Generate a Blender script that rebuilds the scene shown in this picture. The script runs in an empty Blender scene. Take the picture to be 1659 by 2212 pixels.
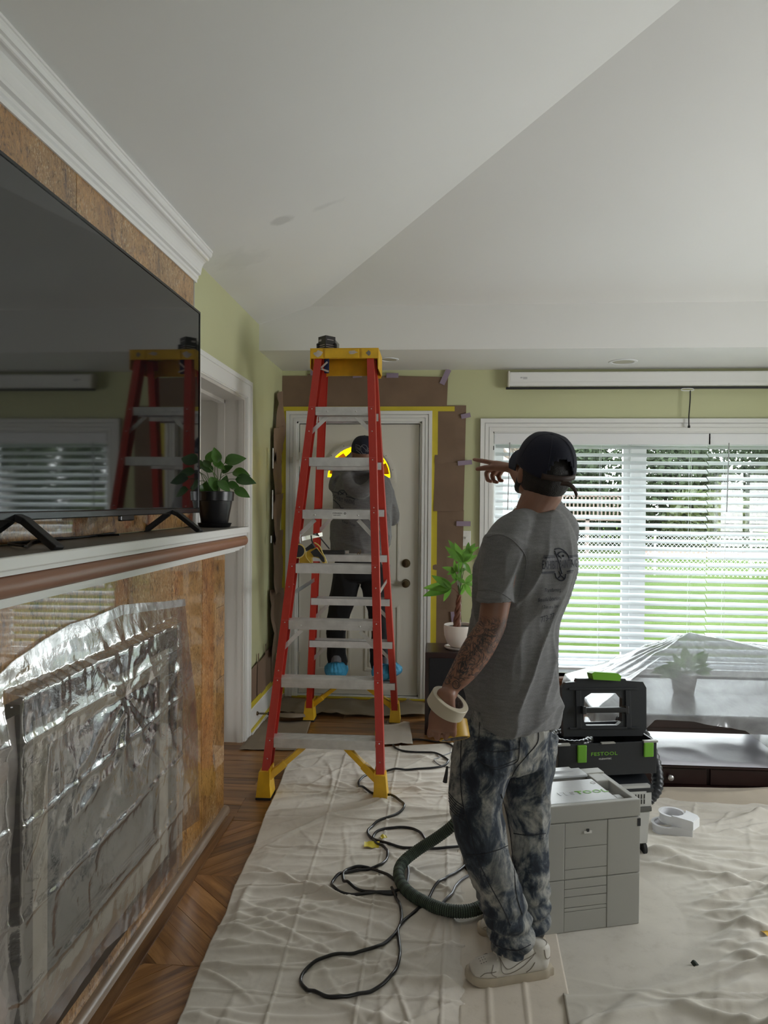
import bpy, bmesh, math, random
import numpy as np
from mathutils import Vector, Matrix, noise as mn
from mathutils.bvhtree import BVHTree
random.seed(7)
S = bpy.context.scene
COL = S.collection
PI = math.pi

# ---------------------------------------------------------------- camera
W, H, F = 1659.0, 2212.0, 1560.0
EYE = Vector((0, 0, 1.48))
YAW, PITCH, ROLL = math.atan(.0708), -math.atan(.0135), math.radians(.45)
ROT = (Matrix.Rotation(YAW, 3, 'Z') @ Matrix.Rotation(PI/2 + PITCH, 3, 'X') @ Matrix.Rotation(ROLL, 3, 'Z'))
cd = bpy.data.cameras.new('camera'); cam = bpy.data.objects.new('camera', cd); COL.objects.link(cam)
cd.sensor_fit = 'HORIZONTAL'; cd.sensor_width = 36; cd.lens = F/W*36; cd.clip_start = .02; cd.clip_end = 500
cam.location = EYE; cam.rotation_euler = ROT.to_euler(); S.camera = cam

def ray(px, py):
    return ROT @ Vector(((px - W/2)/F, (H/2 - py)/F, -1))
def at(px, py, Y=None, X=None, Z=None):
    """measured pixel of the photograph -> world point on the plane Y=, X= or Z="""
    d = ray(px, py)
    if Y is not None: t = Y/d.y
    elif X is not None: t = X/d.x
    else: t = (Z - EYE.z)/d.z
    return EYE + d*t

# ---------------------------------------------------------------- sky, lamps, exposure
wd = bpy.data.worlds.new('sky'); S.world = wd; wd.use_nodes = True
wn = wd.node_tree; wn.nodes.clear()
_o = wn.nodes.new('ShaderNodeOutputWorld'); _b = wn.nodes.new('ShaderNodeBackground')
_r = wn.nodes.new('ShaderNodeValToRGB'); _t = wn.nodes.new('ShaderNodeTexCoord'); _s = wn.nodes.new('ShaderNodeSeparateXYZ')
wn.links.new(_t.outputs['Generated'], _s.inputs[0]); wn.links.new(_s.outputs['Z'], _r.inputs[0])
wn.links.new(_r.outputs[0], _b.inputs[0]); wn.links.new(_b.outputs[0], _o.inputs[0])
_r.color_ramp.elements[0].position = 0.0; _r.color_ramp.elements[0].color = (.97, .98, 1, 1)
_r.color_ramp.elements[1].position = .8; _r.color_ramp.elements[1].color = (.90, .95, 1, 1)
_b.inputs[1].default_value = 10.5
# daylight enters only through wall openings, the right and rear ones added for fill light; portals merely tell the renderer where they are
def portal(name, loc, rot, sx, sy):
    l = bpy.data.lights.new(name, 'AREA'); l.shape = 'RECTANGLE'; l.size = sx; l.size_y = sy; l.cycles.is_portal = True
    o = bpy.data.objects.new(name, l); COL.objects.link(o); o.location = loc; o.rotation_euler = rot; return o
portal('front_window_portal', (1.78, 5.66, 1.11), (math.radians(-90), 0, 0), 2.8, 1.84)
portal('right_fill_portal', (3.46, 2.9, 1.35), (0, math.radians(90), 0), 1.1, 1.8)
portal('rear_fill_portal', (.9, -3.16, 1.5), (math.radians(90), 0, 0), .7, 1.0)
S.view_settings.view_transform = 'Standard'; S.view_settings.look = 'None'
S.view_settings.exposure = 0.22; S.view_settings.gamma = 1.0; S.view_settings.use_curve_mapping = False

# ---------------------------------------------------------------- helpers
def tag(o, label=None, cat=None, group=None, kind=None):
    if label: o['label'] = label
    if cat: o['category'] = cat
    if group: o['group'] = group
    if kind: o['kind'] = kind
    return o
def thing(name, label, cat, loc=(0, 0, 0), group=None, rz=0):
    o = bpy.data.objects.new(name, None); COL.objects.link(o); o.location = loc; o.rotation_euler = (0, 0, rz)
    o.empty_display_size = .05
    return tag(o, label, cat, group)
def link(name, me, mat, parent=None, smooth=False, world=True):
    o = bpy.data.objects.new(name, me); COL.objects.link(o)
    if mat is not None and not len(me.materials): me.materials.append(mat)
    if smooth: me.shade_smooth()
    if parent is not None:
        o.parent = parent
        if world: o.matrix_parent_inverse = wmat(parent).inverted()
    return o
def wmat(o):
    m = Matrix.LocRotScale(o.location, o.rotation_euler, o.scale)
    if o.parent: m = wmat(o.parent) @ o.matrix_parent_inverse @ m
    return m
def copy_tree(o, parent=None):
    c = o.copy(); COL.objects.link(c)
    if parent is not None: c.parent = parent
    for ch in list(o.children): copy_tree(ch, c)
    return c

class MB:
    def __init__(s): s.v = []; s.f = []; s.m = []; s.mats = []; s.cur = 0
    def mat(s, m):
        if m not in s.mats: s.mats.append(m)
        s.cur = s.mats.index(m); return s
    def add(s, vs, fs):
        n = len(s.v); s.v += [tuple(v) for v in vs]; s.f += [tuple(i + n for i in f) for f in fs]; s.m += [s.cur]*len(fs); return s
    def box(s, x0, x1, y0, y1, z0, z1, M=None, bev=0):
        if bev:
            bm = bmesh.new(); bmesh.ops.create_cube(bm, size=1)
            for v in bm.verts: v.co = Vector(((x0+x1)/2 + v.co.x*(x1-x0), (y0+y1)/2 + v.co.y*(y1-y0), (z0+z1)/2 + v.co.z*(z1-z0)))
            bmesh.ops.bevel(bm, geom=bm.edges[:], offset=bev, segments=2, profile=.5, affect='EDGES')
            bmesh.ops.recalc_face_normals(bm, faces=bm.faces)
            bm.verts.ensure_lookup_table(); vs = [v.co.copy() for v in bm.verts]; fs = [[v.index for v in f.verts] for f in bm.faces]; bm.free()
        else:
            vs = [Vector(p) for p in ((x0,y0,z0),(x1,y0,z0),(x1,y1,z0),(x0,y1,z0),(x0,y0,z1),(x1,y0,z1),(x1,y1,z1),(x0,y1,z1))]
            fs = [(0,3,2,1),(4,5,6,7),(0,1,5,4),(1,2,6,5),(2,3,7,6),(3,0,4,7)]
        if M is not None: vs = [M @ v for v in vs]
        return s.add(vs, fs)
    def prism(s, pts, a, b, axis='Z', M=None):
        """2-D outline (counter-clockwise) extruded from a to b along axis"""
        n = len(pts)
        def mk(p, t): return Vector({'Z': (p[0], p[1], t), 'Y': (p[0], t, p[1]), 'X': (t, p[0], p[1])}[axis])
        vs = [mk(p, a) for p in pts] + [mk(p, b) for p in pts]
        if M is not None: vs = [M @ v for v in vs]
        fs = [tuple(range(n-1, -1, -1)), tuple(range(n, 2*n))] + [(i, (i+1) % n, n + (i+1) % n, n + i) for i in range(n)]
        if axis == 'Y': fs = [tuple(reversed(f)) for f in fs]
        return s.add(vs, fs)
    def lathe(s, prof, seg=24, M=None, close=False):
        n = len(prof); vs = []
        for i in range(seg):
            a = 2*PI*i/seg; c, q = math.cos(a), math.sin(a)
            vs += [Vector((r*c, r*q, z)) for r, z in prof]
        if M is not None: vs = [M @ v for v in vs]
        fs = []
        for i in range(seg):
            j = (i+1) % seg
            for k in range(n if close else n-1):
                k2 = (k+1) % n
                fs.append((i*n+k, j*n+k, j*n+k2, i*n+k2))
        return s.add(vs, fs)
    def tube(s, pts, r, seg=8, caps=True, up=None, rr=None, flat=1.0):
        pts = [Vector(p) for p in pts]; n = len(pts); vs = []
        nrm = None
        for i, p in enumerate(pts):
            t = (pts[min(i+1, n-1)] - pts[max(i-1, 0)]).normalized()
            if nrm is None:
                nrm = Vector(up) if up is not None else (Vector((0, 0, 1)) if abs(t.z) < .9 else Vector((1, 0, 0)))
            nrm = (nrm - t*nrm.dot(t)).normalized(); b = t.cross(nrm)
            R = rr[i] if rr is not None else r
            for k in range(seg):
                a = 2*PI*k/seg
                vs.append(p + nrm*math.cos(a)*R*flat + b*math.sin(a)*R)
        fs = []
        for i in range(n-1):
            for k in range(seg):
                k2 = (k+1) % seg
                fs.append((i*seg+k, i*seg+k2, (i+1)*seg+k2, (i+1)*seg+k))
        if caps: fs += [tuple(range(seg-1, -1, -1)), tuple(range((n-1)*seg, n*seg))]
        return s.add(vs, fs)
    def ell(s, c, r, M=None, seg=16, rings=10):
        vs = []; fs = []
        for i in range(rings+1):
            ph = PI*i/rings
            for k in range(seg):
                a = 2*PI*k/seg; v = Vector((r[0]*math.sin(ph)*math.cos(a), r[1]*math.sin(ph)*math.sin(a), r[2]*math.cos(ph)))
                if M is not None: v = M @ v
                vs.append(Vector(c) + v)
        for i in range(rings):
            for k in range(seg):
                k2 = (k+1) % seg; fs.append((i*seg+k, (i+1)*seg+k, (i+1)*seg+k2, i*seg+k2))
        return s.add(vs, fs)
    def mesh(s, name='m'):
        me = bpy.data.meshes.new(name); me.from_pydata(s.v, [], s.f)
        for m in s.mats: me.materials.append(m)
        if len(s.mats) > 1: me.polygons.foreach_set('material_index', s.m)
        me.validate(); me.update(); return me
    def build(s, name, mat=None, parent=None, smooth=False, fix=True, auto=None, **kw):
        me = s.mesh(name)
        if fix:
            bm = bmesh.new(); bm.from_mesh(me)
            if smooth: bmesh.ops.remove_doubles(bm, verts=bm.verts, dist=1e-6)
            bmesh.ops.recalc_face_normals(bm, faces=bm.faces); bm.to_mesh(me); bm.free()
        o = link(name, me, mat, parent, smooth)
        if auto: me.shade_smooth(); me.set_sharp_from_angle(angle=math.radians(auto))
        return tag(o, **kw) if kw else o

def smoothpath(pts, n=8, closed=False):
    pts = [Vector(p) for p in pts]; out = []
    m = len(pts)
    for i in range(m - (0 if closed else 1)):
        if closed: p0, p1, p2, p3 = pts[i-1], pts[i], pts[(i+1) % m], pts[(i+2) % m]
        else: p0, p1, p2, p3 = pts[max(i-1, 0)], pts[i], pts[i+1], pts[min(i+2, m-1)]
        for k in range(n):
            t = k/n
            out.append(.5*((2*p1) + (p2-p0)*t + (2*p0-5*p1+4*p2-p3)*t*t + (3*p1-p0-3*p2+p3)*t**3))
    if not closed: out.append(pts[-1])
    return out
def basis(z, x=(1, 0, 0), o=(0, 0, 0)):
    z = Vector(z).normalized(); x = Vector(x); x = (x - z*x.dot(z)).normalized(); y = z.cross(x)
    return Matrix.Translation(o) @ Matrix((x, y, z)).transposed().to_4x4()

# numpy gradient-free value noise, -1..1
def _h(ix, iy, iz, seed):
    n = (ix*374761393 + iy*668265263 + iz*2147483647 + seed*974711) & 0xffffffff
    n = ((n ^ (n >> 13))*1274126177) & 0xffffffff
    return ((n ^ (n >> 16)) & 0xffff)/32767.5 - 1
def vn(x, y, z=0., seed=0):
    x, y, z = np.broadcast_arrays(np.asarray(x, float), np.asarray(y, float), np.asarray(z, float))
    ix, iy, iz = np.floor(x).astype(np.int64), np.floor(y).astype(np.int64), np.floor(z).astype(np.int64)
    fx, fy, fz = x-ix, y-iy, z-iz
    fx, fy, fz = fx*fx*(3-2*fx), fy*fy*(3-2*fy), fz*fz*(3-2*fz)
    r = 0
    for a in (0, 1):
        for b in (0, 1):
            for c in (0, 1):
                w = (fx if a else 1-fx)*(fy if b else 1-fy)*(fz if c else 1-fz)
                r = r + w*_h(ix+a, iy+b, iz+c, seed)
    return r
def ridge(x, y, z=0., seed=0, p=3): return (1-np.abs(vn(x, y, z, seed)))**p

# ---------------------------------------------------------------- materials
class NT:
    def __init__(s, name):
        s.m = bpy.data.materials.new(name); s.m.use_nodes = True; s.t = s.m.node_tree; s.n = s.t.nodes
        s.b = s.n['Principled BSDF']; s.out = s.n['Material Output']; s._c = None
    def co(s, kind='Object'):
        if s._c is None: s._c = s.n.new('ShaderNodeTexCoord')
        return s._c.outputs[kind]
    def L(s, a, b): s.t.links.new(a, b)
    def map(s, scale=(1, 1, 1), rot=(0, 0, 0), kind='Object', loc=(0, 0, 0)):
        m = s.n.new('ShaderNodeMapping'); m.inputs['Scale'].default_value = scale; m.inputs['Rotation'].default_value = rot
        m.inputs['Location'].default_value = loc
        s.L(s.co(kind), m.inputs[0]); return m.outputs[0]
    def noise(s, v, scale=5, det=4, rough=.5, dist=0):
        n = s.n.new('ShaderNodeTexNoise'); n.inputs['Scale'].default_value = scale; n.inputs['Detail'].default_value = det
        n.inputs['Roughness'].default_value = rough; n.inputs['Distortion'].default_value = dist; s.L(v, n.inputs['Vector']); return n.outputs['Fac']
    def ramp(s, f, stops, interp='LINEAR'):
        r = s.n.new('ShaderNodeValToRGB'); r.color_ramp.interpolation = interp; e = r.color_ramp.elements
        while len(e) < len(stops): e.new(.5)
        for i, (p, c) in enumerate(stops):
            e[i].position = p; e[i].color = (*c, 1) if not isinstance(c, (int, float)) else (c, c, c, 1)
        s.L(f, r.inputs[0]); return r.outputs[0]
    def mix(s, f, a, b, typ='MIX'):
        m = s.n.new('ShaderNodeMix'); m.data_type = 'RGBA'; m.blend_type = typ
        for i, x in ((0, f), (6, a), (7, b)):
            if hasattr(x, 'is_output'): s.L(x, m.inputs[i])
            elif i == 0: m.inputs[0].default_value = x
            else: m.inputs[i].default_value = (*tuple(x)[:3], 1)
        return m.outputs[2]
    def math(s, op, a, b=0.):
        m = s.n.new('ShaderNodeMath'); m.operation = op
        for i, x in ((0, a), (1, b)):
            if hasattr(x, 'is_output'): s.L(x, m.inputs[i])
            else: m.inputs[i].default_value = x
        return m.outputs[0]
    def bump(s, h, strength=.3, dist=.01):
        b = s.n.new('ShaderNodeBump'); b.inputs['Strength'].default_value = strength; b.inputs['Distance'].default_value = dist
        s.L(h, b.inputs['Height']); s.L(b.outputs[0], s.b.inputs['Normal']); return b.outputs[0]
    def set(s, k, v):
        if hasattr(v, 'is_output'): s.L(v, s.b.inputs[k])
        elif isinstance(v, tuple) and len(v) == 3: s.b.inputs[k].default_value = (*v, 1)
        else: s.b.inputs[k].default_value = v
        return s
def mat(name, col, rough=.5, metal=0, var=0, vscale=6, bump=0, bscale=60, coat=0, spec=.5, trans=None, kind='Object'):
    t = NT(name); t.set('Roughness', rough).set('Metallic', metal).set('Specular IOR Level', spec).set('Coat Weight', coat)
    if var:
        n = t.noise(t.map(kind=kind), vscale, 4)
        t.set('Base Color', t.ramp(n, [(.3, tuple(c*(1-var) for c in col)), (.7, tuple(min(1, c*(1+var)) for c in col))]))
    else: t.set('Base Color', col)
    if bump: t.bump(t.noise(t.map(kind=kind), bscale, 3), bump, .004)
    return t.m
def srgb(r, g, b):
    f = lambda c: (c/255/12.92) if c/255 <= .04045 else ((c/255+.055)/1.055)**2.4
    return (f(r), f(g), f(b))

M = {}
M['ceiling'] = mat('ceiling paint', (.80, .80, .775), .55, bump=.12, bscale=14, var=.015, vscale=1.5)
M['green'] = mat('pale green wall paint', (.56, .57, .33), .45, var=.03, vscale=1.2, bump=.08, bscale=30)
M['white'] = mat('white gloss trim paint', (.80, .80, .77), .28, bump=.03, bscale=8)
M['cream'] = mat('off white door paint', (.69, .66, .58), .38, var=.02, vscale=3)
M['crown'] = mat('white crown paint', (.88, .88, .87), .22)
M['jamb'] = mat('beige grey door jamb paint', (.60, .57, .52), .45)
M['black'] = mat('black plastic', (.012, .012, .013), .45)
M['blackg'] = mat('glossy black plastic', (.008, .008, .009), .16)
M['screen'] = mat('dark television glass', (.006, .007, .008), .04, spec=.5); M['screen'].node_tree.nodes['Principled BSDF'].inputs['IOR'].default_value = 1.8
M['alu'] = mat('brushed aluminium', (.66, .655, .64), .42, metal=.6, var=.10, vscale=22, bump=.05, bscale=90)
M['steel'] = mat('zinc plated steel', (.7, .7, .68), .3, metal=1)
M['brass'] = mat('aged brass', (.16, .12, .07), .35, metal=1)
M['paper'] = mat('brown masking paper', (.205, .135, .088), .8, var=.10, vscale=5, bump=.25, bscale=7)
M['rosin'] = mat('tan floor protection paper', (.24, .19, .135), .85, var=.08, vscale=8, bump=.2, bscale=9)
M['ytape'] = mat('yellow masking tape', (.62, .50, .035), .5, var=.06, vscale=10)
M['purple'] = mat('purple masking tape', (.30, .235, .31), .55, var=.05)
M['yellow'] = mat('yellow ladder plastic', (.72, .42, .015), .42, var=.14, vscale=14)
M['rubber'] = mat('black rubber', (.02, .02, .02), .8)
M['socketw'] = mat('white switch plastic', (.8, .79, .74), .3)
M['navy'] = mat('navy fabric', (.012, .02, .07), .85)
M['darkwood'] = mat('dark mahogany stained wood', (.022, .008, .007), .3, var=.25, vscale=9)
M['soil'] = mat('potting soil', (.03, .02, .012), .95, bump=.8, bscale=60)
M['ceramic'] = mat('white glazed ceramic', (.72, .66, .60), .35)
# ================================================================ STRUCTURE
XL, XR, YF, YB, YS, ZS, ZL = -1.164, 3.35, 5.42, -3.05, 4.69, 2.47, 2.64
def struct(mb, name, m, parent=None, **k):
    o = mb.build(name, m, parent, **k)
    if parent is None: o['kind'] = 'structure'
    return o
# procedural oak, cork-like stone
def wood(name, cols, along='Y', scale=1.0, rough=.32, coat=.15):
    t = NT(name); oi = t.n.new('ShaderNodeObjectInfo'); rnd = oi.outputs['Random']
    sc = {'Y': (26, 2.2, 26), 'X': (2.2, 26, 26)}[along]
    mp = t.map(scale=tuple(a*scale for a in sc)); ad = t.n.new('ShaderNodeVectorMath'); ad.operation = 'ADD'
    cb = t.n.new('ShaderNodeCombineXYZ'); r9 = t.math('MULTIPLY', rnd, 90.0)
    for i in range(3): t.L(r9, cb.inputs[i])
    t.L(mp, ad.inputs[0]); t.L(cb.outputs[0], ad.inputs[1])
    g = t.noise(ad.outputs[0], 1.0, 5, .62, .6)
    c = t.ramp(g, [(.30, cols[0]), (.5, cols[1]), (.68, cols[2])])
    v = t.ramp(rnd, [(0, .62), (1, 1.18)])
    t.set('Base Color', t.mix(1.0, c, v, 'MULTIPLY')).set('Roughness', rough).set('Coat Weight', coat).set('Coat Roughness', .2)
    t.bump(g, .12, .002); return t.m
OAK = [(.11, .043, .013), (.27, .122, .037), (.40, .20, .070)]
M['oak'] = wood('oak parquet along y', OAK, 'Y'); M['oakx'] = wood('oak strip floor along x', OAK, 'X')
M['rail'] = wood('worn light oak moulding', [(.20, .12, .07), (.34, .235, .155), (.46, .34, .25)], 'Y', 1, .4)
M['brownmould'] = wood('brown stained rounded moulding', [(.21, .095, .055), (.25, .118, .07), (.29, .142, .088)], 'Y', .4, .35)
t = NT('cork veined ochre stone'); mp = t.map(scale=(1, 1, .55))
oi = t.n.new('ShaderNodeObjectInfo'); ad = t.n.new('ShaderNodeVectorMath'); ad.operation = 'ADD'; cb = t.n.new('ShaderNodeCombineXYZ')
for i in range(3): t.L(t.math('MULTIPLY', oi.outputs['Random'], 40.), cb.inputs[i])
t.L(mp, ad.inputs[0]); t.L(cb.outputs[0], ad.inputs[1])
n1 = t.noise(ad.outputs[0], 9, 9, .74, .9); n2 = t.noise(ad.outputs[0], 55, 6, .8, 1.4); n3 = t.noise(ad.outputs[0], 2.6, 3, .5)
c1 = t.ramp(n1, [(.34, (.10, .042, .010)), (.44, (.34, .165, .036)), (.54, (.46, .255, .075)), (.66, (.28, .125, .030))])
c2 = t.ramp(n2, [(.38, (.18, .15, .12)), (.46, (1, 1, 1)), (.58, (1.1, 1.05, .95)), (.64, (2.0, 1.9, 1.7))])
col = t.mix(.75, c1, c2, 'MULTIPLY'); col = t.mix(1.0, col, t.ramp(n3, [(.35, (.78, .76, .74)), (.65, (1.1, 1.04, .98))]), 'MULTIPLY')
n4 = t.noise(ad.outputs[0], 130, 3, .6, .8); n5 = t.noise(ad.outputs[0], 4.5, 3, .5)
fl = t.math('MULTIPLY', t.ramp(n4, [(.56, 0.), (.60, 1.)]), t.ramp(n5, [(.46, 0.), (.56, 1.)])); col = t.mix(t.math('MULTIPLY', fl, .8), col, (.62, .46, .27))
fd = t.math('MULTIPLY', t.ramp(n4, [(.38, 1.), (.42, 0.)]), t.ramp(n1, [(.44, 1.), (.54, .15)])); col = t.mix(t.math('MULTIPLY', fd, .75), col, (.06, .028, .012))
t.set('Base Color', col).set('Roughness', t.ramp(n2, [(.38, .55), (.5, .30)])).set('Coat Weight', 1.0).set('Coat Roughness', .03).set('Coat IOR', 1.7)
t.bump(n2, .35, .004); M['stone'] = t.m

# ---- floor: slab, chevron parquet blocks, strip floor
mb = MB().box(XL-.5, XR+.1, YB-.1, YF+.2, -.10, -.012); fl = struct(mb, 'floor', mat('sub floor', (.05, .025, .012), .8))
def clip(poly, ax, lim, sgn):
    out = []
    for i in range(len(poly)):
        a, b = poly[i], poly[(i+1) % len(poly)]
        ia, ib = (a[ax]-lim)*sgn >= 0, (b[ax]-lim)*sgn >= 0
        if ia: out.append(a)
        if ia != ib:
            u = (lim-a[ax])/(b[ax]-a[ax]); out.append((a[0]+(b[0]-a[0])*u, a[1]+(b[1]-a[1])*u))
    return out
zones = [(3.27, 2.78, 1), (2.78, 2.23, -1), (2.23, 1.72, 1), (1.72, 1.2, -1)]
for z1, z0, sg in zones:
    p = .092; x = -1.7
    while x < -.2:
        h = z1-z0; q = [(x, z0), (x+p-.0015, z0), (x+p-.0015+sg*h, z1), (x+sg*h, z1)]
        if sg < 0: q = [(a+h, b) for a, b in q]
        q = clip(clip(q, 0, -.985, 1), 0, .3, -1)
        if len(q) > 2:
            cx = sum(a for a, b in q)/len(q); cy = sum(b for a, b in q)/len(q)
            ang = math.atan2(h, sg*h) - PI/2
            R = Matrix.Rotation(-ang, 4, 'Z')
            loc = [R @ Vector((a-cx, b-cy, 0)) for a, b in q]
            o = MB().prism([(v.x, v.y) for v in loc], -.012, random.uniform(-.0006, .0006), 'Z').build('plank', M['oak'], fl)
            o.location = (cx, cy, 0); o.rotation_euler = (0, 0, ang)
        x += p
y = 3.272
while y < YF-.02:
    x = XL-.45 - random.random()*.8
    while x < 1.0:
        L = random.uniform(.7, 1.25); a, b = max(x, XL-.46), min(x+L, 1.2)
        if b-a > .05:
            o = MB().box(-(b-a)/2+.0008, (b-a)/2-.0008, -.0415, .0415, -.012, random.uniform(-.0006, .0006)).build('plank', M['oakx'], fl)
            o.location = ((a+b)/2, y+.0425, 0)
        x += L
    y += .0845

# ---- walls
mb = MB()
mb.box(XL-.6, XL, YB, 3.47, 0, ZL+.02); mb.box(XL-.6, XL, 4.35, YF+.2, 0, ZL+.02); mb.box(XL-.6, XL, 3.47, 4.35, 2.11, ZL+.02)
mb.box(XL-.62, XL-.6, 3.47, 4.35, 0, 2.11)
struct(mb, 'wall_left', M['green'])
WX0, WX1, WZ0, WZ1 = .425, 3.15, .20, 2.01
DX0, DX1, DZ = -1.05, -.105, 2.085
mb = MB(); a, b = YF, YF+.20
mb.box(XL, DX0, a, b, 0, ZS); mb.box(DX0, DX1, a, b, DZ, ZS); mb.box(DX1, WX0, a, b, 0, ZS)
mb.box(WX0, WX1, a, b, 0, WZ0); mb.box(WX0, WX1, a, b, WZ1, ZS); mb.box(WX1, XR, a, b, 0, ZS); mb.box(XL-.6, XR+.1, a, b, ZS, 4.4)
struct(mb, 'wall_front', M['green'])
mb = MB(); a, b = XR, XR+.15
mb.box(a, b, YB, 2.0, 0, 4.4); mb.box(a, b, 3.8, YF+.2, 0, 4.4); mb.box(a, b, 2.0, 3.8, 0, .8); mb.box(a, b, 2.0, 3.8, 1.9, 4.4)
struct(mb, 'wall_right', M['green'])
mb = MB(); a, b = YB-.15, YB
mb.box(XL-.6, .4, a, b, 0, 4.4); mb.box(1.4, XR+.15, a, b, 0, 4.4); mb.box(.4, 1.4, a, b, 0, 1.1); mb.box(.4, 1.4, a, b, 1.8, 4.4)
struct(mb, 'wall_back', M['green'])
# ---- ceiling: two sloping planes meeting in a hip line, beam face, flat soffit
KA, KB = .34, .30
hx = lambda Y: XL + (.115 + KB*(YS-Y))/KA
zl = lambda X: ZL + KA*(X-XL)
zf = lambda Y: ZL + .115 + KB*(YS-Y)
yx = YS - (KA*(XR-XL) - .115)/KB
def slabpoly(mb, pts, th=.12):
    n = len(pts); mb.add([Vector(p) for p in pts] + [Vector(p)+Vector((0, 0, th)) for p in pts],
        [tuple(range(n)), tuple(range(2*n-1, n-1, -1))] + [(i, n+i, n+(i+1) % n, (i+1) % n) for i in range(n)])
mb = MB()
slabpoly(mb, [(XL, YS, zl(XL)), (hx(YS), YS, zl(hx(YS))), (XR, yx, zl(XR)), (XR, YB, zl(XR)), (XL, YB, zl(XL))])
slabpoly(mb, [(hx(YS), YS, zf(YS)), (XR, YS, zf(YS)), (XR, yx, zf(yx))])
mb.box(XL, XR, YS+.1, YF+.1, ZS, 2.60)
mb.add([(XL, YS, ZS), (XR, YS, ZS), (XR, YS, zf(YS)), (hx(YS), YS, zf(YS)), (XL, YS, zl(XL)),
        (XL, YS+.1, ZS), (XR, YS+.1, ZS), (XR, YS+.1, zf(YS)+.1), (hx(YS), YS+.1, zf(YS)+.1), (XL, YS+.1, zl(XL)+.1)],
       [(0, 1, 2, 3, 4), (9, 8, 7, 6, 5), (0, 5, 6, 1), (1, 6, 7, 2), (2, 7, 8, 3), (3, 8, 9, 4), (4, 9, 5, 0)])
cl_ = struct(mb, 'ceiling', M['ceiling'])
# grey scuffs on the painted slope (their own shape on the plaster)
def on_left(px, py):
    d = ray(px, py); t_ = (ZL - KA*XL - EYE.z)/(d.z - KA*d.x); return EYE + d*t_
tc = NT('scuffed ceiling paint'); tc.set('Roughness', .55); base_ = tc.ramp(tc.noise(tc.map(), 1.5, 4), [(.3, (.79, .79, .765)), (.7, (.81, .81, .785))]); cur = base_
for (px, py), (sx, sy), k in (((606, 476), (.13, .05), .80), ((715, 440), (.16, .035), .90), ((520, 560), (.28, .16), .93)):
    p_ = on_left(px, py); m_ = tc.map(scale=(1/sx, 1/sy/2, 0), loc=(-p_.x/sx, -p_.y/sy/2, 0)); ln = tc.n.new('ShaderNodeVectorMath'); ln.operation = 'LENGTH'; tc.L(m_, ln.inputs[0])
    nz = tc.noise(tc.map(), 9, 4, .6); dd_ = tc.math('ADD', ln.outputs['Value'], tc.math('MULTIPLY', nz, 1.1)); f_ = tc.ramp(dd_, [(.75, 1.), (1.0, 0.)]); cur = tc.mix(f_, cur, (.80*k, .80*k, .77*k))
tc.set('Base Color', cur); tc.bump(tc.noise(tc.map(), 14, 3), .12, .004); cl_.data.materials.clear(); cl_.data.materials.append(tc.m)
# ---- crown moulding
prof = [(0, 2.515), (.012, 2.515), (.013, 2.53), (.019, 2.536), (.019, 2.548), (.030, 2.553), (.031, 2.562)]
for i in range(7):
    u = i/6*PI/2; prof.append((.033 + .033*(1-math.cos(u)), 2.566 + .050*math.sin(u)))
prof += [(.070, 2.619), (.070, 2.629), (.078, 2.632), (.084, 2.641), (.084, 2.652), (.088, 2.654), (.088, 2.662), (0, 2.662)]
mb = MB().prism([(XL+.014+x, z) for x, z in prof], 3.375, -1.0, 'Y'); mb.box(XL, XL+.014, -1, 3.37, 2.515, 2.64)
struct(mb, 'trim_1', M['crown'])
# ---- doorway in left wall: casing, deep jamb, closed panel door
def casing(mb, x0, x1, z1, w, y, d, rev=False, z0=0, bottom=False, Mx=None):
    """stepped door/window casing around opening x0..x1 up to z1, width w, on wall plane y, towards -y"""
    for (o0, o1, dd) in ((0, w, d*.45), (.004, w*.30, d*.7), (w*.36, w*.62, d*.8), (w*.68, w, d)):
        mb.box(x0-o1, x0-o0, y-dd, y, z0-(o1 if bottom else 0), z1+o1, Mx); mb.box(x1+o0, x1+o1, y-dd, y, z0-(o1 if bottom else 0), z1+o1, Mx)
        mb.box(x0-o0, x1+o0, y-dd, y, z1+o0, z1+o1, Mx)
        if bottom: mb.box(x0-o0, x1+o0, y-dd, y, z0-o1, z0-o0, Mx)
Rl = Matrix.Rotation(PI/2, 4, 'Z')     # local (x,y,z) -> world (-y, x, z)
mb = MB()
for (o0, o1, dd) in ((0, .11, .012), (.006, .03, .017), (.085, .11, .020)):
    mb.box(XL, XL+dd, 4.35+o0, 4.35+o1, 0, 2.11+o1); mb.box(XL, XL+dd, 3.47-o1, 3.47-o0, 0, 2.11+o1); mb.box(XL, XL+dd, 3.47-o0, 4.35+o0, 2.11+o0, 2.11+o1)
struct(mb, 'trim_2', M['white'])
mb = MB(); mb.box(XL-.6, XL, 4.335, 4.35, 0, 2.11); mb.box(XL-.6, XL, 3.47, 3.485, 0, 2.11); mb.box(XL-.6, XL, 3.485, 4.335, 2.095, 2.11)
mb.box(XL-.16, XL-.12, 3.485, 4.335, 2.075, 2.095); mb.box(XL-.16, XL-.12, 4.318, 4.335, 0, 2.095)
mb.box(XL-.5, XL-.46, 3.485, 4.335, 2.06, 2.095); mb.box(XL-.035, XL-.012, 4.329, 4.335, 0, 2.1)
struct(mb, 'trim_3', M['jamb'])
mb = MB().box(XL-.58, XL-.545, 3.49, 4.33, .01, 2.09)
for y0, y1 in ((3.60, 3.87), (3.95, 4.22)):
    for z0, z1 in ((.2, .9), (1.05, 1.9)): mb.box(XL-.545, XL-.535, y0, y1, z0, z1, bev=.004)
struct(mb, 'door_2', M['white'])
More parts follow.
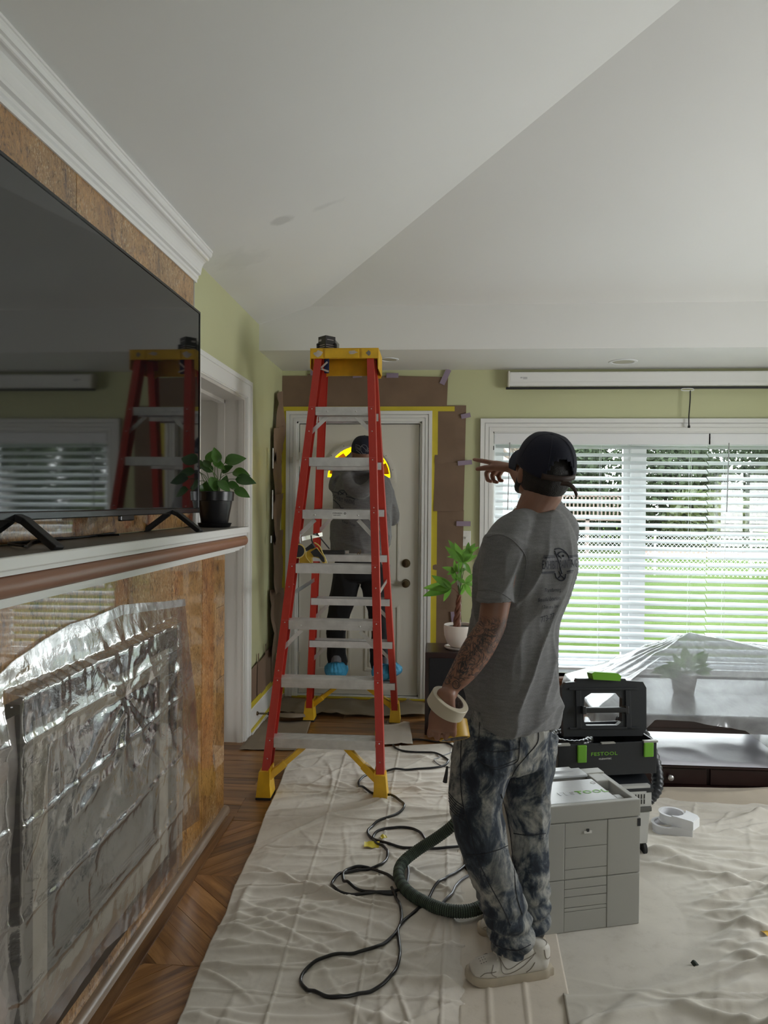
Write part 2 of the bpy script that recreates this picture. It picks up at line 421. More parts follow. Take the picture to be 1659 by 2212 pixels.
# ---- front door
mb = MB(); casing(mb, DX0, DX1, DZ, .078, YF, .026)
mb.box(DX0, DX0+.012, YF, YF+.12, 0, DZ); mb.box(DX1-.012, DX1, YF, YF+.12, 0, DZ); mb.box(DX0, DX1, YF, YF+.12, DZ-.012, DZ)
mb.box(DX0, DX1, YF-.01, YF+.12, -.004, .012)
for a_, b_ in ((DX0, DX0+.03), (DX1-.032, DX1)): mb.box(a_, b_, YF+.074, YF+.12, 0, DZ)
mb.box(DX0, DX1, YF+.074, YF+.12, DZ-.035, DZ); mb.box(DX0, DX1, YF+.074, YF+.12, 0, .03)
struct(mb, 'trim_4', M['white'])
d0, d1, dz0, dz1, dy = DX0+.018, DX1-.02, .018, DZ-.018, YF+.03
dcx, dfz, dr = (d0+d1)/2, 1.665, .243
mb = MB(); N = 24
arc = [(dcx+dr*math.cos(PI*i/N), dfz+dr*math.sin(PI*i/N)) for i in range(N+1)]
# slab as strips around the half-round opening
def dslab(p): mb.prism(p, dy, dy+.042, 'Y')
dslab([(d0, dz0), (d1, dz0), (d1, dfz), (d0, dfz)])
for i in range(N):
    a, b = arc[i], arc[i+1]
    dslab([a, (a[0], dz1), (b[0], dz1), b])
dslab([(dcx+dr, dfz), (d1, dfz), (d1, dz1), (dcx+dr, dz1)]); dslab([(d0, dfz), (dcx-dr, dfz), (dcx-dr, dz1), (d0, dz1)])
dd = struct(mb, 'door_1', M['cream'])
mb = MB()
for r0, r1, pr in ((dr-.004, dr+.038, .014), (dr+.008, dr+.028, .020)):
    n = N; vs = []
    for i in range(n+1):
        c, q = math.cos(PI*i/n), math.sin(PI*i/n)
        for r in (r0, r1):
            for yy in (dy, dy-pr): vs.append((dcx+r*c, yy, dfz+r*q))
    fs = []
    for i in range(n):
        k = i*4; fs += [(k+1, k+5, k+7, k+3), (k, k+4, k+5, k+1), (k+2, k+3, k+7, k+6)]
    mb.add(vs, fs)
mb.box(dcx-dr-.038, dcx+dr+.038, dy-.014, dy, dfz-.036, dfz+.002); mb.box(dcx-dr-.028, dcx+dr+.028, dy-.020, dy, dfz-.026, dfz-.010)
mb.build('fanlight_frame', M['cream'], dd, auto=40)
for i in range(7):
    a = PI*(i+.5)/7*1.0; MB().ell((dcx+(dr+.021)*math.cos(a), dy-.021, dfz+(dr+.021)*math.sin(a)), (.003, .003, .003), seg=8, rings=4).build('screw', M['black'], dd)
t = NT('yellow translucent masking film'); t.n.remove(t.b)
def translucent(name, col, frac=.75):
    t = NT(name); t.n.remove(t.b); d = t.n.new('ShaderNodeBsdfDiffuse'); tr = t.n.new('ShaderNodeBsdfTranslucent'); m = t.n.new('ShaderNodeMixShader')
    c = t.mix(1, col, t.ramp(t.noise(t.map(), 9, 4), [(.3, .72), (.7, 1.15)]), 'MULTIPLY')
    t.L(c, d.inputs[0]); t.L(c, tr.inputs[0]); m.inputs[0].default_value = frac
    t.L(d.outputs[0], m.inputs[1]); t.L(tr.outputs[0], m.inputs[2]); t.L(m.outputs[0], t.out.inputs[0]); return t.m
M['yfilm'] = translucent('sunlit yellow masking tape on glass', (.95, .80, .04), .85)
M['bfilm'] = translucent('back lit brown masking paper', (.50, .27, .10), .6)
mb = MB().prism([(p[0], p[1]) for p in arc], dy+.030, dy+.032, 'Y'); mb.build('fanlight_pane', M['yfilm'], dd)
random.seed(3)
for i, (r0, r1, mm) in enumerate(((.0, .06, 0), (.065, .115, 0), (.12, .198, 0))):
    for k in range(6):
        a0 = PI*(k+.08)/6; a1 = PI*(k+.92)/6
        if i == 2 and k in (2, 3): continue
        ps = [(dcx+r1*1.15*math.cos(a), dfz+.02+r1*1.0*math.sin(a)) for a in (a0, (a0+a1)/2, a1)] + [(dcx+r0*math.cos(a), dfz+.02+r0*.9*math.sin(a)) for a in (a1, a0)]
        if r0 == 0: ps = ps[:-1]
        MB().prism(ps, dy+.022-i*.002, dy+.0235-i*.002, 'Y').build('paper_patch', M['bfilm'], dd)
# raised panels
def ring(mb, x0, x1, z0, z1, w, y, d):
    mb.box(x0, x1, y-d, y, z0, z0+w); mb.box(x0, x1, y-d, y, z1-w, z1); mb.box(x0, x0+w, y-d, y, z0+w, z1-w); mb.box(x1-w, x1, y-d, y, z0+w, z1-w)
for x0, x1 in ((d0+.14, dcx-.055), (dcx+.055, d1-.14)):
    for z0, z1 in ((.20, .70), (.86, 1.47)):
        mb = MB(); ring(mb, x0, x1, z0, z1, .016, dy, .009); ring(mb, x0+.03, x1-.03, z0+.03, z1-.03, .006, dy, .006)
        mb.box(x0+.036, x1-.036, dy-.006, dy, z0+.036, z1-.036); mb.build('raised_panel', M['cream'], dd)
for zz, nm in ((.868, 'door_knob'), (1.02, 'deadbolt')):
    pr = [(0, 0), (.031, 0), (.033, .004), (.030, .009), (.012, .012)] + ([(.012, .03), (.024, .036), (.029, .048), (.026, .060), (.012, .064), (0, .065)] if nm == 'door_knob' else [(.022, .014), (.020, .02), (.008, .022), (0, .022)])
    x = at(877, 1238, Y=dy).x
    MB().lathe(pr, 24, basis((0, -1, 0), o=(x, dy, zz))).build(nm, M['brass'], dd, auto=40)
for zz in (1.80, 1.02, .28):
    MB().box(d0-.014, d0+.012, dy-.008, dy, zz-.05, zz+.05).tube([(d0-.004, dy-.012, zz-.055), (d0-.004, dy-.012, zz+.055)], .007).build('hinge', M['steel'], dd)
MB().box(d0-.055, d0+.0, dy-.035, dy-.026, 1.785, 1.80).box(d0-.06, d0-.045, YF-.045, YF-.026, 1.77, 1.815).build('door_guard', M['steel'], dd)
# ---- picture window
mb = MB(); casing(mb, WX0, WX1, WZ1, .095, YF, .034)
mb.box(WX0, WX0+.01, YF, YF+.2, WZ0, WZ1); mb.box(WX1-.01, WX1, YF, YF+.2, WZ0, WZ1); mb.box(WX0, WX1, YF, YF+.2, WZ1-.01, WZ1)
struct(mb, 'trim_5', M['white'])
MB().box(WX0-.12, WX1+.1, YF-.06, YF+.12, WZ0-.028, WZ0, bev=.006).box(WX0-.09, WX1+.08, YF-.018, YF, WZ0-.10, WZ0-.03).build('trim_6', mat('brown stained window sill', (.16, .07, .035), .4, var=.2, vscale=12))['kind'] = 'structure'
M['vinyl'] = mat('white vinyl window frame', (.82, .83, .84), .35)
t = NT('clear window glass'); t.n.remove(t.b); g = t.n.new('ShaderNodeBsdfGlossy'); g.inputs['Roughness'].default_value = .01
tr = t.n.new('ShaderNodeBsdfTransparent'); tr.inputs[0].default_value = (.96, .985, .975, 1); mx = t.n.new('ShaderNodeMixShader'); mx.inputs[0].default_value = .05
t.L(tr.outputs[0], mx.inputs[1]); t.L(g.outputs[0], mx.inputs[2]); t.L(mx.outputs[0], t.out.inputs[0]); M['glass'] = t.m
wy = YF+.12; mull = [1.494, 2.58]
mb = MB(); mb.box(WX0, WX1, wy, wy+.06, WZ0, WZ0+.05); mb.box(WX0, WX1, wy, wy+.06, WZ1-.05, WZ1)
for a in (WX0+.02, WX1-.02): mb.box(a-.02, a+.02, wy, wy+.06, WZ0+.05, WZ1-.05)
for x in mull: mb.box(x-.035, x+.035, wy-.01, wy+.07, WZ0+.05, WZ1-.05)
wo = struct(mb, 'window_1', M['vinyl'])
edges = [WX0+.04] + [v for x in mull for v in (x-.035, x+.035)] + [WX1-.04]
for i in range(3):
    x0, x1 = edges[2*i], edges[2*i+1]
    mb = MB(); 
    for a, b, c, d in ((x0, x0+.05, WZ0+.05, WZ1-.05), (x1-.05, x1, WZ0+.05, WZ1-.05), (x0+.05, x1-.05, WZ0+.05, WZ0+.10), (x0+.05, x1-.05, WZ1-.10, WZ1-.05)): mb.box(a, b, wy+.012, wy+.05, c, d)
    sash = mb.build('sash', M['vinyl'], wo)
    MB().box(x0+.05, x1-.05, wy+.028, wy+.032, WZ0+.10, WZ1-.10).build('pane', M['glass'], sash)
# unseen right and rear windows, added and sized to light the room
mb = MB(); 
for y0 in (2.0, 2.88, 3.75): mb.box(XR+.05, XR+.10, y0, y0+.05, .8, 1.9)
mb.box(XR+.05, XR+.10, 2.05, 3.75, .8, .85).box(XR+.05, XR+.10, 2.05, 3.75, 1.85, 1.9)
struct(mb, 'fill_window_right', M['vinyl'])
mb = MB(); mb.box(.4, 1.4, YB-.1, YB-.05, 1.1, 1.15).box(.4, 1.4, YB-.1, YB-.05, 1.75, 1.8)
for x in (.4, .875, 1.35): mb.box(x, x+.05, YB-.1, YB-.05, 1.15, 1.75)
struct(mb, 'fill_window_rear', M['vinyl'])
# ---- baseboards
def basebd(name, x0, x1, y0, y1, front):
    mb = MB(); ax = (x0, x1, y0, y1)
    if front == '-y': mb.box(x0, x1, y1-.014, y1, 0, .15).box(x0, x1, y1-.010, y1, .15, .172).box(x0, x1, y1-.028, y1-.014, 0, .02)
    else: mb.box(x0, x0+.014, y0, y1, 0, .15).box(x0, x0+.010, y0, y1, .15, .172).box(x0+.014, x0+.030, y0, y1, 0, .022)
    return struct(mb, name, M['white'])
bl = basebd('baseboard_left', XL, 0, 4.462, YF, '+x'); basebd('baseboard_front', DX1+.08, XR, 0, YF, '-y')
MB().box(XL+.0145, XL+.024, 4.462, YF-.02, .018, .036).build('edge_tape', M['ytape'], bl)
MB().box(XL+.010, XL+.0155, 4.462, YF-.02, .166, .205).build('edge_tape', M['ytape'], bl)
# door stop spring on the baseboard
sp = [(XL+.014+.075*i/60, 4.63+.006*math.cos(i*1.3), .095+.006*math.sin(i*1.3)) for i in range(61)]
mb = MB().lathe([(0, 0), (.014, 0), (.012, .008), (0, .008)], 14, basis((1, 0, 0), (0, 1, 0), (XL+.014, 4.63, .095))).tube(sp, .0022, 5)
ds = mb.build('door_stop', M['brass'], label='small dark spring door stop screwed to the left baseboard', cat='door stop')
MB().lathe([(0, 0), (.011, 0), (.012, .012), (.008, .018), (0, .018)], 14, basis((1, 0, 0), (0, 1, 0), (XL+.088, 4.63, .095))).build('tip', M['rubber'], ds, auto=40)
# ================================================================ FIREPLACE WALL
fs = thing('fireplace_surround', 'fireplace front clad in brown and ochre veined stone panels, below the mantel', 'fireplace', (XL+.1, 1.5, 0))
uc = thing('stone_cladding', 'upper band of ochre veined stone panels on the wall behind the television', 'wall cladding', (XL+.01, 1.5, 1.36))
MB().box(XL+.001, XL+.012, -.6, 3.35, 1.36, 2.53).build('backing', mat('dark backing board', (.05, .03, .02), .8), uc)
MB().box(XL+.002, -.998, -.6, 3.345, .0005, 1.235).build('backing', bpy.data.materials['dark backing board'], fs)
MB().box(XL+.012, XL+.017, 3.345, 3.352, 1.36, 2.53).box(XL, XL+.02, 3.352, 3.357, 1.36, 2.53).build('edge_strip', M['alu'], uc)
ys = [-.6, .1, .86, 1.55, 2.23, 3.343]
for a, b in zip(ys[:-1], ys[1:]):
    MB().box(XL+.012, XL+.020, a+.0015, b-.0015, 1.36, 2.53).build('stone_panel', M['stone'], uc)
low = [-.6, .2, .95, 1.55, 1.94, 2.27, 2.72, 3.02, 3.22]
for i, (a, b) in enumerate(zip(low[:-1], low[1:])):
    MB().box(-.998, -.990 + (.0008 if i % 2 else 0), a+.0006, b-.0006, .0, 1.234).build('stone_panel', M['stone'], fs)
for a, b in ((0, .33), (.33, .66), (.66, .99), (.99, 1.234)):
    MB().box(-.998, -.9895, 3.2206, 3.348, a+.0008, b-.0008).build('stone_panel', M['stone'], fs)
# hearth edging on the floor
MB().prism([(-.99, 0), (-.962, 0), (-.962, .012), (-.968, .026), (-.98, .033), (-.99, .033)], 3.36, -.4, 'Y').build('quarter_round', M['rail'], fs, auto=50)
MB().box(-.962, -.925, -.4, 3.30, .0008, .007).build('edging_strip', M['oak'], fs)
# mantel shelf
ms = thing('mantel_shelf', 'white mantel shelf with a rounded brown moulding, running above the fireplace', 'shelf', (XL, 1.5, 1.27))
MT = 1.355
M['manteltop'] = mat('painted mantel board', (.80, .80, .78), .3)
MB().box(XL+.0005, -.913, -.6, 3.5, MT-.030, MT, bev=.004).box(XL+.0005, -.921, -.6, 3.49, MT-.041, MT-.030).build('shelf_board', M['manteltop'], ms)
MB().box(XL+.001, -.917, -.6, 3.496, MT, MT+.0012).build('shaded_top', mat('shade toned mantel top', (.20, .19, .17), .35), ms)  # grey sheet over the white board, shade under the television put into its colour
hp = [(-.93+.022*math.cos(a), MT-.066+.025*math.sin(a)) for a in [(-PI/2+PI*i/8) for i in range(9)]] + [(-.96, MT-.041), (-.96, MT-.091)]
mb = MB().prism(hp, 3.462, -.6, 'Y')
mb.tube([(XL+.002, 3.455, MT-.066), (-.93, 3.455, MT-.066)], .025, 14); mb.ell((-.93, 3.455, MT-.066), (.022, .025, .025), seg=14, rings=8)
mb.build('rounded_moulding', M['brownmould'], ms, auto=50)
mb = MB()
for x, y, z0, z1 in ((-.928, 3.475, MT-.099, MT-.091), (-.938, 3.465, MT-.105, MT-.099), (-.948, 3.455, MT-.113, MT-.105), (-.965, 3.44, MT-.12, MT-.113)):
    mb.box(XL+.0005, x, -.6, y, z0, z1)
mb.build('under_trim', M['white'], ms)
# ---------------------------------------------------------------- fireplace insert under plastic
fi = thing('fireplace_insert', 'black framed glass fireplace insert set low in the stone wall, behind plastic', 'fireplace', (-.99, 2.1, 0))
IX = -.9885
y0, y1, z0, z1 = 1.60, 2.62, .13, 1.005
def frame(mb, x0, x1, a0, a1, b0, b1, w):
    mb.box(x0, x1, a0, a1, b1-w, b1); mb.box(x0, x1, a0, a1, b0, b0+w); mb.box(x0, x1, a0, a0+w, b0+w, b1-w); mb.box(x0, x1, a1-w, a1, b0+w, b1-w)
mb = MB(); frame(mb, IX, IX+.035, y0, y1, z0, z1, .055); mb.build('outer_frame', mat('bronze painted metal', (.05, .035, .022), .4, metal=.3), fi)
mb = MB(); frame(mb, IX, IX+.024, y0+.055, y1-.055, z0+.055, z1-.055, .085); mb.build('inner_surround', mat('beige enamelled surround', (.42, .36, .27), .5), fi)
mb = MB().box(IX, IX+.012, y0+.14, y1-.14, z0+.20, z1-.14); mb.build('glass_door', mat('dark fireplace glass', (.03, .035, .04), .08), fi)
mb = MB(); mb.box(IX, IX+.004, y0+.14, y1-.14, z0+.14, z0+.20)
for k in range(5): mb.box(IX+.004, IX+.012, y0+.15, y1-.15, z0+.143+k*.0112, z0+.149+k*.0112)
mb.build('louvre', M['black'], fi)
# ---- clear plastic sheet taped over it
def filmmat(name, op, tint, rough=.12, bumpd=.006, fog=.5, scale=1.0, gl_=.45, haze=(.80, .82, .84)):
    t = NT(name); t.n.remove(t.b)
    tr = t.n.new('ShaderNodeBsdfTransparent'); tr.inputs[0].default_value = (*tint, 1)
    df = t.n.new('ShaderNodeBsdfDiffuse'); df.inputs[0].default_value = (*haze, 1); tl = t.n.new('ShaderNodeBsdfTranslucent'); tl.inputs[0].default_value = (*haze, 1)
    gl = t.n.new('ShaderNodeBsdfGlossy'); gl.inputs['Roughness'].default_value = rough
    v = t.map(scale=(scale,)*3); n1 = t.noise(v, 6, 5, .6, .5); n2 = t.noise(v, 24, 5, .6, .6)
    rd = t.math('ABSOLUTE', t.math('SUBTRACT', n1, .5)); h = t.math('ADD', t.math('MULTIPLY', rd, -1.6), t.math('MULTIPLY', n2, .35))
    b = t.n.new('ShaderNodeBump'); b.inputs['Strength'].default_value = .7; b.inputs['Distance'].default_value = bumpd; t.L(h, b.inputs['Height'])
    for s in (gl, df, tl): t.L(b.outputs[0], s.inputs['Normal'])
    d2 = t.n.new('ShaderNodeMixShader'); d2.inputs[0].default_value = .5; t.L(df.outputs[0], d2.inputs[1]); t.L(tl.outputs[0], d2.inputs[2])
    m1 = t.n.new('ShaderNodeMixShader'); t.L(t.ramp(n1, [(.35, op*.75), (.65, min(1, op*1.3))]), m1.inputs[0]); t.L(tr.outputs[0], m1.inputs[1]); t.L(d2.outputs[0], m1.inputs[2])
    lw = t.n.new('ShaderNodeLayerWeight'); lw.inputs[0].default_value = .35; t.L(b.outputs[0], lw.inputs['Normal'])
    m2 = t.n.new('ShaderNodeMixShader'); t.L(t.math('ADD', t.math('MULTIPLY', lw.outputs['Fresnel'], gl_), fog), m2.inputs[0])
    t.L(m1.outputs[0], m2.inputs[1]); t.L(gl.outputs[0], m2.inputs[2]); t.L(m2.outputs[0], t.out.inputs[0]); return t.m
M['film'] = filmmat('crinkled clear plastic film', .12, (.90, .91, .92), .12, .004, .05)
M['filmhem'] = filmmat('double folded film hem', .55, (.8, .8, .8), .2, .005, .06)
PX = -.935
def pl(px, py):
    p = at(px, py, X=PX); return (p.y, p.z)
# outline of the sheet, measured on its plane: top edge, far edge, bottom edge
top = [pl(-260, 1640)] + [pl(*q) for q in ((0, 1500), (70, 1430), (130, 1385), (185, 1350), (240, 1332), (290, 1308), (330, 1303), (380, 1300), (424, 1294))]
bot = [pl(*q) for q in ((-260, 2600), (20, 2420), (110, 2230), (180, 2120), (230, 2050), (290, 1995), (350, 1925), (392, 1880), (400, 1812), (455, 1772))]
def poly_at(pts, u):
    s = u*(len(pts)-1); i = min(int(s), len(pts)-2); f = s-i
    return (pts[i][0]*(1-f)+pts[i+1][0]*f, pts[i][1]*(1-f)+pts[i+1][1]*f)
NU, NV = 190, 170
far = lambda v: .045*math.sin(PI*v)*(1-.2*math.sin(9*v))
gy = np.zeros((NU+1, NV+1)); gz = np.zeros((NU+1, NV+1))
for i in range(NU+1):
    a, b = poly_at(top, i/NU), poly_at(bot, i/NU)
    for j in range(NV+1):
        v = j/NV; gy[i, j] = a[0]*(1-v)+b[0]*v + (i/NU)**6*far(v)*1.0; gz[i, j] = a[1]*(1-v)+b[1]*v
w = (ridge(gy*5, gz*5, 0, 3, 5)*.010 + ridge(gy*12+vn(gy*4, gz*4)*2, gz*7, 0, 5, 4)*.008 + ridge(gy*26, gz*15+gy*9, 0, 8, 3)*.004 + ridge(gy*50, gz*22, 0, 9, 3)*.002)
# horizontal fold creases and a starburst pull point
w *= .55
for zz, sl in ((.93, .02), (.74, .03), (.52, .02), (.33, .0)):
    d = np.abs(gz - zz - sl*(gy-2)); w += np.exp(-(d/.005)**2)*.006
cy, cz = pl(268, 1502); ang = np.arctan2(gz-cz, gy-cy); rad = np.hypot(gz-cz, gy-cy)
w += np.abs(np.sin(ang*5+1.2*vn(gy*3, gz*3, 2)))**.6*.009*np.exp(-(rad/.28)**2)*np.minimum(1, rad/.05)
prox = np.clip((gy-1.45)/.5, 0, 1)
u_ = np.linspace(0, 1, NU+1)[:, None]; v_ = np.linspace(0, 1, NV+1)[None, :]
edge = np.minimum(1, np.minimum(np.minimum(v_, 1-v_)*9, (1-u_)*9))
# clear of the metal frame inside, hugging the stone towards the edges
inside = ((gy > y0-.03) & (gy < y1+.02) & (gz < z1+.03) & (gz > z0-.03)).astype(float)
gx = -.984 + np.maximum(edge*.022, inside*.046) + w*(.35+.65*edge)
def gridmesh(gx, gy, gz, name):
    a, b = gx.shape; co = np.stack([gx, gy, gz], -1).reshape(-1, 3)
    idx = np.arange(a*b).reshape(a, b); q = np.stack([idx[:-1, :-1], idx[1:, :-1], idx[1:, 1:], idx[:-1, 1:]], -1).reshape(-1, 4)
    me = bpy.data.meshes.new(name); me.from_pydata(co.tolist(), [], q.tolist()); me.update(); return me
for _ in range(3): gx[1:-1, 1:-1] = .6*gx[1:-1, 1:-1] + .1*(gx[:-2, 1:-1]+gx[2:, 1:-1]+gx[1:-1, :-2]+gx[1:-1, 2:])
ps = link('plastic_sheet', gridmesh(gx, gy, gz, 'sheet'), M['film'], smooth=True)
tag(ps, 'crinkled clear plastic sheet taped over the fireplace insert', 'plastic sheet')
hem = 5
hm = gridmesh(gx[:, :hem+1]+.003, gy[:, :hem+1], gz[:, :hem+1], 'hem'); tag(link('hem', hm, M['filmhem'], ps, True), 'white folded hem along the top edge')
# a second strip of film at the very left edge of the wall
gy2 = np.linspace(.9, 1.60, 40)[:, None]*np.ones((1, 60)); gz2 = np.linspace(.04, .98, 60)[None, :]*np.ones((40, 1)); gy2 = gy2+.012*vn(gz2*9, 1, 2, 4)*np.linspace(0, 1, 40)[:, None]**3
gx2 = -.968+.022*ridge(gy2*12, gz2*4, 0, 11, 2)-.01
tag(link('plastic_sheet', gridmesh(gx2, gy2, gz2, 'sheet2'), filmmat('milky plastic film', .55, (.8, .8, .8), .25, .004, .05, haze=(.78, .70, .64)), smooth=True), 'milky narrow plastic sheet at the left edge, beside the crinkled one', 'plastic sheet')

# ================================================================ TELEVISION
TX = -1.045; ty0, ty1, tz0, tz1 = 1.52, 3.144, 1.428, 2.315
tv = thing('television', 'large black flat screen television standing on the mantel shelf', 'television', (TX, 2.3, MT))
mb = MB(); frame(mb, TX-.012, TX+.001, ty0, ty1, tz0, tz1, .009); mb.build('bezel', M['blackg'], tv)
MB().box(TX-.028, TX-.012, ty0+.002, ty1-.002, tz0+.004, tz1-.002, bev=.004).box(TX-.055, TX-.028, ty0+.25, ty1-.25, tz0+.03, tz1-.35, bev=.01).build('back_case', M['black'], tv)
MB().box(TX-.012, TX-.0015, ty0+.008, ty1-.008, tz0+.022, tz1-.008).build('screen', M['screen'], tv)
MB().box(TX-.012, TX+.004, ty0+.003, ty1-.003, tz0-.001, tz0+.021, bev=.003).build('lower_lip', M['blackg'], tv)
MB().box(TX-.010, TX+.006, 2.335, 2.435, tz0-.018, tz0+.002, bev=.004).build('sensor_housing', M['blackg'], tv)
for yy in (1.74, 2.82):
    mb = MB()
    for s, xf in ((1, -.928), (-1, -1.150)):
        p0 = Vector((TX-.012, yy, tz0+.012)); p1 = Vector((TX+s*.022, yy, tz0-.002)); p2 = Vector((xf, yy-.02, MT+.004))
        for a, b in ((p0, p1), (p1, p2)):
            d = (b-a); Mx = basis(d, (0, 1, 0), a); mb.box(-.017, .017, -.009, .009, -.004, d.length+.003, Mx, bev=.003)
    mb.build('foot', M['black'], tv)
cb_ = smoothpath([at(x, y, Z=MT+.006) for x, y in ((-40, 1166), (40, 1180), (60, 1178), (84, 1163), (112, 1175), (90, 1164), (150, 1152), (205, 1156), (258, 1157))] , 8)
cb_ = [Vector((max(-1.135, min(-.95, p.x)), p.y, MT+.005+.004*abs(math.sin(i*.22)))) for i, p in enumerate(cb_)]
tag(MB().tube(cb_, .0035, 8).build('television_cable', M['black'], auto=60), 'thin black cable lying on the mantel shelf under the television', 'cable')
# ================================================================ POTTED PLANT ON MANTEL
def leafmesh(L=.07, Wd=.045, fold=.25, droop=.3, nl=7, name='leaf'):
    vs = []; fs = []
    for i in range(nl+1):
        u = i/nl; w = Wd/2*math.sin(PI*u**.8)**.8*(1.0-.25*u) if 0 < u < 1 else .0004
        z = -droop*L*u*u
        for k in (-1, -.5, 0, .5, 1): vs.append((w*k, L*u, z + abs(k)*w*fold + .0006*math.sin(7*u+k)))
    for i in range(nl):
        for k in range(4): a = i*5+k; fs.append((a, a+1, a+6, a+5))
    me = bpy.data.meshes.new(name); me.from_pydata(vs, [], fs); me.shade_smooth(); return me
def leafmat(name, c0, c1, tr=.3, rough=.3):
    t = NT(name); oi = t.n.new('ShaderNodeObjectInfo'); c = t.mix(oi.outputs['Random'], c0, c1)
    c = t.mix(.35, c, t.ramp(t.noise(t.map(), 30, 3), [(.3, .6), (.7, 1.3)]), 'MULTIPLY')
    t.set('Base Color', c).set('Roughness', rough).set('Specular IOR Level', .5 if rough < .5 else 0.0)
    tl = t.n.new('ShaderNodeBsdfTranslucent'); t.L(c, tl.inputs[0]); m = t.n.new('ShaderNodeMixShader'); m.inputs[0].default_value = tr
    t.L(t.b.outputs[0], m.inputs[1]); t.L(tl.outputs[0], m.inputs[2]); t.L(m.outputs[0], t.out.inputs[0]); return t.m
M['leafd'] = leafmat('dark glossy pothos leaf', (.03, .09, .016), (.09, .22, .035), .3)
M['leafb'] = leafmat('bright green leaf', (.26, .50, .05), (.42, .68, .09), .55)
M['leafg'] = leafmat('mid green leaf', (.09, .22, .03), (.18, .38, .06), .45)
M['stem'] = mat('green stem', (.10, .16, .05), .5)
def place_leaf(me, base, tip, parent, m, up=(0, 0, 1), roll=0, sc=None):
    d = Vector(tip)-Vector(base); L = d.length; y = d.normalized(); z = Vector(up); z = (z-y*z.dot(y)).normalized(); x = y.cross(z)
    Mx = Matrix.Translation(base) @ Matrix((x, y, z)).transposed().to_4x4() @ Matrix.Rotation(roll, 4, 'Y') @ Matrix.Scale(L/.07 if sc is None else sc, 4)
    o = link('leaf', me, m, parent); o.matrix_world = Mx; o.matrix_parent_inverse = wmat(parent).inverted(); 
    l, r, s = Mx.decompose(); o.location = l; o.rotation_euler = r.to_euler(); o.scale = s; return o
px_, py_ = -1.035, 3.335
pp = thing('potted_plant', 'heart leaved green plant in a glossy black pot, beside the television on the mantel', 'plant', (px_, py_, MT))
T = Matrix.Translation((px_, py_, MT))
MB().lathe([(0, .0), (.066, 0), (.072, .004), (.080, .022), (.076, .022), (.066, .008), (0, .006)], 28, T).build('saucer', M['blackg'], pp, auto=40)
MB().lathe([(0, .008), (.058, .008), (.061, .012), (.081, .125), (.087, .127), (.090, .168), (.086, .170), (.082, .150), (0, .150)], 32, T).build('pot', mat('satin black pot', (.012, .012, .014), .3), pp, auto=40)
MB().lathe([(0, .152), (.083, .150)], 20, T).build('soil', M['soil'], pp)
lm = leafmesh(.07, .052, .25, .25)
pc = Vector((px_, py_, MT+.15))
# measured leaves: base px, tip px, depth offset
LV = [((448, 1000), (462, 972), 0), ((470, 1010), (467, 982), .02), ((485, 1000), (530, 984), -.02), ((508, 1035), (552, 1038), -.01), ((502, 1020), (538, 1022), .02),
      ((505, 1058), (541, 1070), -.02), ((445, 1040), (448, 1101), -.05), ((480, 1055), (490, 1028), .0), ((460, 1020), (432, 1000), .0), ((455, 1030), (470, 1062), -.05),
      ((440, 1010), (396, 1000), .04), ((415, 1000), (372, 985), .05), ((425, 1040), (385, 1060), .02), ((430, 1020), (392, 1030), .05), ((430, 1050), (400, 1075), .03),
      ((470, 1040), (500, 1060), -.05), ((465, 1000), (487, 1012), .03), ((478, 1020), (500, 1005), .04), ((452, 1010), (440, 990), -.03), ((490, 1045), (520, 1052), .03),
      ((470, 1050), (452, 1030), .05), ((420, 1015), (410, 985), .06)]
random.seed(5)
for b, tt, dz in LV:
    B = at(*b, Y=py_+dz); Tt = at(*tt, Y=py_+dz+random.uniform(-.02, .02))
    c = Vector((px_+random.uniform(-.03, .03), py_+random.uniform(-.03, .03), MT+.152)); mid = (c+B)/2+Vector((0, 0, .03))
    MB().tube(smoothpath([c, mid, B], 5), .0016, 5).build('stem', M['stem'], pp, auto=60)
    place_leaf(lm, B, Tt, pp, M['leafd'], up=(.35+random.uniform(-.2, .2), -.8, .55))
B = at(470, 1000, Y=py_); place_leaf(lm, B, at(464, 966, Y=py_-.01), pp, M['leafg'], up=(.5, -1, .2))
# ================================================================ LADDER
M['orange'] = NT('red orange fibreglass').m
t = NT('red orange fibreglass rail'); n = t.noise(t.map(scale=(1, 1, .3)), 60, 4, .7); sp_ = t.noise(t.map(), 38, 5, .7)
c = t.mix(t.ramp(n, [(.4, 0.), (.7, .25)]), (.44, .026, .014), (.52, .07, .04)); c = t.mix(t.ramp(sp_, [(.70, 0.), (.715, 1.)], 'CONSTANT'), c, (.62, .55, .50))
t.set('Base Color', c).set('Roughness', .38); M['orange'] = t.m
lx, ly = -.535, 4.20
ld = thing('step_ladder', 'tall red orange fibreglass double sided stepladder with yellow feet and top cap', 'ladder', (lx-.02, ly, 0))
ZT = 2.325
def railx(side, z):   # centre of rail web (outer face)
    hb, ht = .315, .166; c = -.548 + .028*z/ZT; return c + side*(hb + (ht-hb)*z/ZT)
def raily(fb, z): return ly + fb*(.655 + (.085-.655)*z/ZT)
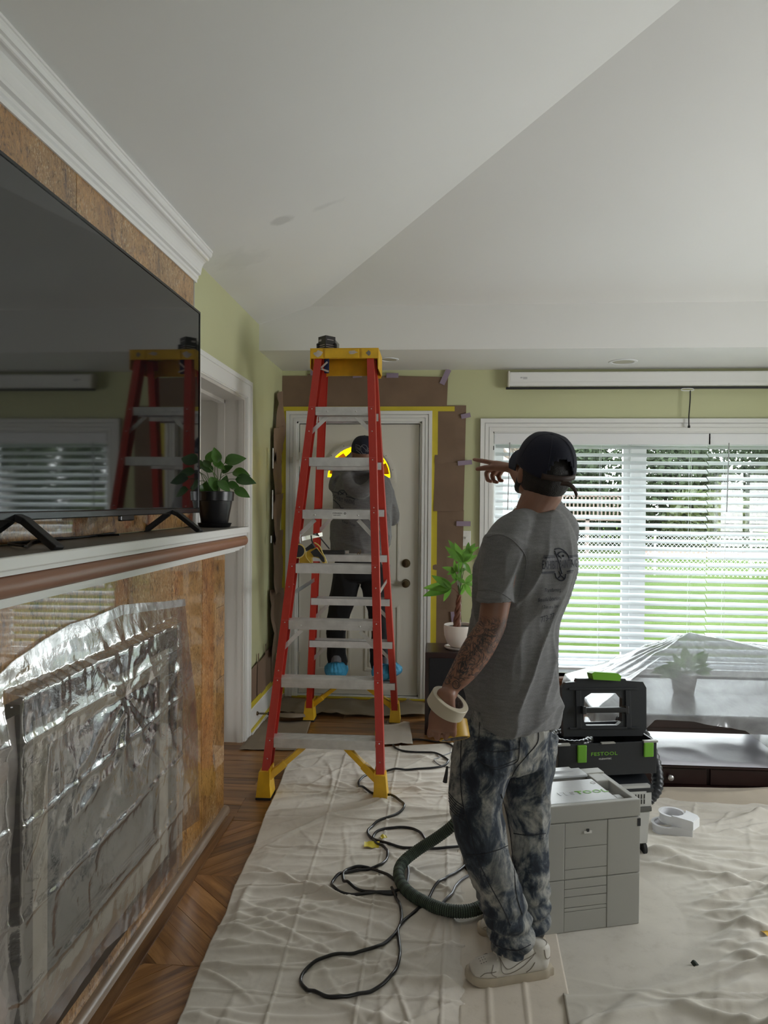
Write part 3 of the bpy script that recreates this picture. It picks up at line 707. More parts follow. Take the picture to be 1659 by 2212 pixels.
def rail(side, fb):
    p0 = Vector((railx(side, .0), raily(fb, .0), .0)); p1 = Vector((railx(side, ZT), raily(fb, ZT), ZT))
    d = (p1-p0); zd = d.normalized(); xd = Vector((-side, 0, 0)); xd = (xd - zd*xd.dot(zd)).normalized(); yd = zd.cross(xd)
    Mx = Matrix.Translation(p0) @ Matrix((xd, yd, zd)).transposed().to_4x4()
    L = d.length; w, dp, th = .040, .076, .0045      # flange, web depth, thickness
    prof = [(0, -dp/2), (w, -dp/2), (w, -dp/2+th), (th, -dp/2+th), (th, dp/2-th), (w, dp/2-th), (w, dp/2), (0, dp/2)]
    zs = .10
    mb = MB().prism(prof, zs/zd.z*1.0, L, 'Z', Mx)
    o = mb.build('rail', M['orange'], ld)
    return Mx
RM = {}
for side in (-1, 1):
    for fb in (-1, 1): RM[side, fb] = rail(side, fb)
def riv(x, y, z, fb, r=.0055):
    MB().lathe([(0, .0035), (r*.6, .003), (r, 0), (0, 0)], 10, basis((0, fb, .24), o=(x, y, z))).build('rivet', M['steel'], ld)
zs_ = [.287*k+.012 for k in range(1, 8)]
braced = {-1: (0, 2, 4, 6), 1: (0, 1, 2, 4)}
for fb in (-1, 1):
    for k, z in enumerate(zs_):
        z = z - .012
        yc = raily(fb, z); xa, xb = railx(-1, z)+.006, railx(1, z)-.006
        fy = yc + fb*.038          # outer face of flanges
        # step: channel with ribbed tread, front skirt .062
        mb = MB(); yf = fy+fb*.0012; yi = yc - fb*.050
        def bx(x0, x1, ya, yb, z0, z1, M=None): mb.box(x0, x1, min(ya, yb), max(ya, yb), z0, z1, M)
        bx(xa, xb, yf, yi, z-.002, z); bx(xa, xb, yi, yi+fb*.002, z-.045, z); bx(xa+.034, xb-.034, yf, yf+fb*.002, z-.047, z)
        for q in range(3): bx(xa+.034, xb-.034, yf+fb*.002, yf+fb*.0032, z-.009-q*.015, z-.003-q*.015)
        for q in range(5): bx(xa+.036, xb-.036, yf-fb*(.008+q*.017), yf-fb*(.014+q*.017), z, z+.0015)
        mb.build('step', M['alu'], ld)
        for s, x in ((-1, xa+.014), (1, xb-.014)):
            for dz in (-.012, -.034): riv(x, fy+fb*.001, z+dz, fb)
        if k in braced[fb]:
            for s, x in ((-1, xa), (1, xb)):
                if k == 0:
                    a = Vector((x - s*.17, yc+fb*.01, z-.058)); b = Vector((x - s*.030, raily(fb, .10)+fb*.01, z-.175))
                    d = b-a; Mx = basis(d, (0, 1, 0), a)
                    mb = MB().box(-.020, .020, -.013, .013, -.02, d.length*.62, Mx, bev=.003).box(-.024, .024, -.017, .017, d.length*.55, d.length+.02, Mx, bev=.004)
                    mb.build('foot_brace', M['yellow'], ld)
                else:
                    a = Vector((x - s*.10, yc+fb*.026, z-.052)); b = Vector((x - s*.004 - s*.0, yc+fb*.030 + fb*.02, z-.150))
                    d = b-a; MB().box(-.011, .011, -.0015, .0015, 0, d.length, basis(d, (1, 0, 0), a)).build('brace', M['alu'], ld)
                    riv(a.x, fy+fb*.003, z-.025, fb)
        # small rivets between steps on the rails
    for s in (-1, 1):
        for k in range(5):
            z = .19+k*.42; riv(railx(s, z)-s*.020, raily(fb, z)+fb*.0385, z, fb, .004)
# feet: yellow boots with black pads
for side in (-1, 1):
    for fb in (-1, 1):
        x, y = railx(side, .06), raily(fb, .06); xi = x - side*.042
        mb = MB(); lo, hi = (min(x, xi), max(x, xi))
        vs = []
        for z, e, f in ((.012, .016, .055), (.135, .004, .042)):
            vs += [(lo-e, y-f, z), (hi+e, y-f, z), (hi+e, y+f, z), (lo-e, y+f, z)]
        mb.add([Vector(v) for v in vs], [(0, 3, 2, 1), (0, 1, 5, 4), (1, 2, 6, 5), (2, 3, 7, 6), (3, 0, 4, 7), (4, 5, 6, 7)])
        sx = hi+.004 if side < 0 else lo-.004
        mb.box(min(sx, sx-side*.006), max(sx, sx-side*.006), y-.05, y+.05, .02, .15)
        b = mb.build('boot', M['yellow'], ld)
        MB().box(lo-.017, hi+.017, y-.056, y+.056, .0, .012).build('foot_pad', M['rubber'], b)
# spreader bars
for s in (-1, 1):
    z = .98
    x = railx(s, z)-s*.02; ya, yb = raily(-1, z), raily(1, z)
    MB().box(x-.002, x+.002, ya, yb, z-.012, z+.012).build('spreader', M['steel'], ld)
# top cap
mb = MB(); cx = (railx(-1, ZT)+railx(1, ZT))/2; hw = .19; cz = ZT-.03
mb.box(cx-hw, cx+hw, ly-.135, ly+.135, cz+.045, cz+.055, bev=.003)
fr = [(-hw, 0), (-hw+.02, -.0), (-.10, 0), (.10, 0), (hw, 0)]
mb.box(cx-hw, cx+hw, ly-.138, ly-.132, cz-.005, cz+.050); mb.box(cx-.11, cx+.085, ly-.145, ly-.138, cz-.002, cz+.046, bev=.002); mb.box(cx+.10, cx+hw-.003, ly-.143, ly-.138, cz-.004, cz+.050)
mb.box(cx-hw, cx-.12, ly-.143, ly-.138, cz-.004, cz+.050)
mb.prism([(cx-hw, cz+.045), (cx-hw, cz-.072), (cx-hw+.035, cz-.072), (cx-hw+.055, cz-.056), (cx+hw-.055, cz-.056), (cx+hw-.035, cz-.072), (cx+hw, cz-.072), (cx+hw, cz+.045)], ly+.132, ly+.138, 'Y')
mb.box(cx-hw-.004, cx-hw, ly-.138, ly+.138, cz-.06, cz+.054); mb.box(cx+hw, cx+hw+.004, ly-.138, ly+.138, cz-.06, cz+.054)
mb.build('top_cap', M['yellow'], ld)
# paint smears on cap
def decal(name, pts, y, mat_, parent, th=.0006):
    return MB().prism(pts, y-th, y, 'Y').build(name, mat_, parent)
M['smear'] = mat('dried white paint', (.55, .48, .42), .7, var=.2, vscale=30); M['smearg'] = mat('dried grey paint', (.20, .19, .18), .7)
def blob2(x, z, rx, rz, n=11, seed=0):
    r = random.Random(seed); return [(x+rx*math.cos(2*PI*i/n)*r.uniform(.6, 1.1), z+rz*math.sin(2*PI*i/n)*r.uniform(.6, 1.1)) for i in range(n)]
decal('paint_smear', blob2(cx-.145, cz+.022, .03, .02, seed=1), ly-.1435, M['smear'], ld); decal('paint_smear', blob2(cx+.05, cz+.028, .028, .012, seed=2), ly-.1455, M['smear'], ld)
decal('paint_smear', blob2(cx+.14, cz+.024, .014, .016, seed=3), ly-.1435, M['smearg'], ld)
# maker's plate on the fourth step from the top: white label with small black print
def textmesh(txt, size, ext=.0, spacing=1.0, res=2, shear=0.0, offset=0.0, align='LEFT'):
    cu = bpy.data.curves.new('t', 'FONT'); cu.body = txt; cu.size = size; cu.extrude = ext; cu.resolution_u = res; cu.space_character = spacing
    cu.shear = shear; cu.offset = offset; cu.align_x = align
    o = bpy.data.objects.new('t', cu); COL.objects.link(o)
    me = bpy.data.meshes.new_from_object(o.evaluated_get(bpy.context.evaluated_depsgraph_get())); bpy.data.objects.remove(o); return me
def flat_text(name, txt, size, Mx, m, parent, ext=.0003, sx=1, **k):
    me = textmesh(txt, size, ext, **k); me.transform(Mx @ Matrix.Diagonal((sx, 1, 1, 1))); me.materials.clear(); return link(name, me, m, parent)
z = zs_[4-1+1]-.012; yy = raily(-1, z)-.0425
FX = lambda x, y, z: Matrix.Translation((x, y, z)) @ Matrix.Rotation(PI/2, 4, 'X')
sx0 = at(717, 1110, Y=yy).x; sz0 = at(717, 1110, Y=yy).z
MB().box(sx0, sx0+.078, yy-.0008, yy, sz0-.022, sz0+.012).build('label_plate', mat('white label', (.75, .75, .72), .4), ld)
M['ink'] = mat('black ink', (.01, .01, .012), .5)
flat_text('lettering', 'EVERGREEN', .0115, FX(sx0+.004, yy-.001, sz0), M['ink'], ld, sx=.85); flat_text('lettering', 'PAINT SUPPLY', .008, FX(sx0+.008, yy-.001, sz0-.010), M['ink'], ld, sx=.8)
MB().lathe([(.003, 0), (.006, 0), (.006, .0004), (.003, .0004)], 14, basis((0, -1, 0), o=(sx0+.071, yy-.001, sz0+.003)), close=True).build('emblem', M['ink'], ld)
# ---- plastic tool case / caddy standing on the cap
p = at(706, 750, Y=ly-.03); bx_, by_ = p.x, ly-.03; bz = ZT+.027
cs = thing('blade_dispenser', 'small clear case with a black printed card, standing on the ladder top cap', 'case', (bx_, by_, bz))
R45 = Matrix.Translation((bx_, by_, bz)) @ Matrix.Rotation(math.radians(45), 4, 'Z')
M['clear'] = filmmat('clear moulded plastic', .6, (.8, .82, .8), .1, .001, .12)
MB().prism([(-.064, .0), (.064, .0), (.068, .050), (.040, .080), (0, .102), (-.040, .080), (-.068, .050)], by_+.035, by_+.039, 'Y', None).build('backing_shell', M['clear'], cs).location = (bx_, 0, bz)
cs.children[0].matrix_parent_inverse = wmat(cs).inverted()
MB().box(-.036, .036, -.036, .036, 0, .084, R45, bev=.002).build('card_box', mat('black printed card', (.02, .018, .02), .4), cs)
for s in (-1, 1): MB().box(bx_+s*.052-.006, bx_+s*.052+.006, by_-.015, by_+.015, 0+bz, bz+.045, bev=.003).build('side_post', M['black'], cs)
for a, sgn in ((math.radians(-45), -1), (math.radians(45), 1)):
    Mx = Matrix.Translation((bx_, by_, bz)) @ Matrix.Rotation(a, 4, 'Z') @ Matrix.Translation((-.0345, -.0368, 0))
    for j, (z0, z1, x0, x1) in enumerate(((.055, .066, .006, .032) if sgn < 0 else (.060, .063, .01, .055), (.030, .033, .002, .064), (.018, .021, .002, .064))):
        MB().box(x0, x1, -.0006, 0, z0, z1, Mx).build('print', mat('grey print', (.45, .40, .42), .5) if 'gp' not in M else M['gp'], cs)
# navy brush handle hanging in the ladder top
hp = at(705, 778, Y=ly-.10)
bt = tag(MB().box(hp.x-.012, hp.x+.016, ly-.11, ly-.09, hp.z-.075, hp.z+.045, bev=.006).build('brush_sleeve', M['navy']), 'dark blue cloth sleeve hanging from the ladder top beside the left rail', 'tool sleeve')
a = hp+Vector((-.030, -.024, -.052)); mb = MB()
for q, ln in ((.75, .055), (-.35, .05)):
    mb.box(0, ln, -.001, .001, -.005, .005, Matrix.Translation(a+Vector((0, 0, 0))) @ Matrix.Rotation(-q, 4, 'Y'))
mb.build('pull_tab', M['smear'], bt)
# ---- hand masking dispenser hanging on the step
DD = raily(-1, 1.22)+.03
g = lambda px, py, dy=0: at(px, py, Y=DD+dy)
hm_ = thing('masking_dispenser', 'yellow and black hand masking tool with chrome bar, lying on a ladder step', 'masking tool', g(665, 1225))
def outline(name, pts, dy, th, m, parent, bev=0):
    P = [g(x, y, dy) for x, y in pts]; mb = MB().prism([(v.x, v.z) for v in P][::-1], DD+dy-th/2, DD+dy+th/2, 'Y'); return mb.build(name, m, parent)
M['dyel'] = mat('yellow tool plastic', (.62, .40, .03), .35); M['dyel2'] = mat('pale yellow tape edge', (.70, .55, .16), .4)
outline('body', [(663, 1192), (672, 1186), (684, 1183), (690, 1192), (700, 1204), (705, 1222), (703, 1222), (692, 1206), (683, 1203), (674, 1203), (675, 1222), (649, 1222), (648, 1207), (655, 1200)], 0, .05, M['dyel'], hm_)
outline('grip', [(661, 1184), (675, 1173), (681, 1182), (672, 1188), (663, 1190)], 0, .045, M['black'], hm_)
outline('label_panel', [(671, 1192), (684, 1184), (692, 1194), (700, 1205), (702, 1214), (697, 1214), (688, 1203), (678, 1202)], -.03, .012, M['black'], hm_)
mb = MB()
for r in (.040,):
    c = g(644, 1190, -.03); mb.lathe([(.0, -.012), (.033, -.012), (.033, .012), (0, .012)], 26, basis((.15, -1, 0), o=c))
mb.build('spool_hub', M['black'], hm_)
MB().lathe([(.034, -.014), (.039, -.014), (.039, .014), (.034, .014)], 30, basis((.15, -1, 0), o=g(644, 1190, -.03)), close=True).build('spool_rim', M['dyel2'], hm_, auto=40)
MB().tube(smoothpath([g(661, 1192, -.03), g(661, 1203, -.03), g(668, 1213, -.03), g(676, 1223, -.03)], 5), .003, 8).build('tape_strand', M['dyel2'], hm_)
MB().tube(smoothpath([g(679, 1172, -.02), g(690, 1180, -.02), g(697, 1195, -.02), g(704, 1210, -.02), g(707, 1223, -.02)], 5), .0035, 8).build('edge_guard', M['dyel2'], hm_)
a, b = g(652, 1164, -.02), g(696, 1154, .1); d = b-a; MB().box(-.011, .011, -.002, .002, 0, d.length, basis(d, (0, 0, 1), a)).build('chrome_bar', M['steel'], hm_)
MB().tube([g(672, 1157, -.01), g(673, 1166), g(676, 1174)], .004, 6).tube([g(678, 1154, .0), g(686, 1153, .05)], .004, 6).build('wire_clip', M['black'], hm_)
MB().tube([g(685, 1153, .03), g(697, 1168, .2), g(711, 1185, .4)], .004, 6).build('wire_arm', M['black'], hm_)
MB().box(g(650, 1160).x-.004, g(650, 1160).x+.004, DD-.04, DD-.01, g(650, 1174).z, g(650, 1153).z, bev=.002).build('clamp', M['steel'], hm_)
# black cutter on rear step, little white clip, a dark knife
RY = raily(1, 1.20); zt = zs_[3]-.012
q = at(690, 1190, Y=RY).x; q2 = at(748, 1190, Y=RY).x
kn = tag(MB().box(q, q2, RY-.055, RY-.020, zt+.002, zt+.028, bev=.009).build('caulk_tool', M['black']), 'black handled cutting tool lying on the rear ladder step', 'hand tool')
MB().lathe([(0, -.012), (.011, -.012), (.011, .012), (0, .012)], 12, basis((1, 0, 0), (0, 1, 0), (q2+.008, RY-.037, zt+.016))).build('end_cap', M['steel'], kn)
q = at(777, 1190, Y=RY).x
kk = tag(MB().tube(smoothpath([(q-.012, RY-.03, zt+.003), (q-.004, RY-.03, zt+.014), (q+.004, RY-.034, zt+.006), (q+.010, RY-.03, zt+.016), (q+.004, RY-.03, zt+.034)], 4), .003, 6).build('wire_hook', M['brass']), 'tiny bent metal hook lying on the rear ladder step', 'hook')
# ================================================================ BLINDS
t = NT('white vinyl blind slat'); t.n.remove(t.b); d = t.n.new('ShaderNodeBsdfDiffuse'); tl = t.n.new('ShaderNodeBsdfTranslucent'); m = t.n.new('ShaderNodeMixShader')
for s in (d, tl): s.inputs[0].default_value = (.84, .86, .88, 1)
m.inputs[0].default_value = .48; g_ = t.n.new('ShaderNodeBsdfGlossy'); g_.inputs['Roughness'].default_value = .3; m2 = t.n.new('ShaderNodeMixShader'); m2.inputs[0].default_value = .05
t.L(d.outputs[0], m.inputs[1]); t.L(tl.outputs[0], m.inputs[2]); t.L(m.outputs[0], m2.inputs[1]); t.L(g_.outputs[0], m2.inputs[2]); t.L(m2.outputs[0], t.out.inputs[0]); M['slat'] = t.m
def slatmesh(L, seed):
    vs = []; fs = []; n = 6; r = random.Random(seed)
    for i, x in enumerate((0, L*.5, L)):
        for k in range(n+1):
            u = k/n-.5; vs.append((x, u*.050, .0035*(1-4*u*u)))
        for k in range(n, -1, -1):
            u = k/n-.5; vs.append((x, u*.050, .0035*(1-4*u*u)-.0026))
    q = 2*(n+1)
    for i in range(2):
        for k in range(q): fs.append((i*q+k, i*q+(k+1) % q, (i+1)*q+(k+1) % q, (i+1)*q+k))
    fs += [tuple(range(q-1, -1, -1)), tuple(range(2*q, 3*q))]
    me = bpy.data.meshes.new('slat'); me.from_pydata(vs, [], fs); return me
BY = YF+.025; ZT0, NS, PZ = 1.905, 29, .0575
def blind(x0, x1, label, wandx, sag, dz=0):
    b = thing('window_blind', label, 'blind', ((x0+x1)/2, BY, WZ1), 'horizontal blinds in the picture window')
    me = slatmesh(x1-x0, 1); r = random.Random(int(x0*100))
    for k in range(NS):
        z = ZT0+dz-k*PZ + r.uniform(-.001, .001)
        o = link('slat', me, M['slat'], b); o.matrix_parent_inverse = wmat(b).inverted(); o.location = (x0, BY, z)
        o.rotation_euler = (math.radians(33+r.uniform(-1.5, 1.5)), sag+r.uniform(-.0008, .0008), 0)
    MB().box(x0-.01, x1+.01, BY-.035, BY-.027, 1.918, 1.998, bev=.002).box(x0, x1, BY-.026, BY+.028, 1.945, 1.99).build('head_rail', M['vinyl'], b)
    MB().box(x0, x1, BY-.024, BY+.024, ZT0-NS*PZ+.012, ZT0-NS*PZ+.030, bev=.003).build('bottom_rail', M['vinyl'], b)
    n = 3
    for i in range(n):
        xx = x0+.12+(x1-x0-.24)*i/(n-1); mb = MB()
        for yy in (BY-.024, BY+.024): mb.tube([(xx, yy, 1.94), (xx, yy, ZT0-NS*PZ+.02)], .0011, 4)
        mb.build('ladder_cord', M['vinyl'], b)
    MB().tube([(wandx, BY-.036, 1.93), (wandx-.012, BY-.040, 1.93-.50)], .0042, 8).build('tilt_wand', mat('clear grey wand', (.35, .36, .37), .3), b)
    return b
bx1 = at(1527, 1100, Y=BY).x
blind(WX0+.022, bx1-.003, 'wide white horizontal blind in the window behind the pointing man', at(1100, 1000, Y=BY).x, .0055)
blind(bx1+.003, WX1-.02, 'white horizontal blind at the right of the window, cut off by the picture edge', at(1570, 1000, Y=BY).x, .0055, -.004)
for k in (0,):
    x = at(1063, 1000, Y=YF+.005).x
    tag(MB().box(x-.008, x+.006, YF-.002, YF+.018, .95, 1.90).box(x-.010, x+.012, YF-.008, YF+.020, 1.875, 1.905).build('window_track', M['black']), 'narrow black vertical track at the left edge of the window', 'track')
# ================================================================ PROJECTION SCREEN
Y0 = YF-.085
sx0, sz1, sz0 = at(1100, 806, Y=Y0).x, at(1100, 803, Y=Y0).z, at(1100, 834, Y=Y0).z
pj = thing('projection_screen', 'rolled up projection screen in a long white housing above the window', 'projector screen', (sx0+1.3, YF-.04, sz0))
MB().box(sx0, 3.30, Y0, YF-.004, sz0, sz1, bev=.012).box(sx0+.004, 3.3, Y0-.002, Y0+.01, sz0+.006, sz0+.030, bev=.002).build('housing', M['white'], pj)
MB().box(sx0-.008, sx0+.006, Y0-.004, YF, sz0-.006, sz1+.006, bev=.003).build('end_cap', M['cream'], pj)
MB().box(sx0-.020, 3.3, Y0+.018, Y0+.040, sz0-.020, sz0-.004, bev=.004).build('weight_bar', M['black'], pj)
xx = at(1487, 845, Y=Y0).x
MB().tube(smoothpath([(xx-.045, Y0+.02, sz0-.028), (xx-.03, Y0+.02, sz0-.018), (xx+.03, Y0+.02, sz0-.018), (xx+.045, Y0+.02, sz0-.028), (xx+.03, Y0+.02, sz0-.034), (xx-.03, Y0+.02, sz0-.034)], 4, True), .003, 6).build('pull_handle', M['vinyl'], pj)
MB().tube(smoothpath([(xx+.02, Y0+.02, sz0-.034), (xx+.020, Y0+.02, sz0-.10), (xx+.013, Y0+.02, sz0-.22), (xx+.014, Y0+.02, sz0-.285)], 5), .0045, 7).lathe([(0, -.012), (.009, -.012), (.009, .004), (0, .008)], 12, Matrix.Translation((xx+.014, Y0+.02, sz0-.29))).build('pull_cord', M['black'], pj)
xx = at(1130, 820, Y=Y0).x; MB().box(xx, xx+.03, Y0-.001, Y0+.002, sz0+.05, sz0+.066).box(xx-.02, xx-.004, Y0-.001, Y0+.002, sz0+.056, sz0+.066).build('data_label', mat('grey label', (.5, .5, .5), .5), pj)
# ================================================================ RECESSED LIGHTS
for i, (px, py, r, lb) in enumerate(((840, 776, .070, 'small round recessed ceiling light, partly behind the ladder top'), (1346, 781, .098, 'larger round recessed ceiling light above the projection screen'))):
    c = at(px, py, Z=ZS); L = thing('recessed_light', lb, 'ceiling light', (c.x, c.y, ZS))
    Tm = Matrix.Translation((c.x, c.y, ZS-.001))
    MB().lathe([(r*.74, 0), (r*.78, -.005), (r*.96, -.004), (r, 0)], 36, Tm, close=True).build('trim_ring', M['vinyl'], L, auto=40)
    MB().lathe([(0, .0), (r*.3, -.0008), (r*.74, -.0012), (r*.74, .0006), (0, .0008)], 32, Tm).build('reflector', mat('light well', (.45, .43, .33), .4), L, auto=50)
# ================================================================ SWITCH
c = at(1007, 1163, Y=YF); sw = thing('light_switch', 'off-white light switch plate on the wall above the braided plant', 'switch', c)
MB().box(c.x-.034, c.x+.034, YF-.006, YF, c.z-.057, c.z+.057, bev=.002).build('plate', M['socketw'], sw)
MB().box(c.x-.012, c.x+.012, YF-.008, YF-.006, c.z-.022, c.z+.022).box(c.x-.005, c.x+.005, YF-.018, YF-.008, c.z-.002, c.z+.010, bev=.001).build('toggle', M['socketw'], sw)
for dz in (-.04, .04): MB().ell((c.x, YF-.006, c.z+dz), (.003, .0012, .003), seg=8, rings=4).build('screw', M['steel'], sw)
# ================================================================ MASKING PAPER AND TAPE
def sheet(name, quad, m, parent, off=.004, wob=.006, axis='Y', nx=10, nz=14, seed=0, curl=0.0, edge=0.0):
    """slightly wavy paper sheet on a wall; quad = world (u,z) corners tl,tr,br,bl"""
    tl_, tr_, br_, bl_ = [np.array(q, float) for q in quad]; U = np.linspace(0, 1, nx+1)[:, None]; V = np.linspace(0, 1, nz+1)[None, :]
    u = (tl_[0]*(1-U)+tr_[0]*U)*(1-V)+(bl_[0]*(1-U)+br_[0]*U)*V; z = (tl_[1]*(1-U)+tr_[1]*U)*(1-V)+(bl_[1]*(1-U)+br_[1]*U)*V
    w = off + wob*(.5+.5*vn(u*5, z*4, 0, seed)) + wob*.6*ridge(u*6, z*3, 1, seed+1, 5)
    if edge: z = z + edge*vn(u*9, 2., 0, seed+3)*(V > .98)
    w = w + curl*(U**4)
    if axis == 'Y': g = gridmesh(u, YF-w, z, name)
    else: g = gridmesh(XL+w, u, z, name)
    o = link(name, g, m, parent, True); return o
wq = lambda *pts: [(p.x, p.z) for p in (at(x, y, Y=YF-.006) for x, y in pts)]
def strip_y(name, c, ln, wd, ang, m, parent, off=.012):
    Mx = Matrix.Translation((c.x, YF-off, c.z)) @ Matrix.Rotation(-math.radians(ang), 4, 'Y')
    return MB().box(-ln/2, ln/2, -.0006, .0006, -wd/2, wd/2, Mx).build(name, m, parent)
mp1 = thing('masking_paper', 'long brown masking paper taped along the wall above the front door', 'masking paper', at(790, 880, Y=YF), 'brown masking paper round the door')
sheet('paper_sheet', wq((610, 812), (690, 812), (690, 880), (609, 880)), M['paper'], mp1, seed=1); sheet('paper_sheet', wq((664, 808), (968, 815), (965, 883), (664, 882)), M['paper'], mp1, off=.008, seed=2)
for x, y, l, w, a in ((772, 806, .07, .075, 5), (848, 812, .09, .035, 0), (962, 815, .12, .04, 65), (676, 806, .03, .04, 0)):
    strip_y('tape_strip', at(x, y, Y=YF), l, w, a, M['purple'], mp1, .020)
mp2 = thing('masking_paper', 'tall brown masking paper hanging between the front door and the window', 'masking paper', at(970, 1560, Y=YF), 'brown masking paper round the door')
for i, q in enumerate((((941, 876), (1007, 876), (1004, 1001), (939, 1002)), ((939, 999), (1004, 1000), (1001, 1104), (937, 1104)), ((937, 1101), (1002, 1102), (996, 1322), (933, 1320)), ((933, 1316), (996, 1317), (1004, 1560), (928, 1558)))):
    sheet('paper_sheet', wq(*q), M['paper'], mp2, off=.004+.004*(i % 2), wob=.012, seed=10+i)
for x, y, l, w, a in ((1006, 899, .07, .034, 12), (1004, 1000, .105, .034, 6), (1001, 1131, .105, .036, 0), (985, 1340, .07, .14, 5)):
    strip_y('tape_strip', at(x, y, Y=YF), l, w, a, M['purple'], mp2, .026)
mp3 = thing('masking_paper', 'curling brown masking paper on the left wall next to the door corner', 'masking paper', (XL+.01, 5.25, .9), 'brown masking paper round the door')
lq = lambda *pts: [(p.y, p.z) for p in (at(x, y, X=XL+.008) for x, y in pts)]
for i, (ya, yb, xa, xb) in enumerate(((850, 1000, 589, 604), (925, 1085, 586, 604), (1070, 1180, 585, 604), (1150, 1290, 584, 604), (1275, 1420, 580, 603))):
    sheet('paper_sheet', lq((xa+5*(i == 0), ya), (xb, ya-6), (xb, yb-12), (xa-2, yb)), M['paper'], mp3, off=.004, wob=.035, axis='X', seed=30+i, nx=8, curl=0.0, edge=.03)
for x, y, h in ((591, 990, .14), (590, 1090, .2), (587, 1165, .05)):
    p = at(x, y, X=XL+.05); MB().box(XL+.045, XL+.047, p.y-.012, p.y+.014, p.z-h/2, p.z+h/2).build('tape_strip', M['vinyl'], mp3)
mp4 = thing('masking_paper', 'row of low brown paper flaps taped above the left baseboard', 'masking paper', (XL+.01, 4.9, .2), 'brown masking paper round the door')
for i, (a, b, za, zb) in enumerate(((4.47, 4.66, .41, .43), (4.64, 4.86, .42, .44), (4.84, 5.06, .44, .46), (5.03, 5.2, .47, .40))):
    sheet('paper_sheet', [(a, za), (b, zb), (b, .20), (a, .19)], M['paper'], mp4, off=.006+.004*(i % 2), wob=.01, axis='X', seed=50+i, nx=6, nz=6)
for y_, z_ in ((4.66, .445), (4.86, .47), (5.05, .50)): MB().box(XL+.014, XL+.016, y_-.008, y_+.012, z_-.04, z_+.035).build('tape_strip', M['paper'], mp4)
mt = thing('masking_tape_border', 'bright yellow tape border stuck around the white front door casing', 'masking tape', (DX0, YF-.004, 0))
a, b, zt_ = DX0-.078, DX1+.078, DZ+.078
for n_, q in enumerate(((a-.034, a+.004, 0, zt_+.02), (b-.004, b+.042, 0.0, zt_+.03), (a-.03, b+.165, zt_-.002, zt_+.034))):
    MB().box(q[0], q[1], YF-.0138-.0008*n_, YF-.0128-.0008*n_, q[2], q[3]).build('tape_strip', M['ytape'], mt)
MB().box(DX0-.02, DX1+.10, YF-.045, YF-.030, .0005, .010).box(DX0+.02, DX1-.1, YF-.034, YF-.030, .0, .014).build('tape_strip', M['ytape'], mt)
# ---- floor paper
def floorsheet(name, label, pts, m, h=.004, wob=.006, n=(30, 14), seed=0, cat='floor paper', fn=None, **k):
    c = [at(x, y, Z=0.0) for x, y in pts]; tl_, tr_, br_, bl_ = [np.array((p.x, p.y)) for p in c]
    U = np.linspace(0, 1, n[0]+1)[:, None, None]; V = np.linspace(0, 1, n[1]+1)[None, :, None]
    P = (tl_*(1-U)+tr_*U)*(1-V)+(bl_*(1-U)+br_*U)*V; x, y = P[..., 0], P[..., 1]
    z = h + wob*(.5+.5*vn(x*8, y*8, 0, seed)) + wob*ridge(x*7, y*5, 0, seed+1, 4)
    if fn is not None: z = z + fn(x, y, U[..., 0], V[..., 0])
    o = link(name, gridmesh(x, y, z, name), m, None, True); sm = o.modifiers.new('thick', 'SOLIDIFY'); sm.thickness = .0012; sm.offset = 1
    return tag(o, label, cat, **k)
floorsheet('floor_paper', 'tan floor paper sheet lying flat beside the left baseboard', ((566, 1560), (672, 1560), (652, 1622), (516, 1622)), M['rosin'], seed=3)
floorsheet('floor_paper', 'rumpled tan paper strip along the front door threshold', ((596, 1518), (925, 1526), (918, 1552), (600, 1548)), M['rosin'], h=.003, wob=.03, seed=5, fn=lambda x, y, U, V: .03*np.exp(-((U-.48)/.10)**2)*(1-V)+.01*np.sin(V*PI))
# curled end of that paper
vs = []; fs = []; c = at(632, 1548, Z=.02)
n1, n2 = 16, 14
for i in range(n1+1):
    a = PI*i/n1; w = .115
    for j in range(n2+1):
        v = j/n2; vs.append((c.x + w*math.cos(a)*(1-.1*v), c.y+.03 - .13*v*math.sin(a)-.02, .006 + .075*math.sin(PI*v*.75)*math.sin(a)**.5*.8))
for i in range(n1):
    for j in range(n2): k = i*(n2+1)+j; fs.append((k, k+1, k+n2+2, k+n2+1))
tag(MB().add(vs, fs).build('paper_flap', M['rosin'], smooth=True), 'curled tan paper flap standing up near the left rear ladder foot', 'floor paper')
# ================================================================ PEDESTAL + BRAIDED PLANT
pz = .53; pdl = thing('speaker_cabinet', 'dark brown wooden speaker cabinet carrying the braided trunk plant', 'speaker', (.10, 4.72, 0))
MB().box(-.055, .245, 4.58, 4.90, 0, pz, bev=.006).build('cabinet', M['darkwood'], pdl)
MB().box(-.030, .220, 4.572, 4.58, .03, pz-.035, bev=.004).build('grille', mat('black speaker cloth', (.01, .01, .012), .9, bump=.3, bscale=300), pdl)
bp = thing('braided_plant', 'small braided trunk plant with bright green leaves in a white bowl pot', 'plant', (.155, 4.73, pz))
pcx, pcy = at(992, 1380, Y=4.73).x, 4.73
T = Matrix.Translation((pcx, pcy, pz))
MB().lathe([(0, 0), (.085, 0), (.095, .006), (.098, .014), (.092, .014), (.08, .008), (0, .006)], 30, T).build('saucer', M['ceramic'], bp, auto=40)
MB().lathe([(0, .010), (.050, .010), (.080, .035), (.098, .085), (.102, .135), (.100, .155), (.094, .155), (.094, .135), (0, .13)], 34, T).build('pot', M['ceramic'], bp, auto=40)
MB().lathe([(0, .140), (.094, .136)], 20, T).build('soil', M['soil'], bp)
q0 = at(985, 1368, Y=pcy); q1 = at(992, 1285, Y=pcy)
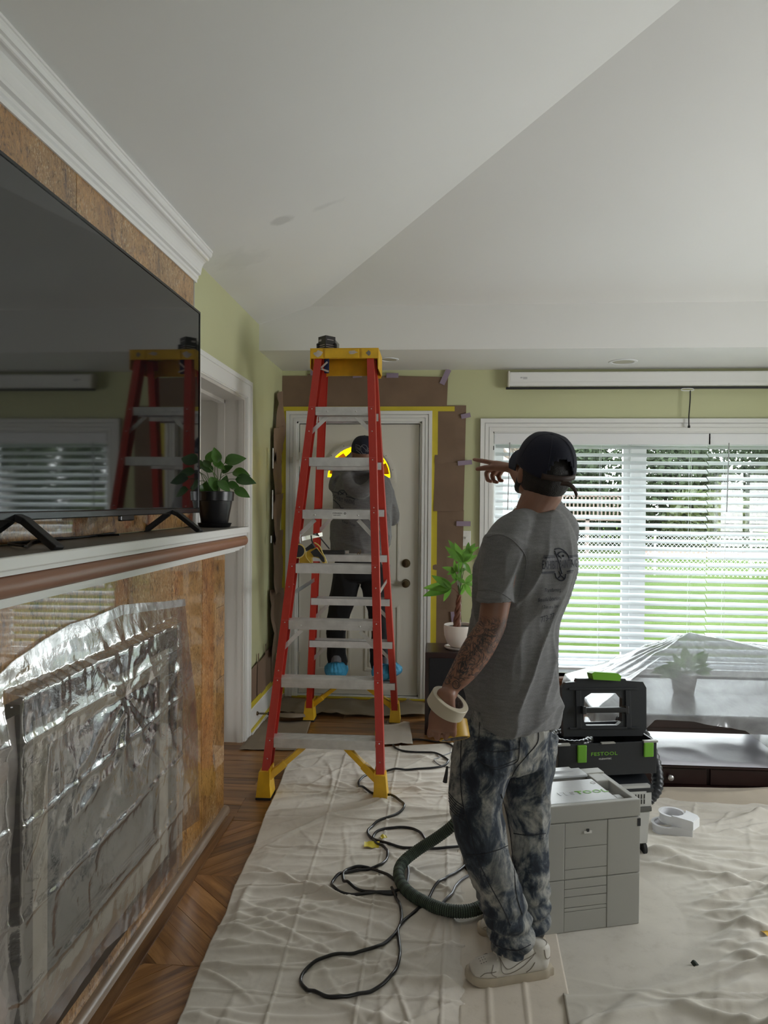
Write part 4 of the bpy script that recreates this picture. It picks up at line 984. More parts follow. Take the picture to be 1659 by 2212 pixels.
for k in range(3):
    pts = []
    for i in range(30):
        u = i/29; a = 2*PI*k/3+u*9; r = .015*(1-.45*u); pts.append((q0.x+(q1.x-q0.x)*u+r*math.cos(a), pcy+r*math.sin(a), q0.z+(q1.z-q0.z)*u))
    MB().tube(pts, .012, 8, rr=[.016-.008*i/29 for i in range(30)]).build('trunk', mat('reddish bark', (.14, .05, .025), .6, var=.3, vscale=40) if k == 0 else bpy.data.materials['reddish bark'], bp, auto=60)
FAN = [((975, 1270), [(915, 1262), (912, 1280), (935, 1240), (955, 1245), (952, 1298), (965, 1275)], 'leafg'), ((985, 1235), [(955, 1222), (962, 1238), (1000, 1205), (980, 1212), (1010, 1225)], 'leafb'),
       ((1000, 1215), [(965, 1180), (985, 1172), (1025, 1170), (1030, 1195), (1022, 1240)], 'leafb'), ((1005, 1260), [(1028, 1235), (1035, 1262), (985, 1245), (1018, 1290), (992, 1288)], 'leafb'), ((990, 1205), [(975, 1165), (1006, 1180), (968, 1200)], 'leafb'),
       ((1010, 1195), [(1012, 1168), (1032, 1180)], 'leafb'), ((985, 1255), [(975, 1225), (1000, 1230), (970, 1262)], 'leafg')]
lm2 = leafmesh(.07, .028, .18, .35)
random.seed(11)
for hub, tips, mm in FAN:
    dy_ = random.uniform(-.05, .05); hb = at(*hub, Y=pcy+dy_)
    MB().tube(smoothpath([q1, (q1+hb)/2+Vector((0, 0, .01)), hb], 6), .0022, 5, rr=[.004-.0025*i/12 for i in range(13)]).build('branch', bpy.data.materials['reddish bark'] if mm == 'leafg' else M['stem'], bp, auto=60)
    for tp in tips:
        tq = at(*tp, Y=pcy+dy_+random.uniform(-.03, .03)); place_leaf(lm2, hb, tq, bp, M[mm], up=(random.uniform(-.3, .3), -.9, .5))
# ================================================================ LOW TABLE, PLANT, PLASTIC TENT
x0, x1, y0t, y1t = .84, 3.05, 3.84, 4.66
tb = thing('low_table', 'low dark mahogany two tier table with a drawer base, under plastic', 'table', (1.9, 4.25, 0))
MB().box(x0, x1, y0t, y1t, .315, .385, bev=.006).box(x0+.02, x1-.02, y0t+.02, y1t-.02, .29, .315).build('table_top', M['darkwood'], tb)
for xx in (x0+.03, 1.93, x1-.10):
    for yy in (y0t+.04, y1t-.10): MB().box(xx, xx+.07, yy, yy+.06, .12, .29).build('leg', M['darkwood'], tb)
MB().box(x0, x1, y0t+.02, y1t, .015, .12, bev=.005).box(x0-.006, x1+.006, y0t-.005, y1t, .110, .122, bev=.003).box(x0, x1, y0t+.01, y1t, 0, .02).build('drawer_base', M['darkwood'], tb)
for a, b in ((x0+.02, 1.42), (1.44, 2.20), (2.22, x1-.02)):
    dr = MB().box(a, b, y0t+.006, y0t+.022, .022, .106, bev=.003).build('drawer', M['darkwood'], tb)
    if a < 1.4 or a > 2: kx = (a+b)/2+.3
    else: kx = at(1447, 1668, Y=y0t).x
    if a > x0+.1: MB().lathe([(0, 0), (.008, 0), (.007, .012), (.014, .018), (.015, .026), (.009, .032), (0, .033)], 16, basis((0, -1, 0), o=(kx, y0t+.006, .062))).build('knob', mat('pale metal knob', (.5, .48, .47), .3, metal=.6), dr, auto=40)
#ws = floorsheet('white_sheet', 'glossy white sheet lying on the lower tier of the dark table', ((0, 0), (1, 0), (1, 1), (0, 1)), mat('glossy white sheet', (.80, .80, .85), .25, var=.02, bump=.3, bscale=20), cat='sheet') if False else None
gx_, gy_ = np.meshgrid(np.linspace(x0+.02, x1-.02, 90), np.linspace(y0t+.0, y1t-.03, 36), indexing='ij')
gz_ = .1245+.010*ridge(gx_*3, gy_*5, 0, 4, 3)*(gy_ > y0t+.02)
ws = link('white_sheet', gridmesh(gx_, gy_, gz_, 'ws'), mat('glossy white sheet', (.88, .87, .93), .30, bump=.25, bscale=25), smooth=True)
tag(ws, 'glossy white sheet lying on the lower tier of the dark table', 'sheet')
# plant on the table
pkx, pky, pkz = at(1490, 1366, Y=4.28).x, 4.28, at(1490, 1366, Y=4.28).z
cp = thing('table_plant', 'leafy green plant in a pot covered by the clear plastic', 'plant', (pkx, pky, .385))
T = Matrix.Translation((pkx-.03, pky, .387))
MB().lathe([(0, 0), (.055, 0), (.075, .11), (.07, .115), (0, .105)], 24, T).build('pot', mat('grey brown pot', (.18, .15, .14), .5), cp, auto=40)
lm3 = leafmesh(.07, .040, .2, .4); random.seed(21)
for k in range(26):
    a = random.uniform(0, 2*PI); el = random.uniform(.1, 1.2); r = random.uniform(.08, .17)
    b = Vector((pkx-.02+.02*math.cos(a), pky+.02*math.sin(a), .50)); tq = b + Vector((math.cos(a)*math.cos(el)*r, math.sin(a)*math.cos(el)*r*.8, math.sin(el)*r*1.15-.01))
    if tq.z > pkz-.03: tq.z = pkz-.03
    b = b + (tq-b)*.25
    MB().tube([Vector((pkx-.03, pky, .495)), b], .0018, 4).build('stem', M['stem'], cp)
    place_leaf(lm3, b, tq, cp, M['leafg'], up=(0, -.6, .8))
# plastic tent over the table: plan grid folded down over the edges
M['tent'] = filmmat('hazy draped plastic sheeting', .36, (.92, .94, .95), .14, .006, .05, scale=.8, haze=(.93, .95, .97), gl_=.6)
NX, NY = 240, 130
s_ = np.linspace(-.36, 1, NX+1)[:, None]*np.ones((1, NY+1)); t_ = np.linspace(-.42, 1.06, NY+1)[None, :]*np.ones((NX+1, 1))
LX, LY = x1-x0, y1t-y0t
X_ = x0 + np.maximum(s_, 0)*LX; Y_ = y0t + t_*LY
over_l = np.maximum(-s_, 0)*1.0                            # hanging length at the left end (m)
front_len = np.interp(np.clip(s_, 0, 1)*LX+x0, [x0, 1.02, 1.15, 1.35, 1.60, 1.72, 1.80, 1.95, 2.1, 2.3, 3.0], [.30, .14, .03, .035, .07, .16, .27, .30, .26, .24, .24])
tt = np.maximum(-t_, 0)/.42; over_f = tt*front_len
Yc = np.clip(Y_, y0t, y1t+.03)
dx = (X_-pkx); dy = (Yc-pky)
rn = np.maximum(np.where(dx < 0, -dx/(pkx-x0), dx/(x1-pkx)), np.where(dy < 0, -dy/(pky-y0t), dy/(y1t+.03-pky)))
rn = np.clip(rn, 0, 1)
Z_ = .392 + (pkz-.392)*(1-rn)**1.08
ang = np.arctan2(dy*2.2, dx)
Z_ += .026*np.abs(np.sin(ang*7+2*vn(dx*2, dy*2, 0, 3)))*np.clip(rn*3, 0, 1)*(1-rn)**.7 + .010*ridge(X_*6, Yc*9, 0, 7, 4)*np.clip((1-rn)*4, 0, 1)
X_ = X_ - .010*np.minimum(over_l*20, 1) - .018*np.abs(vn(Y_*9, over_l*3, 0, 2))*np.minimum(over_l*8, 1)
pull = np.minimum(over_f*12, 1)
Yc = Yc - pull*(.010 + .045*np.abs(vn(X_*7, over_f*3, 0, 5)) + .02*ridge(X_*11, over_f*5, 0, 6, 3))
Z_ = np.maximum(Z_ - over_l - over_f*(1), .006+.004*vn(X_*20, Y_*20))
tp_ = link('plastic_dust_sheet', gridmesh(X_, Yc, Z_, 'tent'), M['tent'], smooth=True)
tag(tp_, 'translucent plastic dust sheet draped like a tent over the low table and plant', 'plastic sheet')
# ================================================================ OUTDOORS
GZ = -.45
t = NT('lawn grass'); n1 = t.noise(t.map(), .35, 4); n2 = t.noise(t.map(), 9, 5, .7)
t.set('Base Color', t.mix(.5, t.ramp(n1, [(.35, (.030, .048, .013)), (.65, (.050, .072, .022))]), t.ramp(n2, [(.3, .5), (.7, 1.5)]), 'MULTIPLY')).set('Roughness', 1.0).set('Specular IOR Level', 0.0); t.bump(n2, .6, .03)
lw_ = MB().box(-60, 90, YF+.6, 80, GZ-.3, GZ).build('lawn', t.m); tag(lw_, 'sunlit green back lawn seen through the blinds', 'lawn', kind='stuff')
MB().box(-4, 8, YF+.2, YF+.6, GZ-.3, GZ+.02).build('patio_edge', mat('pale concrete', (.35, .34, .33), .9))['kind'] = 'structure'
def foliage(name, label, c, r, n, m, trunk=None, seed=0, sz=.2, flat=1.0):
    rr = np.random.default_rng(seed); d = rr.normal(size=(n, 3)); d /= np.linalg.norm(d, axis=1)[:, None]
    rad = rr.uniform(.45, 1, n)**.5*(1+.22*vn(d[:, 0]*2.5, d[:, 1]*2.5, d[:, 2]*2.5, seed))
    p = d*rad[:, None]*np.array(r)+np.array(c); a = rr.normal(size=(n, 3)); a /= np.linalg.norm(a, axis=1)[:, None]; b = rr.normal(size=(n, 3)); b -= (b*a).sum(1)[:, None]*a; b /= np.linalg.norm(b, axis=1)[:, None]
    s = rr.uniform(.5, 1.2, n)[:, None]*sz; v = np.stack([p-a*s, p+b*s*.55, p+a*s, p-b*s*.55], 1).reshape(-1, 3)
    f = np.arange(n*4).reshape(n, 4); me = bpy.data.meshes.new(name); me.from_pydata(v.tolist(), [], f.tolist()); me.update()
    R = thing(name, label, 'tree' if trunk else 'bush', (c[0], c[1], GZ), 'trees and bushes beyond the fence')
    link('foliage', me, m, R)['kind'] = 'stuff'
    if trunk: MB().tube([(c[0], c[1], GZ), (c[0]+.1, c[1], c[2])], trunk, 8, rr=[trunk, trunk*.5]).build('trunk', M['barkd'], R)
M['barkd'] = mat('grey brown bark', (.09, .07, .055), .9, var=.3, vscale=9)
M['ever'] = leafmat('dusty evergreen needles', (.034, .050, .028), (.050, .068, .038), .15, .7); M['ever2'] = leafmat('grey green needles', (.038, .052, .030), (.054, .07, .038), .2, .7); M['spring'] = leafmat('fresh yellow green leaves', (.045, .062, .020), (.06, .08, .026), .4)
TR = [(9.5, 34, 4.2, 3.4, 3.4, 'ever2', 'grey green evergreen tree behind the mullion of the window'), (13.5, 36, 5.2, 3.0, 3.9, 'ever', 'tall dark evergreen tree just right of the mullion'), (17.2, 33, 4.3, 2.8, 3.3, 'ever2', 'round dusty green evergreen right of the tall dark one'),
      (20.5, 35, 5.0, 3.0, 3.6, 'ever', 'broad dark evergreen near the right picture edge'), (6.2, 37, 4.0, 2.2, 3.2, 'ever', 'narrow dark evergreen beside the man\'s head'), (24.2, 36, 4.6, 3.2, 3.4, 'ever2', 'pale evergreen beyond the right blind'), (11.5, 31, 1.9, 1.8, 1.4, 'spring', 'low yellow green bush in front of the dark evergreens'),
      (19.0, 29.5, 1.6, 1.8, 1.2, 'ever', 'low dark bush behind the wire fence at right')]
for i, (x, y, z, rx, rz, mm, lb) in enumerate(TR): foliage('evergreen_tree' if rz > 2 else 'bush', lb, (x, y, GZ+rz*.92), (rx*1.12, 2.0, rz), 9500 if rz > 2 else 2500, M[mm], .18 if rz > 2 else None, seed=i, sz=.17)
# bare branching tree at the left
def bare(c, h, seed, name, label):
    r = random.Random(seed); mb = MB()
    def br(p, d, L, rad, k):
        q = p+d*L; mb.tube([p, (p+q)/2+Vector((r.uniform(-1, 1), 0, r.uniform(-1, 1)))*L*.06, q], rad, 5, caps=False, rr=[rad, rad*.85, rad*.7])
        if k:
            for _ in range(3): 
                nd = (d+Vector((r.uniform(-.8, .8), r.uniform(-.5, .5), r.uniform(-.15, .7)))).normalized(); br(q, nd, L*r.uniform(.6, .8), rad*.6, k-1)
    br(Vector(c), Vector((0, 0, 1)), h*.32, h*.02, 5); return tag(mb.build(name, M['barkd']), label, 'tree', 'trees and bushes beyond the fence')
bare((2.3, 19, GZ), 6.2, 4, 'bare_tree', 'leafless branching tree seen just left of the man\'s cap'); bare((17, 27, GZ), 9, 9, 'bare_tree', 'tall leafless tree rising among the evergreens at right')
# neighbour house with deck
nh = thing('house', 'neighbour\'s pale house with a raised dark deck beside the evergreens', 'house', (5.0, 33, GZ))
MB().box(1.2, 5.4, 31, 36, GZ, 3.0).build('wall', mat('pale siding', (.50, .50, .49), .8), nh)
MB().prism([(.8, 3.0), (5.8, 3.0), (3.3, 4.6)], 30.6, 36.4, 'Y').build('roof', mat('grey shingles', (.20, .20, .21), .9, bump=.4, bscale=8), nh)
for xx in (1.9, 3.4): f = MB().box(xx, xx+.9, 30.96, 31.0, .9, 2.2).build('window', M['vinyl'], nh); MB().box(xx+.08, xx+.82, 30.94, 30.96, .98, 2.12).build('pane', mat('dark window glass', (.05, .06, .07), .1) if xx < 2 else bpy.data.materials['dark window glass'], f)
dk = mat('weathered deck timber', (.12, .09, .075), .8)
MB().box(4.2, 7.4, 28.0, 30.9, .85, .98).box(4.2, 7.4, 28.0, 28.06, 1.75, 1.83).build('deck', dk, nh)
mb = MB()
for k in range(22): mb.box(4.2+k*.15, 4.25+k*.15, 28.0, 28.05, .95, 1.78)
for xx in (4.25, 5.8, 7.3): mb.box(xx-.07, xx+.07, 28.0, 28.12, GZ, .9)
mb.build('railing', dk, nh)
# chain link fence
cf = thing('wire_fence', 'chain link fence crossing the lawn in front of the evergreens', 'fence', (10, 19.5, GZ))
me_ = []; FH = 1.15; mb = MB(); fx0, fx1, fy0, fy1 = 3.6, 18.0, 20.5, 18.6
def fp(x, z): return (x, fy0+(fy1-fy0)*(x-fx0)/(fx1-fx0), GZ+z)
k = 0
for i in range(int((fx1-fx0+FH)/.11)):
    xx = fx0-FH+i*.11
    for sg in (1, -1):
        a, b = (xx, xx+FH); za, zb = (0, FH) if sg > 0 else (FH, 0)
        if a < fx0: za += (zb-za)*(fx0-a)/(b-a); a = fx0
        if b > fx1: zb = za+(zb-za)*(fx1-a)/(b-a); b = fx1
        if b-a > .02: mb.tube([fp(a, za), fp(b, zb)], .0035, 3, caps=False)
M['galv'] = mat('galvanised wire', (.5, .52, .53), .5, metal=.4)
mb.build('wire_mesh', M['galv'], cf, fix=False)['kind'] = 'stuff'
MB().tube([fp(fx0, FH+.02), fp(fx1, FH+.02)], .022, 6).build('top_rail', M['galv'], cf)
for k in range(7): xx = fx0+k*(fx1-fx0)/6; MB().tube([fp(xx, 0), fp(xx, FH+.08)], .03, 8).build('post', M['galv'], cf)
gb = MB()
for k in range(1): gb.box(8, 30, 27.2, 30.5, GZ, GZ+.06)
tag(gb.build('mulch_bed', mat('reddish mulch', (.16, .09, .07), .95, var=.4, vscale=3, bump=.6, bscale=10)), 'strip of reddish mulch below the evergreens', 'mulch', kind='stuff')
# ================================================================ DROP CLOTHS
def clothmat(name, c0, c1, fibre=900):
    t = NT(name); n = t.noise(t.map(), 2.2, 4, .55); w = t.noise(t.map(scale=(1, 1, 1)), fibre, 2, .5); s = t.noise(t.map(), 17, 4, .7)
    c = t.ramp(n, [(.3, c0), (.7, c1)]); c = t.mix(.6, c, t.ramp(s, [(.28, (.82, .80, .77)), (.45, (1, 1, 1)), (.7, (1.06, 1.06, 1.05))]), 'MULTIPLY')
    t.set('Base Color', c).set('Roughness', .9).set('Sheen Weight', .15)
    t.bump(t.math('ADD', t.math('MULTIPLY', w, .2), t.math('MULTIPLY', s, .8)), .25, .004); return t.m
M['canvas'] = clothmat('beige cotton drop cloth', (.58, .53, .46), (.68, .625, .555)); M['canvas2'] = clothmat('grey beige cotton drop cloth', (.54, .505, .44), (.64, .60, .535))
def quadgrid(c, nx, ny):
    tl_, tr_, br_, bl_ = [np.array(q, float) for q in c]; U = np.linspace(0, 1, nx+1)[:, None, None]; V = np.linspace(0, 1, ny+1)[None, :, None]
    P = (tl_*(1-U)+tr_*U)*(1-V)+(bl_*(1-U)+br_*U)*V; return P[..., 0], P[..., 1], U[..., 0], V[..., 0]
def f2(px, py): p = at(px, py, Z=.006); return (p.x, p.y)
def crease(d, w=.004): return np.exp(-(d/w)**2)
def creases(x, y, seed, n, ang, spread, box, hmax=.010, wmin=.004, wmax=.012, L=(.15, .6)):
    r = np.random.default_rng(seed); z = np.zeros_like(x); x0, x1, y0, y1 = box
    for k in range(n):
        cx, cy = r.uniform(x0, x1), r.uniform(y0, y1); a = math.radians(ang + r.normal()*spread); ln = r.uniform(*L); w = r.uniform(wmin, wmax); h = r.uniform(.25, 1)*hmax; cv = r.normal()*.35
        dx, dy = x-cx, y-cy; s = dx*math.cos(a)+dy*math.sin(a); d = -dx*math.sin(a)+dy*math.cos(a)+cv*s*s+.012*np.sin(s*r.uniform(5, 14)+k)
        e = np.exp(-(s/ln)**4*1.5); side = np.where(d > 0, 1.0, 2.2); z = np.maximum(z, .0)+h*e*np.exp(-(d/(w*side))**2)
    return z
def wrinkle(x, y, seed, amp=1.0, fx=1.0, lo=1.0):
    wx = x+.10*vn(x*2.3, y*2.3, 0, seed+20); wy = y+.10*vn(x*2.3, y*2.3, 5, seed+21)
    w = lo*.024*ridge(wx*2.2*fx, wy*4.5, 0, seed, 4) + lo*.016*ridge(wx*5*fx, wy*9, 0, seed+1, 4) + .0085*ridge(wx*12, wy*15, 0, seed+2, 3) + .0035*ridge(wx*27, wy*30, 0, seed+3, 2)
    m = .35+.65*np.clip(.5+.9*vn(x*1.5, y*1.5, 0, seed+4), 0, 1); return amp*w*m
tlc, trc, brc, blc = f2(632, 1628), f2(1003, 1606), f2(1004, 2215), f2(384, 2215)
lo = lambda a, b, t: (a[0]+(b[0]-a[0])*t, a[1]+(b[1]-a[1])*t)
brc2, blc2 = (brc[0]-.02, 1.2), (blc[0]+.06, 1.2)
brc2 = lo(trc, brc, 1.35); blc2 = lo(tlc, blc, 1.35)
x, y, U, V = quadgrid((tlc, trc, brc2, blc2), 190, 560)
bx_ = (-.9, .3, 1.2, 4.2)
z = .006 + .30*wrinkle(x, y, 3, 1.0, .8, .7) + np.minimum(1, np.minimum(U, 1-U)*12+.15)*(creases(x, y, 5, 110, 0, 22, bx_, .011) + creases(x, y, 6, 60, 80, 25, bx_, .006, .003, .008, (.08, .3)) + .012*(.5+.5*vn(x*2.1, y*3.2, 0, 77)))
ux = U*(trc[0]-tlc[0]); vy = (4.2-y)
for k in range(1, 4): z += .0045*crease(ux-.31*k+.006*vn(vy*2, k, 0, 1))
for k in range(1, 12): z += .0050*crease(vy-.30*k+.008*vn(ux*3, k, 0, 2)+.03*(ux-.5)*(k % 3-1)) - .0
x = x + .006*vn(y*6, 1, 0, 9)*(1-U)**8
def drop(name, label, x, y, z, m):
    o = link(name, gridmesh(x, y, np.maximum(z, .004), name), m, None, True); md = o.modifiers.new('thick', 'SOLIDIFY'); md.thickness = .0025; md.offset = -1
    return tag(o, label, 'drop cloth', 'cotton drop cloths over the floor')
CL1 = drop('drop_cloth', 'long beige cotton drop cloth running from the ladder towards the viewer, cable on it', x, y, z, M['canvas'])
# smooth folded band next to it
a, b, c, d = f2(1003, 1600), f2(1110, 1600), f2(1160, 2215), f2(1003, 2215)
sx_ = lambda p, q, r: (q[0]+r, q[1])
x, y, U, V = quadgrid(((trc[0]-.03, trc[1]), (trc[0]+.33, trc[1]), (brc2[0]+.30, brc2[1]), (brc2[0]-.03, brc2[1])), 60, 360)
z = .0125 + .004*wrinkle(x, y, 8, .3) + .004*crease((U-.30)*.33, .006)+.004*crease((U-.62)*.33, .005) + .002*vn(x*5, y*5)
z = np.where(U < .05, np.maximum(z*U/.05, .016*0+.010), z)
CL2 = drop('drop_cloth', 'smooth folded band of drop cloth between the two large cloths, under the white sneakers', x, y, z, clothmat('smooth canvas band', (.60, .535, .45), (.68, .61, .52)))
# big rumpled cloth on the right
y_top = 3.80
xr0 = trc[0]+.30; xr1 = brc2[0]+.27
x, y, U, V = quadgrid(((xr0, y_top), (3.2, y_top+.02), (3.0, 1.15), (xr1, 1.15)), 420, 380)
w = .40*wrinkle(x, y, 13, 1.0, .7) + creases(x, y, 15, 150, 3, 16, (.3, 2.2, 1.3, 3.8), .016, .005, .016, (.2, .9)) + creases(x, y, 16, 40, 35, 12, (.7, 2.2, 1.3, 3.0), .030, .012, .030, (.3, 1.0)) + creases(x, y, 17, 70, 60, 35, (.3, 2.2, 1.3, 3.8), .007, .003, .008, (.08, .3)) + .014*(.5+.5*vn(x*1.8, y*2.6, 0, 78))
w += .012*ridge((x*.8-y*1.3)*1.5+vn(x*2, y*2, 0, 3)*.6, (x+y)*.5, 0, 31, 4)*np.clip((x-.75)*2, 0, 1)*np.clip((2.9-y)*2, 0, 1) + .008*ridge((x*.5-y*1.6)*2.6+vn(x*3, y*3, 0, 5)*.5, x*.9, 0, 33, 5)*np.clip((x-.55)*3, 0, 1)
flatz = np.clip(((x-.52)/.42)**2+((y-2.65)/.45)**2-.8, 0, 1)       # weight of the cases presses it flat
z = .010 + w*flatz*np.clip((3.75-y)*5, .2, 1)
CL3 = drop('drop_cloth', 'large rumpled drop cloth covering the floor on the right, under the cases', x, y, z, M['canvas2'])
# gathered roll of cloth in front of the low table
x, y, U, V = quadgrid(((1.05, 3.82), (3.1, 3.80), (3.1, 3.38), (1.0, 3.66)), 200, 60)
z = .008 + .055*np.sin(PI*V)**.7*(.35+.65*np.clip((U-.02)*3, 0, 1))*(.8+.25*vn(x*3, 0, 0, 4)) + .018*ridge(y*11+.5*x, x*1.5, 0, 17, 3)*np.sin(PI*V) + .008*ridge(y*24+x, x*3, 0, 18, 2)*np.sin(PI*V)
CL4 = drop('drop_cloth', 'gathered fold of drop cloth bunched up in front of the dark low table', x, y, z, mat('brown beige cloth', (.46, .40, .32), .9, var=.05, vscale=8, bump=.2, bscale=300))
# folded end near the door with yellow tape
floorsheet('cloth_corner', 'pale folded cloth corner at the far end of the long drop cloth', ((828, 1567), (884, 1564), (892, 1612), (820, 1612)), M['canvas'], h=.006, wob=.010, n=(14, 14), seed=6, cat='drop cloth')
yt_ = floorsheet('tape_scrap', 'yellow tape strip along the cloth edge by the right ladder rail', ((812, 1572), (826, 1568), (826, 1610), (808, 1606)), M['ytape'], h=.012, wob=.01, n=(4, 12), seed=8, cat='tape')
bpy.context.view_layer.update()
CT_ = [BVHTree.FromPolygons([v.co for v in o.data.vertices], [p.vertices[:] for p in o.data.polygons]) for o in (CL1, CL2, CL3, CL4)]
def ground(x, y):
    z = 0
    for t_ in CT_:
        h = t_.ray_cast(V_((x, y, .5)), V_((0, 0, -1)))[0]
        if h is not None: z = max(z, h.z)
    return z
V_ = Vector
def lying(px, py, z=.02): return at(px, py, Z=z)
# scraps of yellow tape
def scrap(px, py, label, w=.05, h=.02, seed=0, m=None, name='tape_scrap', cat='tape'):
    p = lying(px, py, .020); r = random.Random(seed); n = 8; gx_, gy_ = np.meshgrid(np.linspace(-w/2, w/2, n), np.linspace(-h/2, h/2, 4), indexing='ij')
    a = r.uniform(0, .6); X2 = p.x+gx_*math.cos(a)-gy_*math.sin(a); Y2 = p.y+gx_*math.sin(a)+gy_*math.cos(a)*1.8; Z2 = ground(p.x, p.y)+.003+.010*np.abs(vn(gx_*60, gy_*60, seed, 3))
    return tag(link(name, gridmesh(X2, Y2, Z2, name), m or M['ytape'], None, True), label, cat)
scrap(803, 1826, 'larger crumpled yellow tape scrap beside the black cable', .065, .03, 1); scrap(828, 1806, 'small yellow tape scrap above the larger one', .03, .018, 2); scrap(815, 1815, 'middle yellow tape scrap touching the black cable', .03, .012, 3)
scrap(1501, 2087, 'tiny dark debris on the right drop cloth', .02, .012, 5, mat('dark debris', (.03, .04, .03), .8), 'debris', 'debris'); scrap(1655, 2038, 'yellow scrap at the right picture edge on the cloth', .02, .02, 6, M['yellow'], 'tape_scrap')
# ================================================================ CABLES AND HOSE
M['cable'] = mat('black rubber cable', (.010, .010, .011), .30); M['greycable'] = mat('grey cable', (.16, .16, .18), .35)
def cable(name, label, px, r, m, z=.028, n=10, lift=None, Xm=None, cat='cable'):
    pts = [at(a[0], a[1], Z=(a[2] if len(a) > 2 else z)) for a in px]; P = smoothpath(pts, n); g_ = [ground(p.x, p.y) for p in P]; top_ = [max(g_[max(0, i-2):i+3]) for i in range(len(P))]
    top_ = [sum(top_[max(0, i-2):i+3])/len(top_[max(0, i-2):i+3]) for i in range(len(P))]
    for i, p in enumerate(P): p.z = top_[i]+r+.0015+max(0, p.z-z)
    return tag(MB().tube(P, r, 8).build(name, m, auto=60), label, cat)
cable('power_cable', 'long black power cable looping over the beige drop cloth past the ladder foot',
  [(990, 1618, .03), (960, 1600), (905, 1590), (860, 1594), (849, 1604), (862, 1618), (895, 1622), (935, 1624), (962, 1636), (968, 1645), (950, 1654), (890, 1660), (845, 1663), (800, 1670), (776, 1686), (780, 1700), (806, 1712), (845, 1720), (868, 1733), (872, 1746), (850, 1760), (812, 1775), (795, 1792), (800, 1803), (822, 1815), (860, 1826), (915, 1832), (960, 1830), (1012, 1821), (1060, 1818)], .0058, M['cable'])
cable('power_cable', 'black cable coiled in a double loop on the cloth, left of the green hose',
  [(920, 1811), (905, 1795), (880, 1786), (850, 1785), (820, 1791), (806, 1803), (812, 1818), (832, 1832), (837, 1848), (826, 1866), (800, 1876), (765, 1880), (735, 1890), (717, 1908), (724, 1923), (755, 1932), (800, 1928), (850, 1924, .034), (868, 1915, .034), (850, 1902), (815, 1882), (790, 1872), (765, 1872), (745, 1882), (741, 1900), (755, 1915), (790, 1924), (830, 1929), (858, 1931)], .0058, M['cable'])
cable('power_cable', 'black cable making a long low loop nearest to the viewer',
  [(846, 1915, .04), (856, 1940), (866, 1965), (866, 1990), (850, 2020), (815, 2045), (770, 2055), (720, 2064), (678, 2078), (655, 2096), (650, 2116), (668, 2135), (700, 2148), (745, 2150), (790, 2143), (830, 2122), (855, 2095), (864, 2060), (861, 2025), (860, 2005), (875, 1986), (905, 1963), (925, 1940), (940, 1915), (965, 1895), (990, 1878), (1012, 1858), (1030, 1846)], .0055, M['cable'])
cable('power_cable', 'grey sheathed cable running under the green hose towards the man', [(955, 1957), (975, 1935), (985, 1910), (1000, 1893), (1025, 1880), (1045, 1876)], .0052, M['greycable'])
cable('power_cable', 'short black cable curving behind the man\'s rear leg', [(1004, 1850, .02), (1004, 1868, .02), (1015, 1882, .02), (1035, 1890, .02), (1060, 1892, .02)], .0052, M['cable'])
cable('power_cable', 'grey cable segment dropping behind the inner bend of the hose', [(876, 1860), (882, 1885), (878, 1912)], .0055, M['greycable'])
cable('thin_wire', 'thin pale wire bent in a loop beside the man\'s knee pocket', [(975, 1625), (950, 1637), (938, 1645), (955, 1654), (972, 1658)], .0025, M['greycable'], z=.02)
# green black woven dust hose
t = NT('woven green and black hose sleeve'); uv = t.co('UV')
mp_ = t.n.new('ShaderNodeMapping'); mp_.inputs['Scale'].default_value = (1, 1, 1); t.L(uv, mp_.inputs[0])
sp_ = t.n.new('ShaderNodeSeparateXYZ'); t.L(mp_.outputs[0], sp_.inputs[0])
sa = t.math('SINE', t.math('ADD', t.math('MULTIPLY', sp_.outputs[0], 2*PI*14), t.math('MULTIPLY', sp_.outputs[1], 300.0))); sb = t.math('SINE', t.math('SUBTRACT', t.math('MULTIPLY', sp_.outputs[0], 2*PI*14), t.math('MULTIPLY', sp_.outputs[1], 560.0)))
ck = t.math('MULTIPLY', sa, sb)
t.set('Base Color', t.ramp(ck, [(.15, (.010, .016, .012)), (.45, (.10, .16, .10))])).set('Roughness', .6); t.bump(ck, .5, .002); M['hose'] = t.m
hp_ = [at(1010, 1745, Z=.22), at(985, 1775, Z=.20), at(950, 1805, Z=.15), at(900, 1838, Z=.09), at(868, 1866, Z=.06), at(862, 1895, Z=.05), at(880, 1925, Z=.045), at(920, 1950, Z=.045), at(965, 1966, Z=.045), at(1010, 1968, Z=.045), at(1045, 1955, Z=.045), at(1075, 1925, Z=.045), at(1100, 1900, Z=.045)]
hp_[0] = hp_[0] + Vector((.0, .06, 0))
P = smoothpath(hp_, 26); n = len(P)
L_ = [0]
for i in range(1, n): L_.append(L_[-1]+(P[i]-P[i-1]).length)
mb = MB().tube(P, .021, 20, caps=True, rr=[.0215+.0012*math.sin(2*PI*l/.0095) for l in L_]); me = mb.mesh('hose')
ul = me.uv_layers.new(name='UVMap'); 
for poly in me.polygons:
    base = [v for v in poly.vertices]; ks = [v % 20 for v in base]; wrap = max(ks)-min(ks) > 10
    for li, v in zip(poly.loop_indices, base):
        k = v % 20; ul.data[li].uv = ((k if not (wrap and k < 10) else k+20)/20, L_[min(v//20, n-1)])
ho = link('vacuum_hose', me, M['hose'], None, True); tag(ho, 'thick woven green and black vacuum hose curving round the man\'s feet', 'hose')

